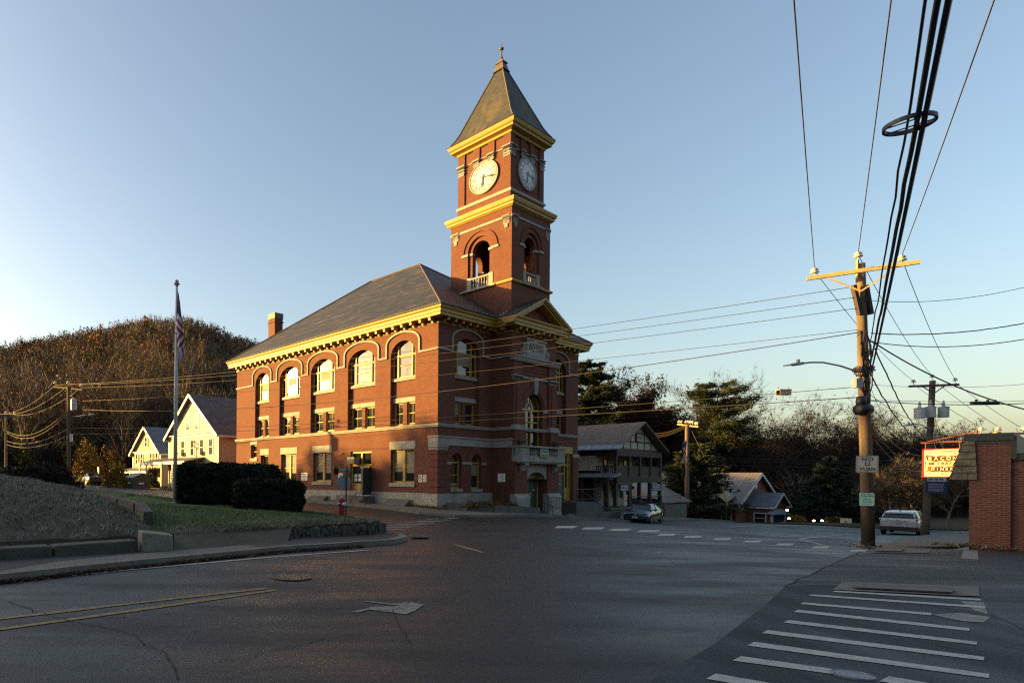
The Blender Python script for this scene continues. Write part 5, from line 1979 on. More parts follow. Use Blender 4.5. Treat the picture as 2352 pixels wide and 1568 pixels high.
# roof
mb = MB()
for sg in (-1, 1):
    c = SW / 2
    pts = [(c, 7.25), (c + sg * (c - .2), 4.95), (c + sg * (c + .55), 4.62)]
    for (xa, za), (xb, zb) in zip(pts, pts[1:]):
        if sg < 0 and xb < 0:
            continue
        a = [(xa, -.45, za), (xb, -.45, zb), (xb, SD + .4, zb), (xa, SD + .4, za)]
        b = [(x, y, z - .14) for x, y, z in a]
        mb.add(a + b, [(0, 1, 2, 3), (7, 6, 5, 4), (0, 4, 5, 1), (1, 5, 6, 2), (3, 2, 6, 7)])
mb.build('roof', MT['shingle_br'], store)
mb = MB()
c = SW / 2
a = [(.2, -.45, 4.95), (-.55, -.45, 4.55), (-.55, SD, 4.55), (.2, SD, 4.95)]
mb.add(a + [(x, y, z - .1) for x, y, z in a], [(0, 1, 2, 3), (7, 6, 5, 4), (0, 4, 5, 1), (1, 5, 6, 2)])
for i in range(14):
    mb.bar((.2, -.4 + i * .62, 4.965), (-.55, -.4 + i * .62, 4.565), .03, .03)
mb.build('metal_eave', MT['metal_grey'], store)
mb = MB()
a = [(.1, -.35, 2.36), (-1.2, -.35, 2.05), (-1.2, SD, 2.05), (.1, SD, 2.36)]
mb.add(a + [(x, y, z - .1) for x, y, z in a], [(0, 1, 2, 3), (7, 6, 5, 4), (0, 4, 5, 1), (1, 5, 6, 2)])
mb.build('lower_roof', MT['metal_grey'], store)
mb = MB()
mb.box(0, SW, -.02, .3, 3.95, 4.5)
mb.box(-.02, .25, 0, SD, 4.0, 4.55)
mb.box(SW - .25, SW, .3, SD, 4.0, 4.5)
mb.box(0, SW, -.04, .25, 1.5, 2.12)
mb.box(0, SW, 0, 2.1, 1.9, 2.1)
mb.box(7.9, SW, 2.0, SD, 1.9, 2.1)
mb.box(-1.2, 0, 0.1, .25, 1.75, 2.0)
mb.build('gallery_beam', MT['brown_trim'], store)
for x in (.14, 2.7, 4.95, 7.2, 9.45):
    mb = MB()
    mb.box(x - .13, x + .13, .0, .24, 2.1, 4.0)
    mb.build('gallery_post', MT['brown_trim'], store)
    mb = MB()
    mb.box(x - .14, x + .14, .0, .26, -1.5, 1.55)
    mb.build('gallery_post', MT['brown_trim'], store)
mb = MB()
mb.box(-1.15, -.95, .2, .4, -1.6, 1.9)
mb.box(-1.15, -.95, 2.4, 2.6, -1.6, 1.9)
mb.build('gallery_post', MT['brown_trim'], store)
for x0, x1 in ((.28, 2.57), (2.83, 4.82), (5.08, 7.07), (7.33, 9.3)):
    mb = MB()
    mb.box(x0, x1, .06, .14, 2.95, 3.05)
    mb.box(x0, x1, .08, .12, 2.14, 2.94)
    mb.build('gallery_rail', MT['brown_trim'], store)
mb = MB()
mb.box(.05, .12, .25, 1.84, 2.95, 3.05)
for i in range(9):
    mb.box(.06, .11, .35 + i * .17, .42 + i * .17, 2.3, 2.95)
mb.build('gallery_rail', MT['brown_trim'], store)
mb = MB()
mb.box(-1.2, SW, -.1, 2.0, -.95, -.72)
mb.box(-1.1, SW - .1, 0, 2.0, -2.2, -.95)
mb.build('porch_floor', MT['concrete'], store)
for x0, x1, z0, z1, m_ in ((2.05, 2.9, -.7, 1.3, 'brown_trim'), (3.6, 4.3, .1, 1.3, 0), (5.3, 6.6, 0, 1.4, 0), (7.0, 7.7, -.7, 1.3, 'brown_trim')):
    if m_:
        mb = MB()
        mb.box(x0, x1, 1.93, 2.02, z0, z1)
        d = mb.build('door', MT[m_], store)
        mb = MB()
        mb.box(x0 + .12, x1 - .12, 1.91, 1.94, z0 + 1.0, z1 - .12)
        mb.build('pane', MT['glass_old'], d)
    else:
        o = hwin(store, x0, x1, z0, z1, x=2.0, axis='y')
        o.data.materials[0] = MT['brown_trim']
for x0 in (1.9, 4.2, 6.0):
    o = hwin(store, x0, x0 + .8, 2.5, 3.75, x=2.0, axis='y')
    o.data.materials[0] = MT['brown_trim']
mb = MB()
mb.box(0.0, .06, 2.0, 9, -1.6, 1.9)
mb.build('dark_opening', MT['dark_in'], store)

def lines(mb, mp, a0, a1, z0, z1, n, r_, t=-.004, hgt=.5, words=True):
    """rows of short strokes standing for lettering too small to read in the photo"""
    dz = (z1 - z0) / n
    for i in range(n):
        zc = z1 - dz * (i + .5)
        a = a0 + r_.uniform(0, .12) * (a1 - a0)
        end = a1 - r_.uniform(0, .12) * (a1 - a0)
        while a < end:
            w = r_.uniform(.25, .6) * dz
            mb.panel(rect(a, min(end, a + w), zc - dz * hgt / 2, zc + dz * hgt / 2), [], mp, t)
            a += w + dz * (.12 if r_.random() < .75 else .4)

def hanging_board(name, label, o, x0, x1, z0, z1, face, ink, rows_, seed, y=-.03):
    mb = MB()
    mb.box(x0, x1, y, y + .05, z0, z1)
    loc = o @ Vector(((x0 + x1) / 2, y, z0))
    t = thing(name, label, 'sign', loc, TH)
    mb = MB()
    w, h = x1 - x0, z1 - z0
    mb.box(-w / 2, w / 2, 0, .05, 0, h)
    mb.build('board', face, t)
    mb = MB()
    lines(mb, lambda a, z, q: (a, q, z), -w / 2 + .05, w / 2 - .05, .05, h - .05, rows_, random.Random(seed))
    mb.build('lettering', ink, t)
    return t
so = store.matrix_basis
hanging_board('store_sign', 'navy hanging sign under the left of the store gallery', so, .75, 2.45, .72, 1.35, MT['blue'], MT['white'], 2, 5)
hanging_board('store_sign', 'long pale lettered board along the store gallery beam', so, .35, 3.2, 1.36, 1.5, MT['brown_trim'], MT['sage'], 1, 8)
hanging_board('store_sign', 'navy hanging sign under the right end of the store gallery', so, 7.35, 9.3, .72, 1.42, MT['blue'], MT['white'], 3, 6)

# yellow cupola of a building further back
p = at(1545, 1078, 95)
t = thing('cupola', 'sunlit cream cupola with low pyramid roof behind the store', 'cupola', (p.x, p.y, p.z - 3), TH)
mb = MB()
mb.box(-2.2, 2.2, -2.2, 2.2, -3, 3.1)
mb.build('wall', MT['clap_cream'], t)
mb = MB()
pyr(mb, [(2.7, 2.95), (2.75, 3.1), (.1, 4.6)], 0, 0)
mb.build('roof', MT['shingle'], t)
mb = MB()
mb.box(-2.25, -2.2, -.6, .6, 1.4, 2.6)
mb.box(-.6, .6, -2.25, -2.2, 1.4, 2.6)
mb.build('window', MT['white'], t)
# low metal roofed shed seen through the gallery
p = at(1520, 1155, 66)
t = thing('metal_shed', 'low shed with ribbed metal roof seen behind the store porch', 'shed', (p.x, p.y, -2.6), TH)
mb = MB()
mb.box(-3, 4, -1, 6, 0, 2.2)
mb.build('wall', MT['house_brick'], t)
mb = MB()
mb.add([(-3.4, -1.4, 2.0), (4.4, -1.4, 2.0), (4.4, 3, 4.6), (-3.4, 3, 4.6), (4.4, 6.4, 2.0), (-3.4, 6.4, 2.0)], [(0, 1, 2, 3), (3, 2, 4, 5)])
mb.build('roof', MT['metal_roof'], t)

# ------------------------------------------------------------------ brick hall with metal roof, right
o0 = hl(53.6, -.5)
bh = thing('brick_building', 'red brick building with ribbed tan metal roof and a gabled entrance wing', 'building', (o0.x, o0.y, 0), TH)
BW, BD = 16.0, 16.0
mb = MB()
mb.quad((.25, 0, -4.5), (BW - .25, 0, -4.5), (BW - .25, 0, -1.1), (BW / 2, 0, 2.62), (.25, 0, -1.1))
mb.quad((.25, 0, -4.5), (.25, 0, -1.1), (.25, BD, -1.1), (.25, BD, -4.5))
mb.build('wall', MT['house_brick'], bh)
mb = MB()
for sg in (-1, 1):
    c = BW / 2
    a = [(c, -.4, 2.8), (c + sg * (c + .3), -.4, -1.25), (c + sg * (c + .3), BD, -1.25), (c, BD, 2.8)]
    mb.add(a + [(x, y, z - .15) for x, y, z in a], [(0, 1, 2, 3), (7, 6, 5, 4), (0, 4, 5, 1), (1, 5, 6, 2)])
mb.build('roof', MT['metal_roof'], bh)
mb = MB()
for sg in (-1, 1):
    c = BW / 2
    mb.bar((c, -.43, 2.6), (c + sg * (c + .3), -.43, -1.42), .06, .28)
mb.box(-.3, 0.2, -.4, BD, -1.6, -1.35)
mb.box(-.3, 1.2, -.45, 0, -1.7, -1.4)
mb.build('trim', MT['white'], bh)
mb = MB()
mb.lathe([(.0, 0), (.45, 0), (.45, .06), (.38, .08), (0, .08)], (6.9, -.09, 1.2), 14, 'y')
mb.build('gable_vent', MT['white'], bh)
for y0 in (.4, 2.4):
    hwin(bh, y0, y0 + 1.0, -3.2, -1.75, x=.22)
# entrance wing
w0, w1, wy = 4.0, 10.2, -2.3
c = (w0 + w1) / 2
mb = MB()
mb.quad((w0 + .2, wy, -4.5), (w1 - .2, wy, -4.5), (w1 - .2, wy, -1.15), (c, wy, .2), (w0 + .2, wy, -1.15))
mb.quad((w0 + .2, wy, -4.5), (w0 + .2, wy, -1.15), (w0 + .2, 0, -1.15), (w0 + .2, 0, -4.5))
mb.quad((w1 - .2, wy, -4.5), (w1 - .2, 0, -4.5), (w1 - .2, 0, -1.15), (w1 - .2, wy, -1.15))
wing = mb.build('entrance_wing', MT['house_brick'], bh)
mb = MB()
for sg in (-1, 1):
    a = [(c, wy - .35, .38), (c + sg * 3.2, wy - .35, -1.22), (c + sg * 3.2, .3, -1.22), (c, .3, .38)]
    mb.add(a + [(x, y, z - .12) for x, y, z in a], [(0, 1, 2, 3), (7, 6, 5, 4), (0, 4, 5, 1), (1, 5, 6, 2)])
mb.build('wing_roof', MT['shingle_b'], bh)
mb = MB()
for sg in (-1, 1):
    mb.bar((c, wy - .38, .22), (c + sg * 3.2, wy - .38, -1.38), .06, .22)
    mb.box(c + sg * 2.9 - .5, c + sg * 2.9 + .5, wy - .34, wy + .05, -1.5, -1.28)
mb.box(w0 - .1, w0 + .2, wy, 0, -1.5, -1.28)
mb.build('wing_trim', MT['white'], bh)
hwin(bh, 4.5, 5.3, -3.1, -1.85, x=wy, axis='y')
hwin(bh, wy + .5, wy + 1.7, -3.3, -2.0, x=w0 + .17)
mb = MB()
mb.ring(rect(6.0, 7.7, -4.0, -1.75), rect(6.15, 7.55, -4.0, -1.9), lambda a, z, q: (a, wy + q, z), -.06, .02)
mb.box(6.78, 6.92, wy - .05, wy, -4.0, -1.9)
d = mb.build('door', MT['white'], bh)
mb = MB()
mb.panel(rect(6.15, 7.55, -4.0, -1.9), [], lambda a, z, q: (a, wy + q, z), -.02)
mb.build('pane', MT['glass_old'], d)
# notice kiosk
p = at(1787, 1207, 71)
t = thing('notice_kiosk', 'small white roofed notice kiosk on two posts beside the brick building', 'kiosk', (p.x, p.y, p.z), .2)
mb = MB()
mb.box(-1.0, -.82, -.1, .1, 0, 1.4)
mb.box(.82, 1.0, -.1, .1, 0, 1.4)
mb.build('post', MT['white'], t)
mb = MB()
mb.add([(-1.3, -.5, 1.35), (1.3, -.5, 1.35), (1.3, .5, 1.35), (-1.3, .5, 1.35), (-.7, 0, 1.95), (.7, 0, 1.95)], [(0, 1, 5, 4), (2, 3, 4, 5), (0, 4, 3), (1, 2, 5), (3, 2, 1, 0)])
mb.build('roof', MT['metal_grey'], t)
mb = MB()
mb.box(-.8, .8, -.06, .06, .6, 1.35)
mb.build('notice_board', MT['blue'], t)

# ------------------------------------------------------------------ brick diner corner, right edge
DO = Vector((24.29, 20.5, 0))
def dl(x, y, z):
    return DO + BX * x + AX * y + Vector((0, 0, z))
diner = thing('diner_building', 'low red brick diner with dark coping and grey shake awning', 'diner', (DO.x, DO.y, 0), TH)
mb = MB()
mb.box(-.0, 9, -.88, 0, -1.4, 3.18)
mb.box(.10, 9, -12, -.88, -1.4, 2.55)
mb.build('brick_wall', MT['diner_brick'], diner)
mb = MB()
mb.box(-.06, 9, -.95, .12, 3.16, 3.40)
mb.box(-.02, 9, -.91, .06, 3.05, 3.16)
mb.box(-.03, 9, -1.0, -.88, 2.55, 3.3)
mb.box(.02, 9, -12, -.92, 2.5, 2.73)
mb.build('coping', MT['coping'], diner)
# shake awning on the street front, seen end on
aw = MB()
aw.add([(-.02, .10, 3.3), (8, .10, 3.3), (8, .42, 1.92), (-.02, .42, 1.92), (-.02, 0, 1.86), (8, 0, 1.86), (-.02, 0, 3.3), (8, 0, 3.3)], [(0, 3, 2, 1), (3, 4, 5, 2), (0, 6, 4, 3)])
awn = aw.build('awning', MT['brown_trim'], diner)
sm = MB()
rr = random.Random(4)
for row in range(6):
    z1 = 3.3 - row * .235
    z0 = z1 - .27
    def yy(z):
        return .10 + (3.3 - z) / 1.38 * .32
    a = -.17
    # end face shingles (face -x)
    y = -.12 - .01 * row
    while y < yy(z0) - .01:
        w = rr.uniform(.09, .2)
        y1 = min(y + w, yy(z0))
        q = rr.uniform(.0, .02)
        x = -.03 - .012 - q
        sm.add([(x + .02, y, z1), (x + .02, min(y1, yy(z1)), z1), (x - .03, y1, z0), (x - .03, y, z0), (x + .01, y1, z0), (x + .01, y, z0)], [(0, 1, 2, 3), (3, 2, 4, 5)])
        y = y1 + .006
    x = -.03
    while x < 7.9:
        w = rr.uniform(.1, .22)
        q = rr.uniform(0, .015)
        sm.add([(x, yy(z1) + .01, z1), (x + w, yy(z1) + .01, z1), (x + w, yy(z0) + .045 + q, z0), (x, yy(z0) + .045 + q, z0), (x, yy(z0) + .01, z0), (x + w, yy(z0) + .01, z0)], [(0, 3, 2, 1), (3, 4, 5, 2)])
        x += w + .006
sm.build('cedar_shakes', MT['shake'], awn)
# bacon sign on its pipe frame
SX = 2.5
p = dl(SX, .8, 1.95)
ds = thing('diner_sign', 'cream diner sign board framed in red hanging from a rusty pipe', 'diner sign', p, TH)
mb = MB()
mb.box(-.07, .07, -.47, .58, 0, 1.07)
mb.build('sign_frame', MT['red'], ds)
mb = MB()
mb.box(-.075, -.069, -.45, .52, .03, 1.04)
fc = mb.build('sign_face', M('cream sign face', (0.88, 0.72, 0.46), .35, var=.05), ds)
SM = lambda a, z, q: (-.075 + q, -a, z)              # a runs to the reader's right
def blob(mb, pts, t, w):
    ribbon(mb, pts, w, SM, t, 0.0)
inkm, orange, dkr = M('sign black', (.02, .012, .008), .5), M('bacon orange', (.55, .09, .015), .5, var=.3), M('bacon red', (.30, .03, .015), .5, var=.2)
mb = MB()
for z, a0, a1, w, ph in ((.70, -.46, .40, .20, 0), (.30, -.44, .36, .19, 1.2)):
    pts = [(a0 + (a1 - a0) * k / 20, z + .022 * math.sin(k * .9 + ph)) for k in range(21)]
    ribbon(mb, pts, w, SM, -.004, 0)
mb.build('bacon_stripe', orange, fc)
mb = MB()
for z, xs in ((.70, (-.375, -.22, -.065, .09, .245)), (.30, (-.298, -.183, -.068, .047, .162))):
    for x in xs:
        n = 14
        mb.panel([(x + (.085 if z > .5 else .062) * math.cos(2 * math.pi * k / n), z + .09 * math.sin(2 * math.pi * k / n)) for k in range(n)], [], SM, -.007)
mb.build('letter_spot', inkm, fc)
tm = lambda a, z, q=-.085: plane_mat((q, -a, z), (0, -1, 0), (0, 0, 1))
cream = M('cream letters', (.88, .72, .46), .5)
for body, z, xs in (('BACON', .70, (-.375, -.22, -.065, .09, .245)), ('DINER', .30, (-.298, -.183, -.068, .047, .162))):
    for ch, x in zip(body, xs):
        text('lettering', ch, cream, .175 if body == 'BACON' else .145, tm(x, z), fc, .002, bold=.005, sx=.82)
text('lettering', 'ME CRAZY', M('brown letters', (.16, .08, .03), .5), .165, tm(-.08, .505), fc, .002, bold=.003, sx=.86)
mb = MB()
loop = []
for k in range(60):
    a = 2 * math.pi * k / 60
    cc, ss = math.cos(a), math.sin(a)
    loop.append((-.065 + .425 * (abs(cc) ** .45) * (1 if cc > 0 else -1), .52 + .40 * (abs(ss) ** .45) * (1 if ss > 0 else -1)))
ribbon(mb, loop + [loop[0]], .012, SM, -.004, 0)
for k in range(0, 60, 5):
    x, z = loop[k]
    for q in (-1, 1):
        ribbon(mb, [(x - .03, z - .03 * q), (x + .03, z + .03 * q)], .008, SM, -.005, 0)
mb.build('barbed_wire_border', inkm, fc)
mb = MB()
mb.tube([(0, .62, 1.30), (0, -.8, 1.33)], .03, 8)
mb.tube([(0, .62, 1.30), (0, -.75, 1.66)], .018, 6)
mb.tube([(0, -.75, 1.2), (0, -.75, 1.72)], .035, 8)
mb.tube([(0, .5, 1.06), (0, .5, 1.30)], .015, 6)
mb.tube([(0, -.35, 1.06), (0, -.35, 1.31)], .015, 6)
mb.build('pipe_bracket', M('rusty pipe', (.20, .055, .025), .7, var=.4), ds)

# ------------------------------------------------------------------ utility poles and wires
def insulator(t, p, s=1.0):
    mb = MB()
    mb.tube([(0, 0, -.02), (0, 0, .14 * s)], .02 * s, 6)
    mb.lathe([(.03 * s, .10 * s), (.13 * s, .12 * s), (.14 * s, .15 * s), (.06 * s, .19 * s), (.05 * s, .21 * s), (.11 * s, .22 * s), (.115 * s, .25 * s), (.05 * s, .30 * s), (.03 * s, .33 * s)], (0, 0, 0), 10)
    o = mb.build('insulator', MT['porcelain'], t, smooth=True)
    o.location = p
    return o

def pole(label, base, top, r0, r1, mat, group='utility poles'):
    t = thing('utility_pole', label, 'utility pole', base, 0, group)
    mb = MB()
    tip = Vector(top) - Vector(base)
    pts = [tip * (k / 8) for k in range(9)]
    pts[0] = Vector((0, 0, -.4))
    mb.tube(pts, [r0 + (r1 - r0) * k / 8 for k in range(9)], 14)
    mb.build('pole_shaft', mat, t, smooth=True)
    return t

def loc(t, p):
    return tuple(Vector(p) - t.location)

def crossarm(t, a, b, w, h, mat, brace=.9, drop=.75, braces=True):
    a, b = Vector(loc(t, a)), Vector(loc(t, b))
    mb = MB()
    mb.bar(a, b, w, h)
    arm = mb.build('crossarm', mat, t)
    if braces:
        m = (a + b) / 2
        d = (b - a).normalized()
        for s_ in (-1, 1):
            mb = MB()
            mb.bar(m + d * brace * s_ - Vector((0, 0, h / 2)), m - Vector((0, 0, drop)), .04, .05)
            mb.build('brace', mat, t)
    return arm

def lamp_arm(t, pts, head, r=.03):
    P = [Vector(loc(t, p)) for p in pts]
    mb = MB()
    mb.tube(P, r, 8)
    a = mb.build('lamp_arm', MT['alu'], t, smooth=True)
    d = (P[0] - P[1]).normalized()
    mb = MB()
    q = P[0]
    mb.bar(q - d * .05, q + d * head * .45, .16, .10)
    mb.bar(q + d * head * .45, q + d * head, .2, .05)
    mb.lathe([(.05, 0), (.05, .09), (.03, .11)], q + d * head * .15 + Vector((0, 0, .05)), 8)
    mb.build('lamp_head', MT['lamp'], a)

def wire(a, b, sag, r, label, mat='wire', group='overhead wires', n=20, name='overhead_wire', wob=0.0, seed=0):
    a, b = Vector(a), Vector(b)
    rr = random.Random(seed + int(a.x * 7 + b.z * 31))
    pts = []
    for k in range(n + 1):
        f = k / n
        p = a.lerp(b, f)
        p.z -= sag * 4 * f * (1 - f)
        if wob and 0 < k < n:
            p += Vector((rr.uniform(-wob, wob), 0, rr.uniform(-wob, wob)))
        pts.append(p)
    mb = MB()
    mb.tube(pts, r, 6)
    return solo(name, mb, MT[mat], label, 'wire', a, group, smooth=True)

# main pole at the right
B1 = at(1995, 1257, 22.4)
B1.z = g(B1.x, B1.y)
T1_ = at(1976, 606, 22.4)
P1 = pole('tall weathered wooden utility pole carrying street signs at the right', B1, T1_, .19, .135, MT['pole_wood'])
zA = 9.42
aL, aR = atz(1853, 640, zA), atz(2114, 601, zA)
crossarm(P1, aL, aR, .11, .14, MT['arm_wood'])
iL, iC, iR = atz(1871, 634, zA + .07), T1_ + Vector((-.13, -.05, .12)), atz(2071, 606, zA + .07)
for q in (iL, iC, iR):
    insulator(P1, loc(P1, q), 1.0)
mb = MB()
mb.bar(loc(P1, T1_ + Vector((-.17, -.05, -.5))), loc(P1, T1_ + Vector((-.15, -.05, .12))), .07, .05)
mb.build('pole_top_bracket', MT['arm_wood'], P1)
# side boards carrying the dead ends
mb = MB()
for dx, u0, u1 in ((-.3, (1960, 655), (1975, 722)), (.25, (1988, 655), (2000, 722))):
    mb.bar(loc(P1, at(*u0, 22.3)), loc(P1, at(*u1, 22.3)), .14, .12)
mb.build('dead_end_arm', MT['brown_trim'], P1)
mb = MB()
mb.tube([loc(P1, at(1981, 690 - 6, 22.4)), loc(P1, at(1981, 690 + 6, 22.4))], .165, 12)
mb.build('pole_band', MT['iron'], P1)
# coil of communications gear
mb = MB()
rr = random.Random(9)
for k in range(7):
    v = 852 + rr.uniform(-8, 14)
    c = Vector(loc(P1, at(1984, v, 22.4)))
    R0 = rr.uniform(.22, .36)
    mb.tube([c + Vector((math.cos(a * .5) * R0, math.sin(a * .5) * R0 * .8, rr.uniform(-.05, .05))) for a in range(14)], .022, 6)
for k in range(9):
    u0 = rr.uniform(1978, 1998)
    pts = [Vector(loc(P1, at(u0 + rr.uniform(-9, 9), 760 + j * 30 + rr.uniform(-6, 6), 22.15))) for j in range(7)]
    mb.tube(pts, .018, 6)
mb.build('cable_loops', MT['cable'], P1, smooth=True)
mb = MB()
mb.lathe([(.05, -.22), (.2, -.2), (.24, 0), (.2, .2), (.05, .22)], loc(P1, at(1983, 940, 22.1)), 12, 'x')
mb.lathe([(.03, -.2), (.13, -.18), (.15, 0), (.13, .18), (.03, .2)], loc(P1, at(1978, 922, 22.1)), 10)
mb.build('splice_case', MT['cable'], P1, smooth=True)
mb = MB()
q = Vector(loc(P1, at(1969, 880, 22.2)))
mb.box(q.x - .12, q.x + .12, q.y - .1, q.y + .1, q.z - .16, q.z + .16)
mb.build('junction_box', MT['xfmr'], P1)
mb = MB()
pts = [Vector(loc(P1, at(2006 - (1257 - v) * .016, v, 22.35))) for v in (1250, 1150, 1050, 980)]
mb.tube(pts, .03, 8)
mb.build('riser_conduit', MT['iron'], P1)
lamp_arm(P1, [at(1838, 835, 21.0), at(1862, 832, 21.1), at(1890, 832, 21.3), at(1930, 840, 21.8), at(1966, 852, 22.2)], .62)

def plate_sign(name, label, cat, loc_, rotz, w, h, face, border, r=.04):
    t = thing(name, label, cat, loc_, rotz)
    n = 4
    def rr_(w_, h_, r_):
        out = []
        for cx_, cz, a0 in ((w_ / 2 - r_, r_, -90), (w_ / 2 - r_, h_ - r_, 0), (-w_ / 2 + r_, h_ - r_, 90), (-w_ / 2 + r_, r_, 180)):
            for k in range(n + 1):
                a = R(a0 + 90 * k / n)
                out.append((cx_ + r_ * math.cos(a), cz + r_ * math.sin(a)))
        return out
    mp = lambda a, z, q: (a, q, z)
    mb = MB()
    mb.slab(rr_(w, h, r), mp, 0, .006, back=True)
    mb.build('plate', face, t)
    if border:
        mb = MB()
        lo = rr_(w * .95, h * .95, r * .8)
        li = rr_(w * .90, h * .90, r * .6)
        dz = h * .025
        mb.ring([(a, z + dz) for a, z in lo], [(a, z + h * .05) for a, z in li], mp, -.003, 0)
        mb.build('border', border, t)
    return t
TX = lambda a, z, q=-.006: plane_mat((a, q, z), (1, 0, 0), (0, 0, 1))
MT['sign_tan'] = M('weathered sign white', (.52, .46, .36), .5, var=.06)
MT['sign_ink'] = M('faded sign black', (.10, .09, .075), .5)
MT['sign_mint'] = M('pale mint sign', (.52, .68, .54), .45, var=.06)
MT['sign_teal'] = M('teal sign ink', (.06, .42, .27), .5)
q = at(1992, 1085, 22.05)
rz = math.atan2(-q.x, q.y) * .55
s1 = plate_sign('traffic_sign', 'square weathered NO U TURN sign on the right utility pole', 'traffic sign', q, rz, .62, .62, MT['sign_tan'], MT['sign_ink'])
text('lettering', 'NO', MT['sign_ink'], .19, TX(0, .49), s1, .002, space=1.25, bold=.004)
text('lettering', 'U', MT['sign_ink'], .21, TX(0, .31), s1, .002, bold=.004)
text('lettering', 'TURN', MT['sign_ink'], .155, TX(0, .125), s1, .002, space=1.1, bold=.004)
mb = MB()
for z in (.585, .045):
    mb.lathe([(.018, -.012), (.018, 0)], (0, 0, z), 8, 'y')
mb.build('bolt', MT['iron'], s1)
q = at(1991, 1161, 22.08)
s2 = plate_sign('parking_sign', 'pale mint two hour parking sign low on the right utility pole', 'parking sign', q, rz, .41, .47, MT['sign_mint'], None)
mb = MB()
mb.panel(rect(-.17, -.06, .32, .45), [], lambda a, z, t: (a, t, z), -.003)
mb.build('number_panel', MT['sign_teal'], s2)
text('lettering', '2', MT['sign_mint'], .13, TX(-.115, .385, -.008), s2, .002, bold=.003)
text('lettering', 'HOUR', MT['sign_teal'], .062, TX(.07, .415), s2, .002, bold=.002)
text('lettering', 'PARKING', MT['sign_teal'], .055, TX(.065, .35), s2, .002, bold=.002)
mb = MB()
lines(mb, lambda a, z, t: (a, t, z), -.15, .15, .05, .28, 4, random.Random(2))
mb.build('small_print', MT['sign_teal'], s2)

# wires over the camera from the main pole
for p0, u, lab in ((iL, 1825, 'left of the three thin power lines running up out of the frame'), (iC, 2045, 'middle of the three thin power lines running up out of the frame'), (iR, 2278, 'right of the three thin power lines running up out of the frame')):
    p0 = p0 + Vector((0, 0, .28))
    p1 = atz(u, 0, p0.z - .25)
    d = (p1 - p0)
    end = p0 + d * 2.6
    end.z = p0.z - .1
    wire(p0, end, .35, .011, lab)
CB = at(1995, 850, 22.1)
cabs = ((2133, 5.35, .011, 'thin wavy black cable left of the thick overhead bundle', 0.012), (2155, 5.3, .020, 'thick lashed black cable in the middle of the overhead bundle', .008), (2178, 5.3, .021, 'thick smooth black cable on the right of the overhead bundle', 0.0))
mids = []
for i, (u, zt, r_, lab, wob) in enumerate(cabs):
    p0 = CB + Vector((-.09 + i * .09, 0, -.1 + (i == 0) * .25))
    p1 = atz(u, 0, zt)
    end = p0 + (p1 - p0) * 2.2
    end.z = zt + .35
    n = 60
    wire(p0, end, .42, r_, lab, 'cable', 'black cables overhead', n, 'overhead_cable', wob, i)
    mids.append((p0, end))
# cable storage ring
p0, end = mids[1]
best = None
for k in range(200):
    f = k / 200
    p = p0.lerp(end, f)
    p.z -= .42 * 4 * f * (1 - f)
    if p.y < 2:
        break
    vv = V0 - (p.z - CZ) / p.y * F
    if best is None or abs(vv - 285) < best[0]:
        best = (abs(vv - 285), p)
q = best[1]
q = at(2089, 285, q.y)
t = thing('cable_ring', 'black spoked cable storage ring hung on the overhead cables', 'cable ring', q)
mb = MB()
Rg = 40 / F * q.y
mb.lathe([(Rg, -.02), (Rg + .018, -.02), (Rg + .018, .02), (Rg, .02), (Rg, -.02)], (0, 0, 0), 32, cap=False)
mb.build('rim', MT['cable'], t)
mb = MB()
for x in (-.07, .07):
    y = math.sqrt(max(0, Rg ** 2 - x ** 2))
    mb.bar((x, -y, 0), (x, y, 0), .01, .01)
mb.bar((-Rg * .95, -.05, 0), (Rg * .95, -.05, 0), .01, .01)
mb.build('spoke', MT['cable'], t)
t.rotation_euler = (0, 0, .6)

# left pole on the side street
B2 = at(159, 1119, 55)
B2.z = g(B2.x, B2.y)
T2_ = at(157, 887, 55)
P2 = pole('dark utility pole with grey transformer across from the wooden houses', B2, T2_, .19, .13, MT['pole_dark'])
bL, bR = at(123, 888, 56.2), at(190, 895, 54)
crossarm(P2, bL, bR, .12, .14, MT['pole_dark'], braces=False)
i2 = [at(127, 884, 56.1), at(157, 884, 55), at(187, 890, 54.1)]
for q in i2:
    insulator(P2, loc(P2, q), 1.2)
mb = MB()
mb.lathe([(.05, -.52), (.27, -.5), (.28, .45), (.2, .55), (.05, .6)], loc(P2, at(169.5, 929, 54.6)), 12)
mb.build('transformer', MT['xfmr'], P2, smooth=False)
lamp_arm(P2, [at(205, 952, 53.5), at(195, 953, 53.7), at(180, 955, 54.3), at(162, 957, 55)], .55, .025)
mb = MB()
q = Vector(loc(P2, at(163.5, 1005, 54.8)))
mb.box(q.x - .12, q.x + .12, q.y - .1, q.y + .1, q.z - .35, q.z + .35)
mb.build('meter_box', MT['white'], P2)
# spans between the left pole and the main pole
spans = [((1957, 659), i2[0], .62, .011, 'top span of thin wire crossing in front of the town hall'), ((1962, 683), i2[1], .62, .011, 'second thin wire span crossing the town hall front'),
         ((1967, 708), i2[2], .62, .011, 'third thin wire span crossing the town hall front'), ((1972, 757), at(168, 921, 55), .45, .010, 'fourth wire span, just above the twisted service cable'),
         ((1974, 763), at(168, 939, 55), 1.15, .017, 'thick sagging twisted cable crossing the town hall'), ((1972, 888), at(166, 982, 55), .55, .013, 'upper of the two low cables crossing the town hall'),
         ((1974, 912), at(168, 996, 55), .35, .017, 'lowest cable crossing the town hall, under the splice basket')]
for (u, v), e, sag, r_, lab in spans:
    wire(at(u, v, 22.3), e, sag, r_, lab, 'wire', 'wires across the town hall', 40)
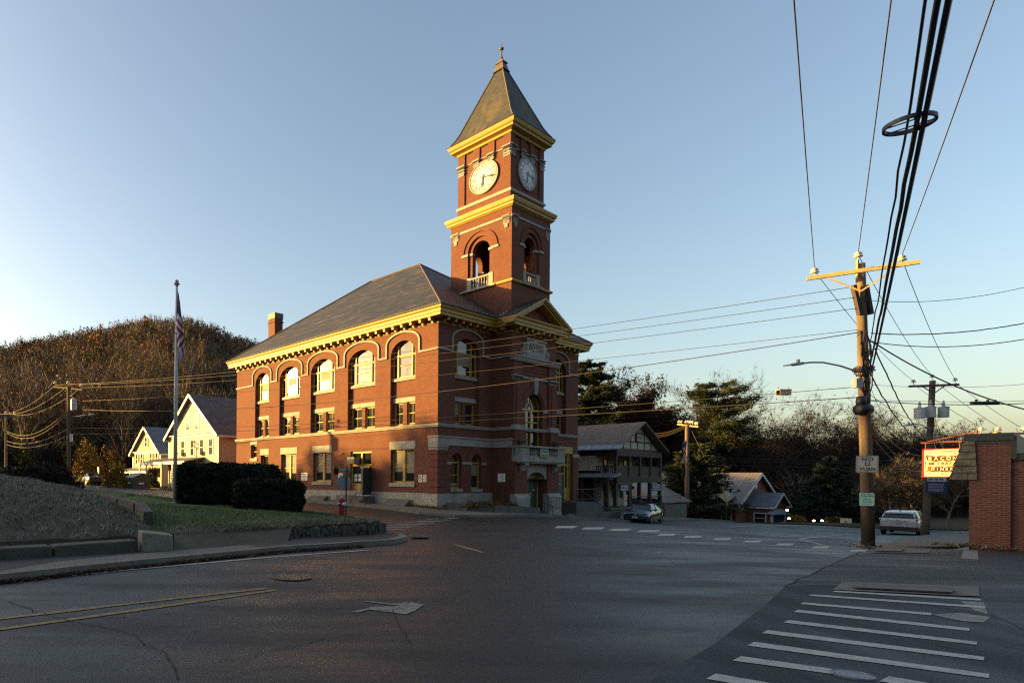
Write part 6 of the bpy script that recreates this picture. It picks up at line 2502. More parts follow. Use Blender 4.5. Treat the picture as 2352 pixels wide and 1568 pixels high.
# splice basket on the low cable
q = at(1800, 900, 24.0)
t = thing('splice_case', 'ribbed tan cable splice case hanging between the low cables', 'splice case', q)
mb = MB()
mb.box(-.22, .22, -.09, .09, -.12, .10)
mb.build('case', MT['porcelain'], t)
mb = MB()
for k in range(7):
    x = -.21 + k * .07
    mb.box(x - .01, x + .01, -.1, .1, -.125, .105)
mb.box(-.24, .24, -.105, .105, .06, .1)
mb.build('rib', MT['arm_wood'], t)
mb = MB()
for x in (-.2, .2):
    mb.tube([(x, 0, .1), (x, 0, .2)], .012, 6)
mb.build('hanger', MT['iron'], t)

# far left pole
B3 = at(14, 1092, 75)
B3.z = g(B3.x, B3.y) + .4
T3_ = at(14, 955, 75)
P3 = pole('pale far utility pole at the extreme left edge', B3, T3_, .19, .14, MT['bark'])
crossarm(P3, at(-8, 955, 75), at(36, 957, 75), .12, .14, MT['bark'], braces=False)
i3 = [at(-6, 951, 75), at(14, 951, 75), at(34, 953, 75)]
for q in i3:
    insulator(P3, loc(P3, q), 1.3)
for k in range(3):
    wire(i2[k], i3[k], .75, .014, ('left', 'middle', 'right')[k] + ' of three top wires between the left pole and the far left pole', 'wire', 'wires at the far left')
for v0, v1, sg, lab in ((938, 988, 1.4, 'upper sagging service wire between the two left poles'), (945, 992, 1.5, 'second sagging service wire between the two left poles'), (983, 1012, .8, 'third wire between the two left poles'), (998, 1020, .75, 'lowest thick cable between the two left poles')):
    wire(at(158, v0, 55), at(14, v1, 75), sg, .016, lab, 'wire', 'wires at the far left')
for v0, lab in ((951, 'high wire leaving the frame left of the far left pole'), (990, 'middle wire leaving the frame left of the far left pole'), (1018, 'low wire leaving the frame left of the far left pole')):
    wire(at(14, v0, 75), at(-300, v0 - 4, 75), .5, .014, lab, 'wire', 'wires at the far left')

# pole by the store with a pair of flags
B4 = at(1578, 1192, 70)
B4.z = g(B4.x, B4.y)
T4_ = at(1578, 976, 70)
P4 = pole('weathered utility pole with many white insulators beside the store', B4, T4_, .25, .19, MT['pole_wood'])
crossarm(P4, at(1556, 974, 71), at(1604, 980, 69), .14, .16, MT['arm_wood'], braces=False)
for u, v in ((1560, 971), (1565, 971), (1576, 971), (1581, 971), (1586, 972), (1591, 972), (1598, 975), (1602, 975)):
    insulator(P4, loc(P4, at(u, v + 2, 70 - (u - 1578) * .04)), 1.3)
mb = MB()
for k in range(4):
    u0 = 1560 + k * 10
    mb.tube([Vector(loc(P4, at(u0, 970, 70))), Vector(loc(P4, at(u0 + 6, 963, 70))), Vector(loc(P4, at(u0 + 14, 965, 70))), Vector(loc(P4, at(u0 + 20, 972, 70)))], .018, 5)
mb.build('jumper_wire', MT['wire'], P4)
for k, (v0, v1) in enumerate(((976, 992), (979, 997), (983, 1001))):
    wire(at(1572, v0, 70), at(1480, v1, 80), .5, .02, ('upper', 'middle', 'lower')[k] + ' of three golden wires behind the store gable', 'wire', 'wires behind the store')
for k, (v0, v1, vv) in enumerate(((1046, 1048, 1034), (1052, 1052, 1052), (1064, 1058, 1068))):
    wire(at(1578, v0, 70), at(2420, v1, 66), .6, .022, ('upper', 'middle', 'lower')[k] + ' dark wire across the wooded bank at right', 'cable', 'dark wires before the woods')
wire(at(1584, 980, 70), at(1618, 1050, 68), 0, .012, 'short guy wire sloping down from the store pole', 'wire')
fp = at(1577, 1060, 69)
t = thing('flag', 'limp striped flag with dark flag below on the store pole', 'flag', fp)
mb = MB()
r_ = random.Random(3)
def rag(mb, w, h, n, mats, ph, x0=0, z0=0, nz=14):
    vs, fs = [], []
    for j in range(nz + 1):
        for i in range(7):
            f = i / 6
            vs.append((x0 - w * f * (.8 + .2 * math.sin(j * .6)), .12 * math.sin(i * 1.6 + ph + j * .15) * .6, z0 + h - h * j / nz - f * .12))
    for j in range(nz):
        for i in range(6):
            fs.append((j * 7 + i, j * 7 + i + 1, (j + 1) * 7 + i + 1, (j + 1) * 7 + i))
    b = len(mb.v)
    mb.v += vs
    for k, f in enumerate(fs):
        mb.f.append(tuple(b + q for q in f))
        mb.m.append(mats((k % 6), k // 6))
rag(mb, .6, 2.4, 8, lambda i, j: (2 if j < 4 else (i + j // 2) % 2), 0)
mb.build('striped_cloth', [MT['red'], MT['white'], MT['blue']], t)
mb = MB()
rag(mb, .5, 1.5, 8, lambda i, j: 0, 1.0, -.1, -1.6)
mb.build('dark_cloth', MT['black'], t)

# transformer pole behind the white SUV
B5 = at(2125, 1231, 38)
B5.z = g(B5.x, B5.y)
T5_ = at(2142, 874, 38)
P5 = pole('dark utility pole with three grey transformers beside the white SUV', B5, T5_, .19, .14, MT['pole_dark'])
crossarm(P5, at(2088, 887, 38), at(2202, 883, 37.5), .11, .13, MT['pole_dark'], .55, .5)
i5 = [at(2098, 882, 37.9), at(2141, 870, 38), at(2194, 878, 37.5)]
for q in i5:
    insulator(P5, loc(P5, q), .9)
for u, v in ((2112, 949), (2137, 946), (2167, 946)):
    c = Vector(loc(P5, at(u, v, 37.6)))
    mb = MB()
    mb.lathe([(.05, -.34), (.25, -.33), (.25, .27), (.27, .28), (.27, .32), (.1, .36)], c, 12)
    x = mb.build('transformer', MT['xfmr'], P5)
    mb = MB()
    mb.lathe([(.06, .36), (.09, .4), (.05, .5), (.09, .54), (.04, .62), (.06, .66), (.02, .74)], c, 8)
    mb.build('bushing', MT['porcelain'], x)
lamp_arm(P5, [at(2090, 975, 36.6), at(2100, 973.5, 36.7), at(2115, 975, 37.1), at(2138, 986, 37.8), at(2141, 995, 38)], .65, .028)
for k, (a_, b_) in enumerate(((iL, i5[0]), (iC, i5[1]), (iR, i5[2]))):
    wire(a_ + Vector((0, 0, .2)), b_ + Vector((0, 0, .2)), .35, .011, ('left', 'centre', 'right')[k] + ' top wire between the main pole and the transformer pole', 'cable', 'wires to the transformer pole')
for k, (u0, v0, u1, v1, sg, r_, lab) in enumerate(((2010, 800, 2132, 1013, .5, .022, 'upper twisted black cable to the transformer pole'), (1998, 855, 2138, 1017, .75, .022, 'lower twisted black cable to the transformer pole'),
        (1998, 905, 2108, 965, .2, .010, 'thin cable toward the first transformer'), (2000, 970, 2118, 1046, .35, .02, 'upper thick cable drooping toward the diner sign'), (2003, 985, 2120, 1062, .5, .022, 'middle thick cable drooping toward the diner sign'),
        (2004, 1003, 2122, 1078, .55, .022, 'lower thick cable drooping toward the diner sign'), (1998, 930, 2112, 1035, .2, .012, 'straight thin cable toward the diner sign bracket'), (1998, 885, 2070, 1030, .25, .007, 'hair thin wire slanting down right of the main pole'))):
    wire(at(u0, v0, 22.3), at(u1, v1, 37.8), sg, r_, lab, 'cable', 'cables between main pole and transformer pole', 30, 'overhead_cable', .03 if 'twisted' in lab else 0, k)
for k, (u0, v0, u1, v1, sg, r_, lab) in enumerate(((1998, 690, 2380, 653, .25, .010, 'thin wire leaving the frame right, highest of its set'), (2000, 765, 2380, 737, .2, .019, 'thick twisted cable leaving the frame right below the thin one'), (2000, 785, 2380, 774, .25, .016, 'third cable leaving the frame right'),
        (2002, 783, 2400, 950, .35, .022, 'heavy black cable drooping to the right edge'), (1998, 918, 2380, 920, .05, .008, 'upper messenger wire with clips at right'), (1998, 920, 2380, 925, .1, .016, 'lower clipped cable at right'), (1998, 883, 2380, 880, .12, .007, 'fine level wire behind the transformer pole'))):
    wire(at(u0, v0, 22.3), at(u1, v1, 20.5), sg, r_, lab, 'cable', 'wires leaving the frame at right', 30, 'overhead_cable', .008 if 'twisted' in lab else 0, k)
t = thing('cable_closure', 'long black splice tube on the clipped cable at the right', 'cable closure', at(2262, 925.5, 20.9))
mb = MB()
mb.tube([(-.47, 0, 0), (.47, .0, .02)], .055, 10)
mb.build('tube', MT['cable'], t)
mb = MB()
for x in (-.3, .1, .35):
    mb.box(x - .03, x + .03, -.02, .02, .04, .12)
mb.build('clip', MT['cable'], t)
# wires and insulators above the diner roof
t = thing('roof_pole', 'top of a pale wooden pole and crossarm showing over the diner roof', 'pole top', at(2290, 1000, 32))
mb = MB()
mb.tube([(0, 0, -6), (0, 0, .2)], .14, 10)
mb.build('pole_shaft', MT['arm_wood'], t)
mb = MB()
mb.bar((-.95, 0, .05), (1.1, -.35, .1), .1, .12)
mb.build('crossarm', MT['arm_wood'], t)
for x, y in ((-.85, 0), (0, -.05), (1.0, -.33)):
    insulator(t, (x, y, .14), 1.0)
bp = t.location
for k, (x, src) in enumerate(((-.85, i5[0]), (0, i5[1]), (1.0, i5[2]))):
    wire(src, bp + Vector((x, -.1 * k, .42)), .1, .011, ('left', 'middle', 'right')[k] + ' wire from the transformer pole down to the pole over the diner', 'cable', 'wires over the diner')
wire(at(2172, 965, 37.5), bp + Vector((-.85, 0, .4)), .25, .01, 'slack service wire from the right transformer to the diner pole', 'cable', 'wires over the diner')
wire(at(2143, 990, 37.8), dl(1.0, -.2, 3.3), .35, .014, 'twisted service wire dropping onto the diner roof corner', 'cable', 'wires over the diner')
wire(at(2143, 985, 37.8), dl(2.0, .4, 2.4), .25, .012, 'service wire dropping behind the diner awning', 'cable', 'wires over the diner')
wire(at(2143, 995, 37.8), dl(2.5, 1.0, 3.0), .25, .012, 'service wire dropping to the diner sign pipe', 'cable', 'wires over the diner')
wire(bp + Vector((1.0, 0, .4)), at(2420, 1120, 24), .15, .011, 'wire slanting down past the right edge of the diner coping', 'cable', 'wires over the diner')
# blue banner on the transformer pole
q = at(2151, 1132, 37.2)
t = thing('banner', 'navy banner with pale lettered panel hanging on the transformer pole', 'banner', q, -.3)
mb = MB()
mb.box(-.52, .52, 0, .02, 0, 1.15)
mb.build('cloth', MT['blue'], t)
mb = MB()
mb.box(-.46, .46, -.006, 0, .72, 1.1)
pn = mb.build('panel', MT['silver'], t)
mb = MB()
lines(mb, lambda a, z, t_: (a, t_, z), -.4, .4, .76, 1.06, 2, random.Random(12), -.012, .6)
mb.build('lettering', MT['blue'], pn)
mb = MB()
lines(mb, lambda a, z, t_: (a, t_, z), -.42, .42, .1, .62, 5, random.Random(13), -.004, .35)
mb.build('lettering', MT['silver'], t)

# ------------------------------------------------------------------ flagpole and flag
bF = at(402, 1155, 27)
bF.z = lz(bF.x, bF.y)
zt = at(402, 657, 27).z
t = thing('flagpole', 'tall grey flagpole with ball top standing on the lawn', 'flagpole', bF)
mb = MB()
h = zt - bF.z
mb.tube([(0, 0, -.1), (0, 0, h * .5), (0, 0, h)], [.10, .085, .05], 14)
mb.build('pole_shaft', M('grey pole paint', (.42, .42, .42), .5, var=.1), t, smooth=True)
mb = MB()
mb.lathe([(.02, h), (.08, h + .005), (.08, h + .03), (.03, h + .04), (.04, h + .08), (.14, h + .085), (.14, h + .11), (.03, h + .12)], (0, 0, 0), 14)
mb.lathe([(.09 * math.sin(math.pi * k / 8) + .002, h + .20 - .09 * math.cos(math.pi * k / 8)) for k in range(9)], (0, 0, 0), 14)
mb.build('ball_finial', MT['lamp'], t, smooth=True)
mb = MB()
mb.lathe([(.14, -.05), (.14, .04), (.11, .07)], (0, 0, 0), 12)
mb.build('base_collar', MT['alu'], t)
# hanging flag: folds of a limp cloth
MT['flag_w'] = M('flag white', (.50, .49, .52), .8, var=.08)
MT['flag_r'] = M('flag red', (.22, .015, .03), .8, var=.15)
MT['flag_b'] = M('flag blue', (.012, .018, .06), .8, var=.15)
FH = 3.2
t = thing('flag', 'limp American flag hanging down its tall pole on the lawn', 'flag', (bF.x, bF.y, zt - .25 - FH))
prof_f = [(0, .06, .10), (.12, .055, .16), (.30, .02, .22), (.45, -.06, .27), (.58, -.09, .31), (.60, -.02, .33), (.70, .05, .35), (.82, .05, .38), (.90, .10, .40), (1.0, .18, .30)]
vs, fs, ms = [], [], []
NJ, NI = 90, 18
for j in range(NJ + 1):
    f = j / NJ
    xa = float(np.interp(f, [q[0] for q in prof_f], [q[1] for q in prof_f]))
    xb = float(np.interp(f, [q[0] for q in prof_f], [q[2] for q in prof_f]))
    for i in range(NI + 1):
        q = i / NI
        vs.append((xa + (xb - xa) * q, -.10 + .07 * math.sin(q * 7.5 + f * 3) * min(1, f * 3), FH * (1 - f) - .10 * q * (1 if f < .6 else -.3)))
for j in range(NJ):
    for i in range(NI):
        fs.append((j * (NI + 1) + i, j * (NI + 1) + i + 1, (j + 1) * (NI + 1) + i + 1, (j + 1) * (NI + 1) + i))
        f, q = j / NJ, i / NI
        if f < .29 + .05 * q:
            ms.append(2)
        elif f < .60:
            ms.append(int((f - .29 - .09 * q) / .052) % 2 + 0)
        elif f < .78:
            ms.append(int((f + .13 * q) / .06) % 2)
        else:
            ms.append(int((q * 5 - f * 2.5)) % 2)
mb = MB()
mb.v, mb.f, mb.m = vs, fs, ms
cl = mb.build('cloth', [MT['flag_w'], MT['flag_r'], MT['flag_b']], t, smooth=True)
mb = MB()
for a in range(5):
    for b in range(2):
        f, q = .10 + a * .042, .3 + .45 * b + .12 * (a % 2)
        v = Vector(vs[int(f * NJ) * (NI + 1) + int(q * NI)])
        mb.add([v + Vector((.028 * math.cos(R(90 + 72 * k * 2)), -.02, .028 * math.sin(R(90 + 72 * k * 2)))) for k in range(5)], [(0, 1, 2), (0, 2, 3), (0, 3, 4)])
mb.build('star', MT['flag_w'], cl)

# ------------------------------------------------------------------ street furniture
hp = Vector((3.74, 25.4, lz(3.74, 25.4)))
t = thing('fire_hydrant', 'dark red fire hydrant with silver caps at the lawn corner', 'fire hydrant', hp, .5)
mb = MB()
mb.lathe([(.15, -.05), (.15, .03), (.12, .05), (.115, .40), (.145, .41), (.145, .46), (.125, .47), (.125, .60), (.16, .61), (.16, .645), (.13, .66)], (0, 0, 0), 16)
mb.build('barrel', MT['hyd_red'], t, smooth=False)
mb = MB()
mb.lathe([(.13, .66), (.12, .71), (.08, .75), (.05, .765)], (0, 0, 0), 16)
mb.build('bonnet', MT['hyd_red'], t, smooth=True)
mb = MB()
mb.lathe([(.05, .755), (.055, .80), (.03, .81), (.028, .86)], (0, 0, 0), 6)
mb.build('operating_nut', MT['silver'], t)
for ax, c, r_ in (('x', (-.20, 0, .53), .055), ('x', (.10, 0, .53), .055), ('y', (0, -.24, .50), .085)):
    mb = MB()
    if ax == 'x':
        mb.lathe([(r_ * .9, 0), (r_, .02), (r_, .10)], c, 12, 'x')
        mb.lathe([(.02, -.03 if c[0] < 0 else .10), (.02, 0.0 if c[0] < 0 else .13)], c, 6, 'x')
    else:
        mb.lathe([(r_ * .8, 0), (r_, .02), (r_, .14)], c, 14, 'y')
        mb.lathe([(.025, -.035), (.025, 0)], c, 6, 'y')
    mb.build('cap', MT['silver'], t)
mb = MB()
mb.tube([(-.02, 0, .86), (-.02, 0, 1.12)], .006, 5)
mb.build('marker_rod', MT['alu'], t)

sp = Vector((4.0, 26.0, lz(4.0, 26.0)))
t = thing('stop_sign', 'grey back of an octagonal stop sign with green street name blade', 'stop sign', sp, .18)
mb = MB()
mb.tube([(0, 0, -.2), (.03, 0, 2.12)], .032, 8)
mb.build('post', MT['iron'], t)
mb = MB()
oc = [(-.02 + .335 * math.cos(R(22.5 + 45 * k)), 1.42 + .335 * math.sin(R(22.5 + 45 * k))) for k in range(8)]
mb.slab(oc, lambda a, z, q: (a - .06, .045 + q, z), 0, .006)
mb.build('octagon_back', MT['alu'], t)
mb = MB()
mb.panel(oc, [], lambda a, z, q: (a - .06, .055, z), 0)
mb.build('octagon_face', MT['red'], t)
mb = MB()
mb.box(-.28, .22, -.02, .0, 1.90, 2.05)
bl = mb.build('name_blade', M('street name green', (.02, .16, .10), .5), t)
text('lettering', 'DEPOT', MT['white'], .10, plane_mat((-.10, -.023, 1.975), (1, 0, 0), (0, 0, 1)), bl, .002, bold=.002, sx=.95)
text('lettering', 'ST', MT['white'], .07, plane_mat((.15, -.023, 1.985), (1, 0, 0), (0, 0, 1)), bl, .002, bold=.002)

# signs on the hall
def wall_sign(name, label, cat, side, a0, a1, z0, z1, face, ink, n, seed, words=None):
    if side == 'L':
        o = hl(-.012, (a0 + a1) / 2, z0)
        rz = TH - math.pi / 2
    else:
        o = hl((a0 + a1) / 2, -.012, z0)
        rz = TH
    t = plate_sign(name, label, cat, o + (BX * -.0), rz, abs(a1 - a0), z1 - z0, face, None, .03)
    w, h = abs(a1 - a0), z1 - z0
    if words:
        for i, wd in enumerate(words):
            text('lettering', wd, ink, h * .2, TX(0, h * (1 - (i + .6) / (len(words) + .2))), t, .002, sx=.9)
    else:
        mb = MB()
        lines(mb, lambda a, z, q: (a, q, z), -w * .4, w * .4, h * .08, h * .92, n, random.Random(seed))
        mb.build('lettering', ink, t)
    return t
wall_sign('wall_sign', 'white three line parking sign on the brick between two ground floor windows', 'sign', 'L', 13.2, 14.0, 1.5, 2.16, MT['white'], MT['sign_ink'], 3, 1, ['TOWN HALL', 'PARKING', 'ONLY'])
wall_sign('wall_sign', 'white notice on the brick just behind the stop sign', 'sign', 'L', 8.95, 9.45, 1.45, 2.1, MT['white'], MT['sign_ink'], 4, 2)
tt = wall_sign('wall_sign', 'left of two small parking signs on the sunlit corner of the hall', 'sign', 'L', 1.23, 1.54, 1.5, 2.0, MT['white'], MT['red'], 3, 3)
mb = MB()
mb.panel(rect(-.07, .07, .24, .36), [], lambda a, z, q: (a, q, z), -.006)
mb.build('symbol', MT['sign_teal'], tt)
wall_sign('wall_sign', 'right of two small parking signs on the sunlit corner of the hall', 'sign', 'L', .88, 1.16, 1.5, 2.0, MT['white'], MT['red'], 4, 4)
wall_sign('wall_sign', 'small blue lettered parking sign on the shaded front corner of the hall', 'sign', 'F', .22, .55, 1.42, 1.92, MT['white'], MT['blue'], 4, 5)
wall_sign('wall_sign', 'narrow notice on the brick pier beside the ochre side door', 'sign', 'F', 17.65, 17.9, .8, 1.4, MT['white'], MT['blue'], 4, 6)
t = thing('hanging_sign', 'black bell topped sign hanging from an iron bracket by the side door', 'hanging sign', hl(0, 9.0, 2.0), TH)
mb = MB()
mb.slab([(-.95, 0), (-.42, 0), (-.42, .42), (-.52, .48), (-.58, .62), (-.685, .68), (-.79, .62), (-.85, .48), (-.95, .42)], lambda a, z, q: (a, q, z), -.02, .02, back=True)
mb.build('board', MT['black'], t)
mb = MB()
mb.tube([(-1.0, 0, .80), (0, 0, .80)], .018, 6)
mb.tube([(-.3, 0, .8), (-.05, 0, .5), (-.02, 0, .42)], .015, 6)
mb.tube([(-.85, 0, .5), (-.85, 0, .8)], .01, 5)
mb.tube([(-.52, 0, .5), (-.52, 0, .8)], .01, 5)
mb.build('bracket', MT['iron'], t)
mb = MB()
mb.lathe([(.0, -.03), (.06, -.03), (.06, -.025), (0, -.025)], (-.685, 0, .52), 10, 'y')
mb.build('emblem', MT['sage'], t)
ac_unit(tuple(hl(.1, 7.58, 2.84)), TH, 'grey window air conditioner over the side door of the hall', (.62, .72, .46), 'alu')

def handrail(name, label, o, rotz, pts, h, n, mat='iron'):
    """pts: foot line in local coordinates; posts, two rails and n balusters"""
    t = thing(name, label, 'handrail', o, rotz)
    P = [Vector(p) for p in pts]
    up = Vector((0, 0, h))
    mb = MB()
    mb.tube([p + up for p in P], .025, 6)
    mb.tube([p + up * .22 for p in P], .018, 6)
    mb.build('rail', MT[mat], t)
    for p in P:
        mb = MB()
        mb.tube([p, p + up], .024, 6)
        mb.build('post', MT[mat], t)
    if n:
        mb = MB()
        for a, b in zip(P, P[1:]):
            for k in range(1, n):
                q = a.lerp(b, k / n)
                mb.tube([q + up * .22, q + up], .011, 5)
        mb.build('balusters', MT[mat], t)
    return t
handrail('handrail', 'sloped iron handrail on the side entrance steps of the hall', hl(0, 0), TH, [(-.3, 6.4, .42), (-1.1, 6.4, .42), (-1.7, 6.4, -.15)], .95, 5)
handrail('handrail', 'black handrail right of the green double doors', hl(0, 0), TH, [(10.3, -2.1, -.5), (10.3, -2.9, -.55), (10.3, -3.9, -.95)], .95, 4)
handrail('handrail', 'black handrail left of the green double doors', hl(0, 0), TH, [(7.8, -2.1, -.5), (7.8, -3.0, -.75), (7.8, -3.6, -1.0)], .9, 0)
# stoop of the right wing
t = thing('entrance_stoop', 'concrete stoop and steps under the ochre bay of the hall', 'steps', hl(15, -1, -1), TH)
mb = MB()
mb.box(-.6, 2.6, -.9, .95, -.6, .98)
for i in range(6):
    mb.box(2.6 + i * .3, 2.9 + i * .3, -.9, .5, -.8, .82 - i * .16)
mb.build('step', MT['stone_dark'], t)
handrail('handrail', 'black iron railing along the stoop and down the right steps', hl(0, 0), TH, [(14.5, -1.85, 0), (17.5, -1.85, 0), (19.6, -1.85, -1.1)], 1.0, 8)
handrail('handrail', 'second lower black railing right of the hall steps', hl(0, 0), TH, [(18.2, -.4, -.2), (20.6, -.6, -1.15)], 1.0, 4)
t = thing('low_wall', 'mossy concrete low wall below the right wing of the hall', 'low wall', hl(14, -2.6, -1.2), TH)
mb = MB()
mb.box(-2.6, 5.5, -.25, .1, -.4, .42)
mb.build('wall_body', MT['stone_dark'], t)
t = thing('planting_kerb', 'curved low stone edging of the planting strip along the hall front', 'edging', hl(2, -2.2, -.6), TH)
mb = MB()
pth = [(-1.4, 1.9), (-.9, .6), (.4, -.3), (2.5, -.5), (5.4, -.6)]
for a, b in zip(pth, pth[1:]):
    k = 3
    for j in range(k):
        p = Vector(a).lerp(Vector(b), j / k)
        q = Vector(a).lerp(Vector(b), (j + .97) / k)
        wp, wq = hl(2 + p.x, -2.2 + p.y), hl(2 + q.x, -2.2 + q.y)
        zp, zq = g(wp.x, wp.y) + .62, g(wq.x, wq.y) + .62
        mb.bar((p.x, p.y, zp - .25 + .5), (q.x, q.y, zq - .25 + .5), .26, .62)
mb.build('edging_stone', MT['stone_dark'], t)
structure('planting_bed', drape([H2(.6, -.1), H2(.8, -1.4), H2(2.2, -2.45), H2(7.3, -2.7), H2(7.3, -1.5), H2(6.1, -.1)], gz(.42), .6), MT['soil'])
def clumps(name, label, pts, n, r, h, mats, seed, leaf=.05, kind='stuff'):
    rs = np.random.RandomState(seed)
    C = []
    for (x, y, z) in pts:
        q = rs.normal(size=(n, 3)) * np.array([r, r, h * .4])
        q[:, 2] = np.abs(q[:, 2]) + .02
        C.append(q + np.array([x, y, z]))
    P = np.concatenate(C)
    m = len(P)
    D1, D2 = rs.normal(size=(m, 3)) * leaf, rs.normal(size=(m, 3)) * leaf
    V = np.stack([P - D1, P + D2, P + D1], 1).reshape(-1, 3)
    o = tri_mesh(name, V, mats, rs, 3)
    return tag(o, label, 'plants', kind=kind)
pts = []
rr = random.Random(5)
for k in range(14):
    p = hl(1.0 + k * .45, -1.2 - rr.random() * 1.0)
    pts.append((p.x, p.y, g(p.x, p.y) + .45))
clumps('garden_plants', 'low autumn plants in the bed along the front of the hall', pts, 160, .20, .38, [MT['leaf_olive'], MT['leaf_gold'], MT['leaf_red'], MT['twig']], 3)
pts = [(*W2(hl(-.35, 2.0 - k * .22)), g(*W2(hl(-.35, 2.0 - k * .22))) + .16) for k in range(14)]
clumps('weeds', 'yellowing weeds along the foot of the hall wall', pts, 60, .10, .16, [MT['leaf_olive'], MT['leaf_gold']], 4, .035)
# sign post in the front planting bed: two white plates back to back
q = hl(4.3, -2.0)
t = thing('post_sign', 'pair of white sign plates on a dark post before the arched windows', 'sign', (q.x, q.y, g(q.x, q.y) + .3), .3)
mb = MB()
mb.tube([(0, 0, 0), (0, 0, 2.4)], .03, 8)
mb.build('post', MT['iron'], t)
for s_ in (-1, 1):
    mb = MB()
    mb.add([(s_ * .02, -.04, 1.85), (s_ * .30, .10, 1.85), (s_ * .30, .10, 2.42), (s_ * .02, -.04, 2.42)], [(0, 1, 2, 3)])
    mb.build('plate', MT['sign_tan'], t)

# things round the store
q = gp(1362, 1178)
t = thing('mailbox', 'dark blue street mailbox at the foot of the hall steps', 'mailbox', hl(22.3, .4, -1.25), TH)
mb = MB()
mb.box(-.3, .3, -.3, .3, .12, .95)
n_ = 10
vs = [( -.3, -.3 * math.cos(math.pi * k / n_), .95 + .28 * math.sin(math.pi * k / n_)) for k in range(n_ + 1)]
vs += [(.3, y, z) for _, y, z in vs]
mb.add(vs, [(k, k + 1, n_ + 2 + k, n_ + 1 + k) for k in range(n_)] + [tuple(range(n_ + 1)), tuple(range(2 * n_ + 1, n_, -1))])
bx_ = mb.build('body', MT['blue'], t)
mb = MB()
for x in (-.25, .25):
    for y in (-.25, .25):
        mb.box(x - .04, x + .04, y - .04, y + .04, -.1, .13)
mb.build('leg', MT['blue'], t)
mb = MB()
mb.box(-.2, .2, -.315, -.3, .4, .7)
mb.build('label', MT['white'], bx_)
t = thing('post_sign', 'small pale parking notice on a post before the store', 'sign', hl(24.2, -1.2, -1.5), TH)
mb = MB()
mb.tube([(0, 0, 0), (0, 0, 1.6)], .03, 6)
mb.build('post', MT['alu'], t)
for z0, z1, m_ in ((1.0, 1.35, 'white'), (1.42, 2.0, 'sign_tan')):
    mb = MB()
    mb.box(-.28, .28, -.03, -.01, z0, z1)
    pl = mb.build('plate', MT[m_], t)
    mb = MB()
    lines(mb, lambda a, z, q_: (a, q_, z), -.22, .22, z0 + .04, z1 - .04, 3, random.Random(int(z0 * 10)), -.036)
    mb.build('lettering', MT['red'], pl)
for x, lab in ((26.6, 'white plate sign hung on the store gallery post left of the car'),):
    t = plate_sign('wall_sign', lab, 'sign', hl(x, -.12, .1), TH, .5, .6, MT['sign_tan'], None)
    mb = MB()
    lines(mb, lambda a, z, q_: (a, q_, z), -.2, .2, .08, .52, 4, random.Random(21))
    mb.build('lettering', MT['blue'], t)
handrail('handrail', 'black railing along the store porch front', hl(25.2, 0), TH, [(3.0, -.05, -.72), (6.2, -.05, -.72), (9.5, -.05, -.72)], .95, 14)
handrail('handrail', 'black ramp railing left of the car before the store', hl(25.2, 0), TH, [(.6, -1.2, -1.0), (2.6, -1.4, -1.2), (2.7, -2.2, -1.4)], .95, 0)
handrail('handrail', 'dark sloping railing between the store and the pole', hl(25.2, 0), TH, [(9.9, .2, -.9), (16, .6, -.7)], 1.0, 20)
t = thing('low_wall', 'pale concrete low wall behind the dark green car', 'low wall', hl(36.5, -.6, -1.6), TH)
mb = MB()
mb.box(-2.5, 2.6, 0, .2, -.5, .95)
mb.build('wall_body', MT['concrete'], t)
def hyd_small(name, label, p, mat):
    t = thing(name, label, 'fire hydrant', p)
    mb = MB()
    mb.lathe([(.16, 0), (.16, .05), (.11, .07), (.11, .5), (.15, .52), (.15, .57), (.1, .68), (.04, .74)], (0, 0, 0), 12)
    mb.build('barrel', mat, t)
    mb = MB()
    mb.lathe([(.06, -.2), (.06, .2)], (0, 0, .42), 8, 'x')
    mb.build('cap', mat, t)
p = gp(1573, 1192)
hyd_small('fire_hydrant', 'small yellow fire hydrant at the foot of the store pole', p, M('hydrant yellow', (.35, .27, .03), .5))
p = at(1668, 1190, 60)
t = thing('traffic_sign', 'pale back of a diamond road sign before the brick building', 'traffic sign', (p.x, p.y, g(p.x, p.y)), -.5)
zc = at(1668, 1139, 60).z - g(p.x, p.y)
mb = MB()
mb.tube([(0, 0, 0), (0, 0, zc + .3)], .05, 6)
mb.build('post', MT['iron'], t)
mb = MB()
mb.add([(0, -.06, zc - .62), (.62, -.06, zc), (0, -.06, zc + .62), (-.62, -.06, zc)], [(0, 1, 2, 3)])
mb.build('diamond', MT['sign_tan'], t)
mb = MB()
mb.bar(at(1659, 1118, 58), at(1671, 1160, 58), .07, .07)
solo('guy_marker', mb, M('marker yellow', (.45, .32, .03), .6), 'thin yellow guy wire marker leaning beside the diamond sign', 'guy marker', at(1671, 1160, 58))
# lit garden spots
lampm = emit('lit lamp', (1.0, .82, .55), 14)
for u, v, Y, lab in ((1808, 1171, 66, 'small lit lamp right of the notice kiosk, upper one'), (1812, 1190, 64, 'small lit lamp right of the notice kiosk, lower one'), (1869, 1195, 66, 'left of two lit ground spotlights before the big spruce'), (1888, 1195, 66, 'right of two lit ground spotlights before the big spruce')):
    p = at(u, v, Y)
    gzz = g(p.x, p.y)
    t = thing('garden_lamp', lab, 'garden lamp', (p.x, p.y, min(gzz, p.z - .2)), 0, 'lit garden lamps')
    hgt = p.z - min(gzz, p.z - .2)
    mb = MB()
    mb.tube([(0, 0, 0), (0, 0, hgt)], .04, 6)
    mb.build('stake', MT['iron'], t)
    mb = MB()
    mb.lathe([(.02, -.09), (.10, -.06), (.12, 0), (.10, .06), (.02, .09)], (0, 0, hgt), 10)
    mb.build('bulb', lampm, t)
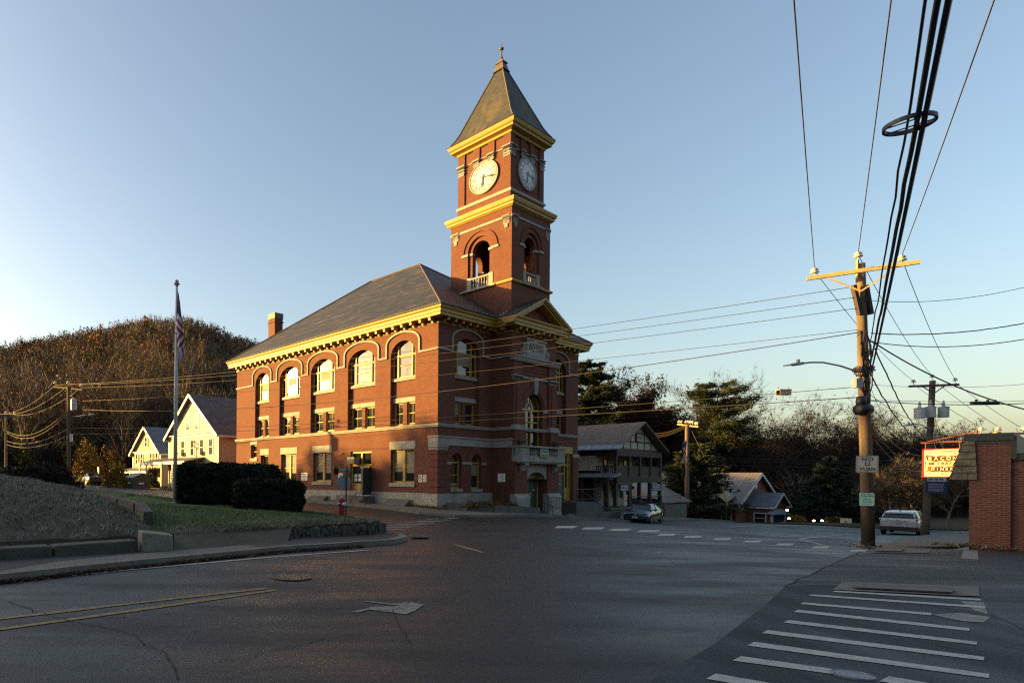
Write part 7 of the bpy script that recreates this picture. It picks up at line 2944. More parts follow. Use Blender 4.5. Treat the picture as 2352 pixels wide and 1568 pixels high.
def tub(label, u, v, Y, r, mats, seed, group='flower tubs'):
    p = at(u, v, Y)
    z = g(p.x, p.y)
    t = thing('flower_tub', label, 'flower tub', (p.x, p.y, z), 0, group)
    mb = MB()
    mb.lathe([(r * .75, -.1), (r, .45), (r * .92, .47), (r * .9, .40)], (0, 0, 0), 14)
    mb.build('barrel_tub', MT['brown_trim'], t)
    rs = np.random.RandomState(seed)
    n = 500
    q = rs.normal(size=(n, 3))
    q /= np.linalg.norm(q, axis=1)[:, None]
    q *= r * 1.15 * rs.uniform(.7, 1, n)[:, None]
    q[:, 2] = np.abs(q[:, 2]) * .7 + .42
    D1, D2 = rs.normal(size=(n, 3)) * .06, rs.normal(size=(n, 3)) * .06
    o = tri_mesh('flowers', np.stack([q - D1, q + D2, q + D1], 1).reshape(-1, 3), mats, rs)
    o.parent = t
tub('dull tub of faded flowers left of the yellow one before the spruce', 1907, 1200, 66, .58, [MT['leaf_red'], MT['leaf_olive']], 1)
tub('tub of yellow chrysanthemums right of the ground spotlights', 1925, 1200, 66, .62, [MT['leaf_gold'], MT['leaf_olive']], 2)
tub('tub with an orange autumn shrub left of the big spruce', 1828, 1196, 68, .85, [MT['leaf_gold'], MT['leaf_oak']], 3)
p = at(1943, 1204, 62)
t = thing('ground_sign', 'small pale sign board on the grass right of the flower tubs', 'sign', (p.x, p.y, g(p.x, p.y)), -.7)
mb = MB()
mb.box(-.42, .42, -.02, .02, .08, .62)
mb.build('board', MT['sign_tan'], t)
mb = MB()
lines(mb, lambda a, z, q: (a, q, z), -.18, .18, .2, .36, 1, random.Random(3), -.024)
mb.build('lettering', MT['blue'], t)
# grates and covers
def plate_round(name, label, p, r, mat, squash=1):
    t = thing(name, label, name.replace('_', ' '), p)
    mb = MB()
    mb.lathe([(r, -.01), (r, .012), (r * .94, .014), (r * .93, .008), (0.01, .010)], (0, 0, 0), 28)
    mb.build('cover', mat, t)
    mb = MB()
    for rr_ in (.75, .5, .25):
        n = 24
        for k in range(n):
            a, b = 2 * math.pi * k / n, 2 * math.pi * (k + .55) / n
            mb.add([(r * rr_ * math.cos(a), r * rr_ * math.sin(a), .013), (r * (rr_ + .1) * math.cos(a), r * (rr_ + .1) * math.sin(a), .013), (r * (rr_ + .1) * math.cos(b), r * (rr_ + .1) * math.sin(b), .013), (r * rr_ * math.cos(b), r * rr_ * math.sin(b), .013)], [(0, 1, 2, 3)])
    mb.build('raised_pattern', mat, t)
plate_round('manhole_cover', 'large worn manhole cover in the left lane of the road', gp(668, 1326) + Vector((0, 0, .01)), .36, M('worn cast iron', (.040, .032, .026), .45, metal=.3, var=.35))
plate_round('valve_cover', 'small oval looking iron cover between the lowest crosswalk bars', gp(1952 + 6, 1552.5) + Vector((0, 0, .012)), .15, M('blue grey cast iron', (.16, .18, .21), .4, metal=.4, var=.2))
def grate(label, px_pts, slab_pts, n=9):
    cpt = gp(sum(p[0] for p in px_pts) / 4, sum(p[1] for p in px_pts) / 4)
    t = thing('storm_drain', label, 'storm drain', cpt)
    if slab_pts:
        mb = drape(px_poly(slab_pts), gz(.022), .8)
        mb.build('concrete_apron', MT['concrete'], t, world=True)
    P = [gp(*p) for p in px_pts]
    mb = drape([W2(p) for p in P], gz(.030), .8)
    mb.build('grate_bed', MT['dark_in'], t, world=True)
    mb = MB()
    for k in range(n + 1):
        f = k / n
        a, b = P[0].lerp(P[1], f), P[3].lerp(P[2], f)
        mb.bar(a + Vector((0, 0, .045)), b + Vector((0, 0, .045)), .05, .02)
    for a, b in ((P[0], P[1]), (P[3], P[2])):
        mb.bar(a + Vector((0, 0, .046)), b + Vector((0, 0, .046)), .05, .024)
    mb.build('grate_bars', M('rusty grate', (.075, .058, .048), .6, metal=.3, var=.3), t, world=True)
grate('long iron drain grate set in concrete at the top of the near crosswalk', [c2(1125, 172), c2(1815, 207), c2(1825, 183), c2(1150, 148)], [c2(965, 176), c2(2030, 225), c2(2022, 152), c2(1040, 117)], 22)
dg_ = lambda x, y: ((2400 + x * 675 / 2252) * 2352 / 3075, (1250 + y * 675 / 2252) * 2352 / 3075)
grate('drain grate in a concrete slab beside the right utility pole', [dg_(770, 1362), dg_(1010, 1364), dg_(1040, 1336), dg_(800, 1334)], [dg_(735, 1368), dg_(1300, 1374), dg_(1335, 1328), dg_(800, 1308)], 10)
grate('small rusty kerbside grate beyond the end of the left sidewalk', [(944, 1237), (980, 1237), (984, 1233), (950, 1233)], None, 7)
structure('sidewalk', drape(px_poly([dg_(1335, 1328), dg_(800, 1308), dg_(905, 1300), dg_(1000, 1255), dg_(1150, 1212), dg_(1300, 1200), dg_(1700, 1195), dg_(2400, 1180), dg_(2400, 1290), dg_(1710, 1300), dg_(1540, 1325)]), gz(.10), 1.0, .2), MT['concrete'], smooth=True)
# tuft at the pole foot
clumps('weeds', 'dry weeds round the foot of the right utility pole', [(B1.x - .45, B1.y - .1, B1.z), (B1.x - .25, B1.y - .3, B1.z), (B1.x + .3, B1.y + .2, B1.z)], 60, .14, .22, [MT['thatch'], MT['thatch']], 9, .03)
clumps('weeds', 'weeds along the foot of the diner wall', [(*W2(dl(-.15, -k * .35, 0)), -.42) for k in range(6)] + [(*W2(dl(-.1, .1 + k * .3, 0)), -.42) for k in range(3)], 40, .08, .10, [MT['leaf_olive'], MT['thatch']], 10, .03)

# left street: dumpster, sign post, fence
p = gp(316, 1121)
t = thing('dumpster', 'dark green dumpster with sloping grey lid by the wooden houses', 'dumpster', p, TH + .1)
mb = MB()
pr = [(-1.0, 0), (1.0, 0), (1.1, 1.15), (.2, 1.62), (-1.1, 1.15)]
mb.add([(x, -.95, z) for x, z in pr] + [(x, .95, z) for x, z in pr], [tuple(range(5)), (9, 8, 7, 6, 5)] + [(i, (i + 1) % 5, 5 + (i + 1) % 5, 5 + i) for i in range(5)])
mb.build('bin', MT['dump'], t)
mb = MB()
mb.add([(-1.16, -1.0, 1.16), (.2, -1.0, 1.68), (.2, 1.0, 1.68), (-1.16, 1.0, 1.16)], [(0, 1, 2, 3)])
mb.build('lid', MT['metal_grey'], t)
mb = MB()
mb.box(-1.06, -1.02, -.3, .25, .5, .95)
mb.box(-.4, .2, -.97, -.955, .45, .65)
mb.build('label', MT['white'], t)
p = gp(226, 1114)
t = thing('post_sign', 'small pale sign on a thin post at the far left roadside', 'sign', p, TH)
h_ = 42 / F * p.y
mb = MB()
mb.tube([(0, 0, -.2), (0, 0, h_)], .05, 6)
mb.build('post', MT['bark'], t)
mb = MB()
mb.box(-.06, -.02, -.26, .26, h_ - .75, h_)
mb.build('plate', MT['white'], t)
t = thing('wooden_fence', 'short pale rail fence at the far left edge', 'fence', at(10, 1092, 60))
a, b = Vector(loc(t, at(-60, 1078, 60))), Vector(loc(t, at(34, 1088, 62)))
for k in range(4):
    mb = MB()
    q = a.lerp(b, k / 3)
    mb.box(q.x - .06, q.x + .06, q.y - .06, q.y + .06, q.z - .9, q.z + .4)
    mb.build('post', MT['bark'], t)
mb = MB()
for dz in (-.4, 0, .3):
    mb.bar(a + Vector((0, 0, dz)), b + Vector((0, 0, dz)), .05, .12)
mb.build('rail', MT['bark'], t)

# ------------------------------------------------------------------ cars
def loft(mb, secs, mi=None, close=False):
    n = len(secs[0])
    vs = [p for s_ in secs for p in s_]
    fs = []
    for i in range(len(secs) - 1):
        for k in range(n - 1):
            fs.append((i * n + k, i * n + k + 1, (i + 1) * n + k + 1, (i + 1) * n + k))
    mb.add(vs, fs, mi)
    mb.add(secs[0], [tuple(range(n))], mi)
    mb.add(secs[-1], [tuple(range(n - 1, -1, -1))], mi)

def car(name, label, cat, loc_, rotz, spec, paint_m, suv):
    t = thing(name, label, cat, loc_, rotz)
    L, Wd, H = spec['L'], spec['W'], spec['H']
    hw = Wd / 2
    # lower body sections: x, z low, z belt, half width factor
    secs = []
    for x, zl, zb, f in spec['body']:
        w = hw * f
        secs.append([(x, -w * .90, zl), (x, -w * .985, zl + .10), (x, -w, zl + (zb - zl) * .45), (x, -w * .985, zl + (zb - zl) * .72), (x, -w * .90, zb - .03), (x, -w * .72, zb), (x, 0, zb + .02), (x, w * .72, zb), (x, w * .90, zb - .03),
                     (x, w * .985, zl + (zb - zl) * .72), (x, w, zl + (zb - zl) * .45), (x, w * .985, zl + .10), (x, w * .90, zl), (x, -w * .90, zl)])
    mb = MB()
    loft(mb, secs)
    b = mb.build('body', paint_m, t, smooth=True)
    em = b.modifiers.new('split', 'EDGE_SPLIT')
    em.split_angle = R(50)
    # greenhouse
    secs = []
    for x, zb, zr, fb_, fr in spec['cabin']:
        secs.append([(x, -hw * fb_, zb), (x, -hw * (fb_ * .35 + fr * .65), zb + (zr - zb) * .6), (x, -hw * fr, zr - .035), (x, -hw * fr * .6, zr), (x, hw * fr * .6, zr), (x, hw * fr, zr - .035), (x, hw * (fb_ * .35 + fr * .65), zb + (zr - zb) * .6), (x, hw * fb_, zb)])
    mb = MB()
    loft(mb, secs)
    mb.build('windows', MT['car_glass'], t, smooth=False)
    # roof skin
    mb = MB()
    rs_ = []
    for x, zr, fr in spec['roof']:
        rs_.append([(x, -hw * fr - .012, zr - .07), (x, -hw * fr * .97, zr - .01), (x, -hw * fr * .6, zr + .015), (x, 0, zr + .022), (x, hw * fr * .6, zr + .015), (x, hw * fr * .97, zr - .01), (x, hw * fr + .012, zr - .07)])
    loft(mb, rs_)
    mb.build('roof', paint_m, t, smooth=True)
    mb = MB()
    for pl in spec['pillars']:
        for s_ in (-1, 1):
            mb.tube([(x, s_ * (y * hw + .006), z) for x, y, z in pl], spec.get('pr', .035), 6)
    mb.build('pillars', paint_m, t, smooth=True)
    # wheels
    wr = spec['wr']
    for x in spec['axles']:
        for s_ in (-1, 1):
            mb = MB()
            y0 = s_ * (hw - .20)
            y1 = s_ * (hw + .005)
            mb.lathe([(wr * .6, 0), (wr * .95, 0), (wr, .03), (wr, .17), (wr * .95, .2), (wr * .66, .205), (wr * .64, .18)], (x, min(y0, y1), wr), 22, 'y')
            w_ = mb.build('wheel', MT['tire'], t, smooth=False)
            mb = MB()
            yy = y1 + s_ * .004
            for k in range(7):
                a = 2 * math.pi * k / 7
                mb.add([(x + wr * .12 * math.cos(a - .5), yy, wr + wr * .12 * math.sin(a - .5)), (x + wr * .62 * math.cos(a - .16), yy, wr + wr * .62 * math.sin(a - .16)), (x + wr * .62 * math.cos(a + .16), yy, wr + wr * .62 * math.sin(a + .16)), (x + wr * .12 * math.cos(a + .5), yy, wr + wr * .12 * math.sin(a + .5))], [(0, 1, 2, 3)])
            mb.lathe([(wr * .58, -.004), (wr * .64, -.004), (wr * .64, .004), (wr * .58, .004)], (x, yy, wr), 20, 'y', cap=False)
            mb.build('rim', MT['rim'], w_)
            mb = MB()
            n = 12
            arc = [(x + wr * 1.17 * math.cos(math.pi * k / n), wr + wr * 1.14 * math.sin(math.pi * k / n)) for k in range(n + 1)]
            ys = s_ * (hw * .999)
            mb.add([(a_, ys - s_ * .01, z) for a_, z in arc] + [(x + wr * 1.17, ys - s_ * .01, wr * .5), (x - wr * 1.17, ys - s_ * .01, wr * .5)], [tuple(range(n + 1))])
            mb.build('wheel_arch', MT['plastic'], t)
    return t

hxc = at(1478.5, 1201, 47.6)
sed = dict(L=4.55, W=1.78, H=1.47, wr=.31, axles=(1.38, -1.30),
    body=[(2.24, .36, .62, .74), (2.16, .24, .76, .86), (1.95, .20, .84, .95), (1.3, .19, .93, 1.0), (.95, .19, .98, 1.0), (0, .19, 1.0, 1.0), (-1.2, .19, 1.02, 1.0), (-1.75, .22, 1.06, .98), (-2.15, .28, 1.04, .92), (-2.28, .38, .95, .82)],
    cabin=[(1.10, .93, .95, .80, .76), (.25, .98, 1.40, .86, .64), (-.25, 1.0, 1.445, .87, .66), (-.9, 1.0, 1.42, .87, .65), (-1.75, 1.05, 1.08, .80, .66)],
    roof=[(.28, 1.41, .62), (-.25, 1.45, .655), (-.92, 1.425, .645), (-1.05, 1.39, .62)],
    pillars=[[(1.08, .80, .95), (.28, .63, 1.39)], [(-.98, .645, 1.40), (-1.75, .78, 1.07)], [(-.33, .87, 1.0), (-.38, .655, 1.42)], [(.98, .85, 1.0), (-1.7, .86, 1.03)]])
S = car('parked_car', 'dark green four door sedan facing left in front of the store', 'car', (hxc.x, hxc.y, g(hxc.x, hxc.y) + .005), TH + math.pi + .12, sed, MT['car_green'], False)
def part(t, name, mat, fn, **kw):
    mb = MB()
    fn(mb)
    return mb.build(name, MT[mat] if isinstance(mat, str) else mat, t, **kw)
for s_ in (-1, 1):
    part(S, 'headlight', 'headlight', lambda m: m.add([(2.19, s_ * .44, .60), (2.06, s_ * .80, .66), (1.90, s_ * .86, .80), (2.08, s_ * .56, .76), (2.21, s_ * .44, .69)], [(0, 1, 2, 3, 4)]))
    part(S, 'mirror', 'car_green', lambda m: m.lathe([(.03, -.09), (.09, -.06), (.10, 0), (.09, .06), (.03, .09)], (.72, s_ * .98, 1.03), 8, 'y'))
    part(S, 'tail_light', 'tail', lambda m: m.box(-2.28, -2.1, min(s_ * .55, s_ * .8), max(s_ * .55, s_ * .8), .78, .95))
    part(S, 'door_seam', 'plastic', lambda m: [m.box(x - .008, x + .008, s_ * .892 - .003, s_ * .892 + .003, .3, .95) for x in (.92, -.32, -1.2)])
    part(S, 'door_handle', 'car_green', lambda m: [m.box(x, x + .2, min(s_ * .88, s_ * .91), max(s_ * .88, s_ * .91), .80, .835) for x in (-.25, -1.12)])
part(S, 'grille', 'plastic', lambda m: m.add([(2.225, -.42, .60), (2.225, .42, .60), (2.19, .44, .70), (2.19, -.44, .70)], [(0, 1, 2, 3)]))
part(S, 'lower_intake', 'plastic', lambda m: m.box(2.20, 2.235, -.55, .55, .33, .47))
part(S, 'badge', 'silver', lambda m: m.box(2.21, 2.235, -.07, .07, .62, .68))
part(S, 'number_plate', 'sage', lambda m: m.box(2.235, 2.255, -.19, .19, .43, .57))
part(S, 'indicator', 'leaf_gold', lambda m: [m.box(2.02, 2.06, min(s_ * .74, s_ * .82), max(s_ * .74, s_ * .82), .50, .54) for s_ in (-1, 1)])

su = at(2064, 1228, 40.6)
suv = dict(L=4.5, W=1.84, H=1.68, wr=.36, axles=(1.42, -1.32),
    body=[(2.25, .42, .80, .80), (2.1, .30, .95, .92), (1.5, .26, 1.05, 1.0), (.9, .25, 1.08, 1.0), (-.5, .25, 1.12, 1.0), (-1.7, .28, 1.16, 1.0), (-2.1, .36, 1.16, .97), (-2.24, .50, 1.05, .90), (-2.26, .56, .95, .88)],
    cabin=[(1.15, 1.02, 1.04, .84, .78), (.25, 1.08, 1.60, .90, .70), (-.5, 1.10, 1.655, .90, .72), (-1.5, 1.12, 1.62, .88, .70), (-1.98, 1.14, 1.52, .86, .68), (-2.17, 1.12, 1.16, .84, .80)],
    roof=[(.28, 1.61, .69), (-.5, 1.665, .715), (-1.5, 1.635, .70), (-1.95, 1.58, .68), (-2.16, 1.535, .64)],
    pillars=[[(1.13, .85, 1.03), (.28, .70, 1.59)], [(-1.65, .86, 1.13), (-1.72, .71, 1.58)], [(-2.0, .69, 1.50), (-2.17, .84, 1.14)], [(-.2, .90, 1.1), (-.25, .72, 1.62)]], pr=.055)
V = car('parked_car', 'white sport utility car seen from behind at the right kerb', 'car', (su.x + BX.x * 2.1, su.y + BX.y * 2.1, g(su.x + BX.x * 1.5, su.y + BX.y * 1.5) + .005), TH, suv, MT['car_white'], True)
part(V, 'tailgate', 'car_white', lambda m: m.add([(-2.27, -.80, .60), (-2.27, .80, .60), (-2.29, .82, .95), (-2.24, .80, 1.15), (-2.24, -.80, 1.15), (-2.29, -.82, .95)], [(0, 1, 2, 5), (5, 2, 3, 4)]))
part(V, 'rear_window', 'car_glass', lambda m: m.add([(-2.235, -.70, 1.17), (-2.235, .70, 1.17), (-2.06, .60, 1.51), (-2.06, -.60, 1.51)], [(0, 1, 2, 3)]))
part(V, 'bumper', 'plastic', lambda m: m.add([(-2.30, -.84, .36), (-2.30, .84, .36), (-2.31, .88, .60), (-2.31, -.88, .60), (-1.9, -.93, .34), (-1.9, .93, .34), (-1.9, .93, .58), (-1.9, -.93, .58)], [(0, 1, 2, 3), (0, 3, 7, 4), (1, 5, 6, 2), (3, 2, 6, 7), (0, 4, 5, 1)]))
part(V, 'number_plate', 'alu', lambda m: m.box(-2.305, -2.292, -.16, .16, .80, .93))
part(V, 'chrome_strip', 'plastic', lambda m: m.box(-2.305, -2.28, -.42, .42, .985, 1.01))
part(V, 'badge', 'rim', lambda m: m.box(-2.31, -2.29, -.07, .07, 1.0, 1.06))
part(V, 'roof_antenna', 'plastic', lambda m: m.box(-1.7, -1.6, -.03, .03, 1.64, 1.70))
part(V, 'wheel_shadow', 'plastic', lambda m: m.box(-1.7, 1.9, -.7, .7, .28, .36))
for s_ in (-1, 1):
    part(V, 'tail_light', 'tail', lambda m: m.add([(-2.30, s_ * .40, 1.02), (-2.29, s_ * .86, .98), (-2.14, s_ * .925, 1.04), (-1.95, s_ * .93, 1.14), (-2.22, s_ * .80, 1.13)], [(0, 1, 2, 4), (2, 3, 4)]))
    part(V, 'reflector', 'tail', lambda m: m.box(-2.33, -2.30, min(s_ * .60, s_ * .78), max(s_ * .60, s_ * .78), .44, .50))
    part(V, 'mirror', 'plastic', lambda m: m.lathe([(.04, -.11), (.10, -.07), (.12, 0), (.10, .07), (.04, .11)], (.78, s_ * 1.04, 1.12), 8, 'y'))
# a distant parked car on the left street
p = gp(205, 1113)
c_ = copy_tree(S)
c_.location = (p.x, p.y, p.z)
c_.rotation_euler = (0, 0, TH + math.pi / 2)
tag(c_, 'small dark car parked far off under the gold leaved tree', 'car')

# ------------------------------------------------------------------ hills and woods
CRU = [-3000, -600, 0, 100, 200, 340, 430, 500, 560, 700, 900, 1300, 1700, 2200, 3000, 6000]
CRV = [850, 850, 848, 836, 812, 781, 789, 815, 836, 870, 920, 1000, 1052, 1062, 1062, 1062]
YC = 270.0
def hill_z(x, y):
    x, y = np.asarray(x, float), np.asarray(y, float)
    u = CX + F * x / np.maximum(y, 1)
    vc = np.interp(u, CRU, CRV)
    hc = (V0 + (u - CX) * ROLL - vc) / F * YC + CZ
    f = np.clip((y - 100) / (YC - 100), 0, 1)
    f = f * f * (3 - 2 * f) * .55 + f * .45
    back = np.clip((y - YC) / 200, 0, 1)
    base = np.clip(G(x, np.minimum(y, 130)), -5, 8)
    return base * (1 - f) + hc * f * (1 - back * .35) + 1.2 * np.sin(x * .09) * np.sin(y * .07) * f
mb = MB()
nr, ny = 90, 40
rs_ = np.linspace(-3.2, 2.6, nr)
ys_ = np.concatenate([np.linspace(96, 275, 30), np.linspace(290, 600, 10)])
vs = []
for y in ys_:
    zz = hill_z(rs_ * y, np.full(nr, y))
    vs += [(r_ * y, y, z - .2) for r_, z in zip(rs_, zz)]
mb.add(vs, [(j * nr + i, j * nr + i + 1, (j + 1) * nr + i + 1, (j + 1) * nr + i) for j in range(ny - 1) for i in range(nr - 1)])
structure('hills', mb, MT['soil'], smooth=True)

def forest(name, label, n, r0, r1, y0, y1, kinds, hgt, seed, leaves=90, ls=.42, trunk_m=0, trunk_w=.16, ypow=1.0, cvar=1.1):
    """kinds: list of (weight, material index, conifer?) -> one merged mesh of small trees"""
    rs = np.random.RandomState(seed)
    mats = [MT['bark'], MT['twig'], MT['leaf_oak'], MT['needle'], MT['leaf_olive'], MT['twig_dark'], MT['leaf_red'], MT['bark_dark'], MT['leaf_rust']]
    w = np.array([k[0] for k in kinds], float)
    w /= w.sum()
    V, MI = [], []
    for q in range(n):
        y = y0 + (y1 - y0) * rs.rand() ** ypow
        x = y * rs.uniform(r0, r1)
        z = float(hill_z(x, y))
        cl = np.exp(cvar * np.sin(x * .045 * np.arange(1, len(kinds) + 1) + np.arange(len(kinds)) * 2.1) * np.cos(y * .06 + np.arange(len(kinds)) * 1.3))
        wq = w * cl
        k = kinds[rs.choice(len(kinds), p=wq / wq.sum())]
        H = hgt * rs.uniform(.65, 1.2)
        cw = H * rs.uniform(.20, .32)
        m = leaves
        if k[2]:
            t = rs.rand(m) ** .7
            rad = cw * .75 * t * rs.uniform(.5, 1, m)
            a = rs.uniform(0, 6.28, m)
            P = np.stack([x + rad * np.cos(a), y + rad * np.sin(a), z + H * (1.02 - t * .85)], 1)
        else:
            d = rs.normal(size=(m, 3))
            d /= np.linalg.norm(d, axis=1)[:, None]
            d *= rs.uniform(.45, 1.0, m)[:, None] ** .6
            lump = 1 + .3 * np.sin(d[:, 0] * 5 + q) * np.cos(d[:, 2] * 4 + q)
            P = d * np.array([cw, cw, H * .36]) * lump[:, None] + np.array([x, y, z + H * .62])
        twig = k[1] in (1, 5)
        if twig:
            c0 = np.array([x, y, z + H * .25])
            dirv = (P - c0)
            dirv /= np.linalg.norm(dirv, axis=1)[:, None] + 1e-6
            dirv += rs.normal(size=(m, 3)) * .35
            L = rs.uniform(.8, 1.9, m)[:, None] * H / 10
            sd = rs.normal(size=(m, 3)) * .055
            T = np.stack([P - dirv * L * .5 - sd, P - dirv * L * .5 + sd, P + dirv * L * .5], 1)
        else:
            T = np.stack([P + rs.normal(size=(m, 3)) * ls, P + rs.normal(size=(m, 3)) * ls, P + rs.normal(size=(m, 3)) * ls], 1)
        V.append(T.reshape(-1, 3))
        MI.append(np.full(m, k[1]))
        lx, ly = rs.uniform(-.08, .08, 2) * H
        tw = trunk_w * rs.uniform(.6, 1.4)
        tm = trunk_m if not k[2] else 7
        top = np.array([x + lx, y + ly, z + H * .8])
        bot = np.array([x, y, z - .5])
        V.append(np.array([bot + [-tw, 0, 0], bot + [tw, 0, 0], top]))
        MI.append([tm])
        if not k[2]:
            for _ in range(3):
                f = rs.uniform(.35, .6)
                s = bot + (top - bot) * f
                e = s + np.array([rs.uniform(-1, 1) * cw * .8, rs.uniform(-1, 1) * cw * .8, H * rs.uniform(.25, .4)])
                V.append(np.array([s + [-tw * .5, 0, 0], s + [tw * .5, 0, 0], e]))
                MI.append([tm])
    V = np.concatenate(V)
    MI = np.concatenate(MI).astype(np.int32)
    o = tri_mesh(name, V, mats, rs)
    o.data.polygons.foreach_set('material_index', MI)
    return tag(o, label, 'woods', kind='stuff')
kl = [(4, 2, 0), (5, 1, 0), (1.5, 3, 1), (.8, 4, 0), (1.0, 6, 0), (.5, 8, 0)]
forest('wooded_hillside', 'autumn brown wooded hill rising behind the houses at left', 1900, -.47, .16, 150, 275, kl, 10, 5, 190, .27)
forest('wooded_hillside', 'bare pale trunks of the lower woods behind the left houses', 420, -.47, .14, 104, 160, [(6, 1, 0), (2, 2, 0), (1, 5, 0), (.4, 4, 0)], 13, 6, 240, .22, 0, .15)
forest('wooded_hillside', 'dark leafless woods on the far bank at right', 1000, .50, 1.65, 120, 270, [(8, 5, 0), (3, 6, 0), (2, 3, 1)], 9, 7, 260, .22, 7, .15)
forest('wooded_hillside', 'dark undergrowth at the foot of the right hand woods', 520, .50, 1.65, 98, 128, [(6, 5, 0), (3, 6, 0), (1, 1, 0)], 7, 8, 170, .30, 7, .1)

forest('wooded_hillside', 'tangled brown undergrowth along the foot of the left hill', 330, -.47, .1, 96, 112, [(4, 1, 0), (2, 6, 0), (2, 5, 0), (1, 4, 0)], 5.5, 9, 200, .2, 0, .08)
forest('wooded_hillside', 'dense unseen grove added behind the town hall for its shade', 90, .055, .15, 80, 96, [(3, 3, 0), (2, 6, 0)], 9.6, 10, 320, .45, 7, .12)  # unseen trees added to shade the pole and spruce beyond the hall

# unseen ridge added at left, its height shaped to shade the street from the sun
RY = [-80, 30, 46, 50.2, 51.0, 54, 56, 60, 65, 72, 80, 86, 92, 99, 104, 110, 122, 132]
RH = [22, 22, 21.5, 21.0, 16.5, 16.5, 17.2, 18.6, 18.2, 15.6, 12.0, 9, 6, 3, 3, 3, 3, 3]
def shade_ridge_z(x, y):
    h = np.interp(y, RY, RH) - .9
    f = np.clip(np.minimum((-62 - x) / 14, (x + 97) / 14), 0, 1)
    return 1.0 + (h - 1) * f * f * (3 - 2 * f) + .5 * np.sin(y * .8) * f
mb = grid(-112, -60, -80, 132, 1.0, shade_ridge_z)
structure('hills', mb, MT['soil'], smooth=True)  # added sun-blocking ridge, apart from the visible slopes
rs = np.random.RandomState(12)
n = 22000
yy_ = rs.uniform(-60, 128, n)
xx_ = rs.uniform(-84, -74, n)
zz_ = shade_ridge_z(xx_, yy_) + rs.uniform(0, 1, n) ** 1.6 * (2.2 + .8 * np.sin(yy_ * 1.9) + .7 * np.sin(yy_ * .7))
P_ = np.stack([xx_, yy_, zz_], 1)
V_ = np.stack([P_ + rs.normal(size=(n, 3)) * .45 for _ in range(3)], 1).reshape(-1, 3)
o = tri_mesh('wooded_hillside', V_, [MT['twig'], MT['leaf_oak']], rs)
tag(o, 'unseen leafy ridge top left of the frame, added to block the low sun', 'woods', kind='stuff')

# ------------------------------------------------------------------ single trees
def grow(rs, H, spread, depth=4, bend=.18, fork=.32, nb=(3, 5)):
    segs = []
    def rec(p, d, L, r, lev):
        k = 3 if lev else 5
        for j in range(k):
            d2 = (d + Vector(rs.normal(size=3)) * bend * .5 + Vector((0, 0, .05 * lev))).normalized()
            q = p + d2 * (L / k)
            r2 = r * (1 - .5 / k)
            segs.append((p, q, r, r2, lev))
            if lev < depth and (lev > 0 or j >= 1):
                for _ in range(rs.randint(1, 3) if lev else rs.randint(nb[0] - 1, nb[1] - 1)):
                    ax = Vector(rs.normal(size=3))
                    ax = (ax - d2 * ax.dot(d2)).normalized()
                    nd = (d2 * (1 - spread * .55) + ax * spread + Vector((0, 0, .12))).normalized()
                    rec(q, nd, L * rs.uniform(.42, .62), r2 * .55, lev + 1)
            p, d, r = q, d2, r2
    rec(Vector((0, 0, -.2)), Vector((0, 0, 1)), H * .72, H * .018, 0)
    return segs

def tree_parts(root, segs, bark, twigm, leafm, rs, nleaf=0, lsz=.16, tw=.028, maxtube=2, twl=.8):
    mb = MB()
    tri, lv = [], []
    for p, q, r0, r1, lev in segs:
        if lev <= maxtube:
            mb.tube([p, q], [max(r0, .012), max(r1, .01)], 6 if lev == 0 else 4, False)
        else:
            s = Vector(rs.normal(size=3))
            d = (q - p)
            s = (s - d.normalized() * s.dot(d.normalized())).normalized() * max(tw, r0)
            tri += [p - s, p + s, q + d * .25]
            for _ in range(2):
                e = q + (d.normalized() + Vector(rs.normal(size=3)) * .6).normalized() * twl * rs.uniform(.5, 1.2)
                m = p.lerp(q, rs.rand())
                tri += [m - s * .6, m + s * .6, e]
                lv.append(e)
    tr = mb.build('trunk', bark, root, smooth=True)
    V = [tuple(v) for v in tri]
    nt_ = len(V) // 3
    mi = [0] * nt_
    if nleaf and lv:
        idx = rs.randint(0, len(lv), nleaf)
        base = np.array([tuple(lv[i]) for i in idx]) + rs.normal(size=(nleaf, 3)) * .25
        T = np.stack([base + rs.normal(size=(nleaf, 3)) * lsz for _ in range(3)], 1).reshape(-1, 3)
        V = np.concatenate([np.array(V), T])
        mi += [1] * nleaf
    o = tri_mesh('crown', np.array(V), [twigm, leafm], rs)
    o.data.polygons.foreach_set('material_index', np.array(mi, np.int32))
    o.parent = root
    return root

def bare_tree(seed, H, label, p, dark=True, nleaf=0, spread=.75, group=None, leafm='leaf_red', depth=4, name='bare_tree'):
    rs = np.random.RandomState(seed)
    root = thing(name, label, 'tree', p, 0, group)
    segs = grow(rs, H, spread, depth)
    tree_parts(root, segs, MT['bark_dark'] if dark else MT['bark'], MT['twig_dark'] if dark else MT['twig'], MT[leafm], rs, nleaf, .12, .02, 2, .65)
    return root

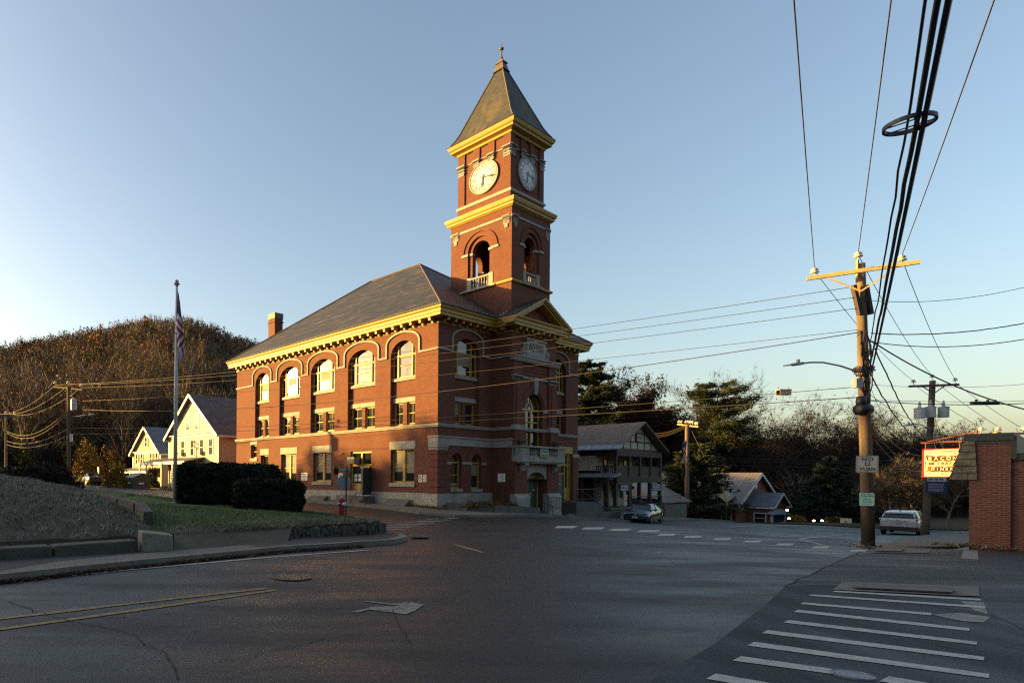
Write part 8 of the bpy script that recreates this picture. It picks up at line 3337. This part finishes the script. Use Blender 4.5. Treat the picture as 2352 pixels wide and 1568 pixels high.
def conifer(seed, H, Rr, label, p, mat, name='pine_tree', z0=.12, style='pine', group=None, whorls=22, dens=1.0, shape=None, rot=0):
    rs = np.random.RandomState(seed)
    root = thing(name, label, 'tree', p, rot, group)
    mb = MB()
    lean = rs.normal(size=2) * H * .012
    mb.tube([(lean[0] * k / 6, lean[1] * k / 6, H * k / 6 - .3 * (k == 0)) for k in range(7)], [max(.02, H * .016 * (1 - k / 6.3)) for k in range(7)], 8)
    q4 = []
    for wv in range(whorls):
        f = z0 + (1 - z0) * (wv + rs.uniform(-.3, .3)) / whorls
        f = min(f, .985)
        z = H * f
        prof = shape(f) if shape else (1 - f) ** .8
        nb = rs.randint(6, 9) if style == 'pine' else 10
        for b in range(nb):
            a = rs.uniform(0, 6.28)
            L = Rr * prof * (rs.uniform(.55, 1.15) if style == 'pine' else rs.uniform(.88, 1.05)) + .12
            up = rs.uniform(.05, .30) if style == 'pine' else rs.uniform(-.28, -.05)
            d = np.array([math.cos(a), math.sin(a), up])
            s = np.array([lean[0] * f, lean[1] * f, z])
            e = s + d * L
            mid = s + d * L * .5 + np.array([0, 0, -.04 * L])
            mb.tube([s, mid, e], [.012 * L + .012, .008 * L + .008, .006], 4, False)
            m = int((26 if style == 'pine' else 20) * (L + .4) * dens)
            tt = rs.uniform(.28 if style == 'pine' else .12, 1.03, m)
            P = s + (e - s) * tt[:, None] + rs.normal(size=(m, 3)) * np.array([.26, .26, .24 if style == 'pine' else .16]) * (.35 + .25 * L) * .8
            n1 = rs.normal(size=(m, 3)) * np.array([1, 1, .45])
            n1 /= np.linalg.norm(n1, axis=1)[:, None]
            n1 = n1 * .6 + d * .6
            sz = (.36 if style == 'pine' else .24)
            n2 = rs.normal(size=(m, 3)) * .06
            q4.append(np.stack([P - n1 * sz * .3 - n2, P - n1 * sz * .3 + n2, P + n1 * sz], 1).reshape(-1, 3))
    mb.build('trunk', MT['bark_dark'], root, smooth=True)
    o = tri_mesh('crown', np.concatenate(q4), [MT[mat]], rs)
    o.parent = root
    return root

def gnd(u, v, Y):
    p = at(u, v, Y)
    return Vector((p.x, p.y, g(p.x, p.y)))
# pines behind the store
p = gnd(1352, 1150, 92)
z = at(1352, 812, 92).z
conifer(21, (z - p.z) * .96, 8.0, 'tall broad dark pine rising right behind the town hall corner', p, 'needle', whorls=32, dens=4.0, shape=lambda f: (1 - f) ** .62 * .9 + .08)
p = gnd(1300, 1150, 100)
conifer(22, 20, 5.0, 'second dark pine mostly hidden by the town hall corner', p, 'needle', whorls=26, dens=2.2, shape=lambda f: (1 - f) ** .65)
p = gnd(1645, 1120, 112)
p.z = float(hill_z(p.x, p.y))
z = at(1645, 874, 112).z
conifer(23, z - p.z, 6.4, 'flat topped lone pine with layered limbs in the right skyline', p, 'needle', z0=.25, whorls=17, shape=lambda f: .95 if .45 < f < .75 else (.75 if f <= .45 else max(.3, 1 - (f - .75) * 2.4)), dens=3.6)
# dark russet trees between the pines
for i, (u, vt, Y, sd, H0) in enumerate(((1420, 880, 96, 31, 0), (1462, 875, 100, 32, 0), (1500, 872, 100, 33, 0), (1535, 905, 104, 34, 0))):
    p = gnd(u, 1150, Y)
    z = at(u, vt, Y).z
    bare_tree(sd, (z - p.z) * .74, ('dark russet tree nearest the big pine', 'dark russet tree second from the big pine', 'tall dark russet tree above the store gable', 'bare topped tree right of the russet trees')[i], p, True, 34000 if i < 3 else 3500, .8, 'russet trees behind the store', name='oak_tree')
# bare trees along the right skyline: a few grown, the rest copied
protos = [bare_tree(41, 14, 'leafless dark tree on the bank, first right of the lone pine', (0, 0, 0), True, 250, .8, 'leafless trees on the right bank'),
          bare_tree(42, 13, 'x', (0, 0, 0), True, 500, .85, 'leafless trees on the right bank'),
          bare_tree(43, 15, 'x', (0, 0, 0), True, 900, .75, 'leafless trees on the right bank')]
sky_ = [(1700, 960, 118), (1735, 968, 125), (1768, 985, 116), (1800, 962, 120), (1838, 972, 122), (1870, 985, 118), (1905, 990, 120), (1945, 998, 118), (1985, 988, 122), (2025, 985, 118), (2060, 992, 120), (2095, 1000, 116), (2130, 990, 120), (2165, 985, 118), (2200, 1005, 120), (2340, 1035, 110), (1715, 1010, 108), (1790, 1015, 106), (1880, 1020, 108), (2000, 1022, 106), (1590, 960, 120), (1565, 930, 118)]
for i, (u, vt, Y) in enumerate(sky_):
    src = protos[i % 3]
    o = src if i < 3 else copy_tree(src)
    p = at(u, 1150, Y)
    z0_ = float(hill_z(p.x, p.y))
    H = at(u, vt, Y).z - z0_
    base = (14, 13, 15)[i % 3]
    o.location = (p.x, p.y, z0_)
    s_ = H / (base * .98)
    o.scale = (s_, s_, s_)
    o.rotation_euler = (0, 0, i * 1.7)
    tag(o, 'leafless dark tree in the row along the right bank', 'tree', 'leafless trees on the right bank')
# young conifer beside the store pole, and the big blue spruce
p = gnd(1600, 1192, 73)
z = at(1600, 1018, 73).z
conifer(51, z - p.z, 4.6, 'spreading young pine with sunlit gold top right of the store', p, 'needle', z0=.04, whorls=20, dens=2.0, shape=lambda f: (1 - f) ** .55 * .95 + .05)
p = gnd(1902, 1203, 70)
z = at(1900, 1045, 70).z
conifer(52, z - p.z, 3.5, 'dense cone shaped blue spruce with sunlit top by the road at right', p, 'needle_b', 'spruce_tree', .02, 'spruce', whorls=36, dens=2.0, shape=lambda f: min(1, (1 - f) ** .75 * 1.15) * (.75 + .25 * min(1, f * 6)))
p = gnd(1985, 1195, 76)
conifer(53, 5.2, 2.4, 'smaller dark spruce behind the right utility pole', p, 'needle_b', 'spruce_tree', .02, 'spruce', whorls=20, dens=1.2)
# bare olive shrubs behind the white car
for i, (u, Y, H, lab) in enumerate(((2045, 56, 5.0, 'tawny leafless shrub tree left above the white car'), (2175, 54, 5.2, 'tawny leafless shrub tree between the banner and the diner'), (2110, 60, 5.5, 'tawny leafless shrub tree behind the transformer pole'))):
    p = gnd(u, 1210, Y)
    bare_tree(61 + i, H, lab, p, False, 300, .9, 'shrub trees behind the white car', 'leaf_olive')
# emergent conifers along the left ridge
rp = conifer(71, 14, 3.0, 'x', (0, 0, 0), 'needle', 'spruce_tree', .08, 'spruce', 'evergreens standing out of the left hill', whorls=18, dens=1.6)
for i, (u, v, Y, lab) in enumerate(((48, 795, 255, 'first small evergreen on the left ridge'), (99, 789, 255, 'second evergreen standing above the left ridge'), (247, 752, 258, 'tallest evergreen left of the hilltop'), (276, 760, 258, 'evergreen just right of the tallest ridge evergreen'), (262, 785, 240, 'evergreen below the hilltop pair'), (345, 800, 230, 'dark evergreen midway down the hill left of the flagpole'), (445, 790, 240, 'evergreen on the hill right of the flag'), (480, 800, 235, 'evergreen between the flag and the hall roof'))):
    o = rp if i == 0 else copy_tree(rp)
    p = at(u, v, Y)
    o.location = (p.x, p.y, p.z - 14)
    o.rotation_euler = (0, 0, i)
    tag(o, lab)

def shrub(name, label, p, rx, ry, h, mats, n, sz, seed, cat='shrub', group=None, stems=True):
    rs = np.random.RandomState(seed)
    t = thing(name, label, cat, p, 0, group)
    d = rs.normal(size=(n, 3))
    d /= np.linalg.norm(d, axis=1)[:, None]
    d[:, 2] = np.abs(d[:, 2])
    lump = 1 + .22 * np.sin(d[:, 0] * 6 + seed) * np.cos(d[:, 1] * 5) + .12 * np.sin(d[:, 2] * 9)
    P = d * np.array([rx, ry, h]) * (rs.uniform(.5, 1, n) ** .5 * lump)[:, None] * .95
    T = np.stack([P + rs.normal(size=(n, 3)) * sz for _ in range(3)], 1).reshape(-1, 3)
    o = tri_mesh('foliage', T, mats, rs)
    o.parent = t
    mb = MB()
    for k in range(7):
        a = rs.uniform(0, 6.28)
        mb.tube([(0, 0, -.2), (math.cos(a) * rx * .3, math.sin(a) * ry * .3, h * .45), (math.cos(a) * rx * .55, math.sin(a) * ry * .55, h * .85)], [.05, .03, .015], 5)
    mb.build('stems', MT['bark_dark'], t)
    return t
for i, (u, v, Y, rx, h, lab) in enumerate(((40, 1115, 50, 2.6, 1.9, 'dark thicket on the bank crest at the far left'), (88, 1116, 48, 2.2, 2.2, 'dark thicket in the middle of the bank crest'), (130, 1120, 48, 2.0, 1.9, 'dark thicket just left of the dark pole'), (-30, 1110, 50, 2.4, 1.7, 'dark thicket at the very left edge of the bank'))):
    p = at(u, v, Y)
    shrub('shrub', lab, (p.x, p.y, p.z - .4), rx, 1.6, h, [MT['twig_dark'], MT['hedge'], MT['twig_dark']], 2600, .10, 80 + i, group='thickets on the bank')
p = gp(192, 1113)
shrub('gold_tree', 'gold leaved small tree at the roadside left of the houses', (p.x - .5, p.y + 3, p.z), 2.0, 2.0, 5.2, [MT['leaf_gold'], MT['leaf_gold'], MT['leaf_olive']], 2200, .13, 90, 'tree')
p = gp(218, 1113)
shrub('gold_tree', 'olive gold bushy tree just right of the gold leaved one', (p.x + .6, p.y + 5, p.z), 2.4, 2.0, 4.4, [MT['leaf_gold'], MT['leaf_olive'], MT['leaf_red']], 2200, .13, 91, 'tree')
p = gp(268, 1119)
shrub('shrub', 'rounded yellow green bush left of the dumpster', p, 1.35, 1.3, 2.55, [MT['leaf_olive'], MT['leaf_gold'], MT['leaf_olive']], 2400, .08, 92)
p = gp(348, 1121)
shrub('shrub', 'tall dark green bush between the dumpster and the porch', (p.x, p.y + 1, p.z), .75, .8, 2.3, [MT['leaf_olive'], MT['hedge']], 1500, .08, 93)
p = gnd(282, 1117, 80)
bare_tree(95, 10.5, 'slim bare tree standing before the small tan house', p, True, 20, .4, None, 'leaf_red', 3)
for i, (u, Y, H, lab) in enumerate(((330, 104, 17, 'tall pale forked bare tree above the tan house'), (262, 104, 19, 'tall pale leaning bare tree left of the tan house'), (300, 108, 18, 'tall slender bare tree right behind the tan house'), (60, 100, 15, 'pale forked bare tree behind the far left pole'), (420, 112, 20, 'tall bare tree behind the cream house'), (215, 110, 18, 'tall bare tree behind the gold trees'))):
    p = at(u, 1100, Y)
    bare_tree(100 + i, H, lab, (p.x, p.y, float(hill_z(p.x, p.y))), False, 500 if i % 2 else 150, .55, 'tall bare trees before the left hill', 'leaf_oak', 4)
# verge and yards
structure('verge', drape(px_poly([(1585, 1192), (1700, 1200), (1830, 1204), (1960, 1211), (2120, 1216), (2230, 1219), (2420, 1216), (2420, 1180), (2100, 1180), (1900, 1180), (1700, 1182), (1585, 1184)]), gz(.10), 1.5, .1), MT['verge'], smooth=True)
structure('yard', drape([H2(-3.4, 31), H2(-3.2, 62), H2(20, 62), H2(20, 26), H2(-2.0, 26)], gz(.08), 1.5, .1), MT['verge'], smooth=True)

# unseen valley side added behind the camera to cut the low skylight
mb = MB()
na = 40
vs = []
for j, (d, h) in enumerate(((95, 0), (125, 22), (165, 48), (230, 66), (330, 60))):
    for i in range(na):
        a = R(72 + 158 * i / (na - 1))
        e = min(1, i / 5, (na - 1 - i) / 5)
        hh = h * e * (1 + .18 * math.sin(i * .9) + .1 * math.sin(i * 2.3 + j))
        vs.append((d * math.sin(a), d * math.cos(a), hh - 2))
mb.add(vs, [(j * na + i, j * na + i + 1, (j + 1) * na + i + 1, (j + 1) * na + i) for j in range(4) for i in range(na - 1)])
structure('hills', mb, MT['soil'], smooth=True)
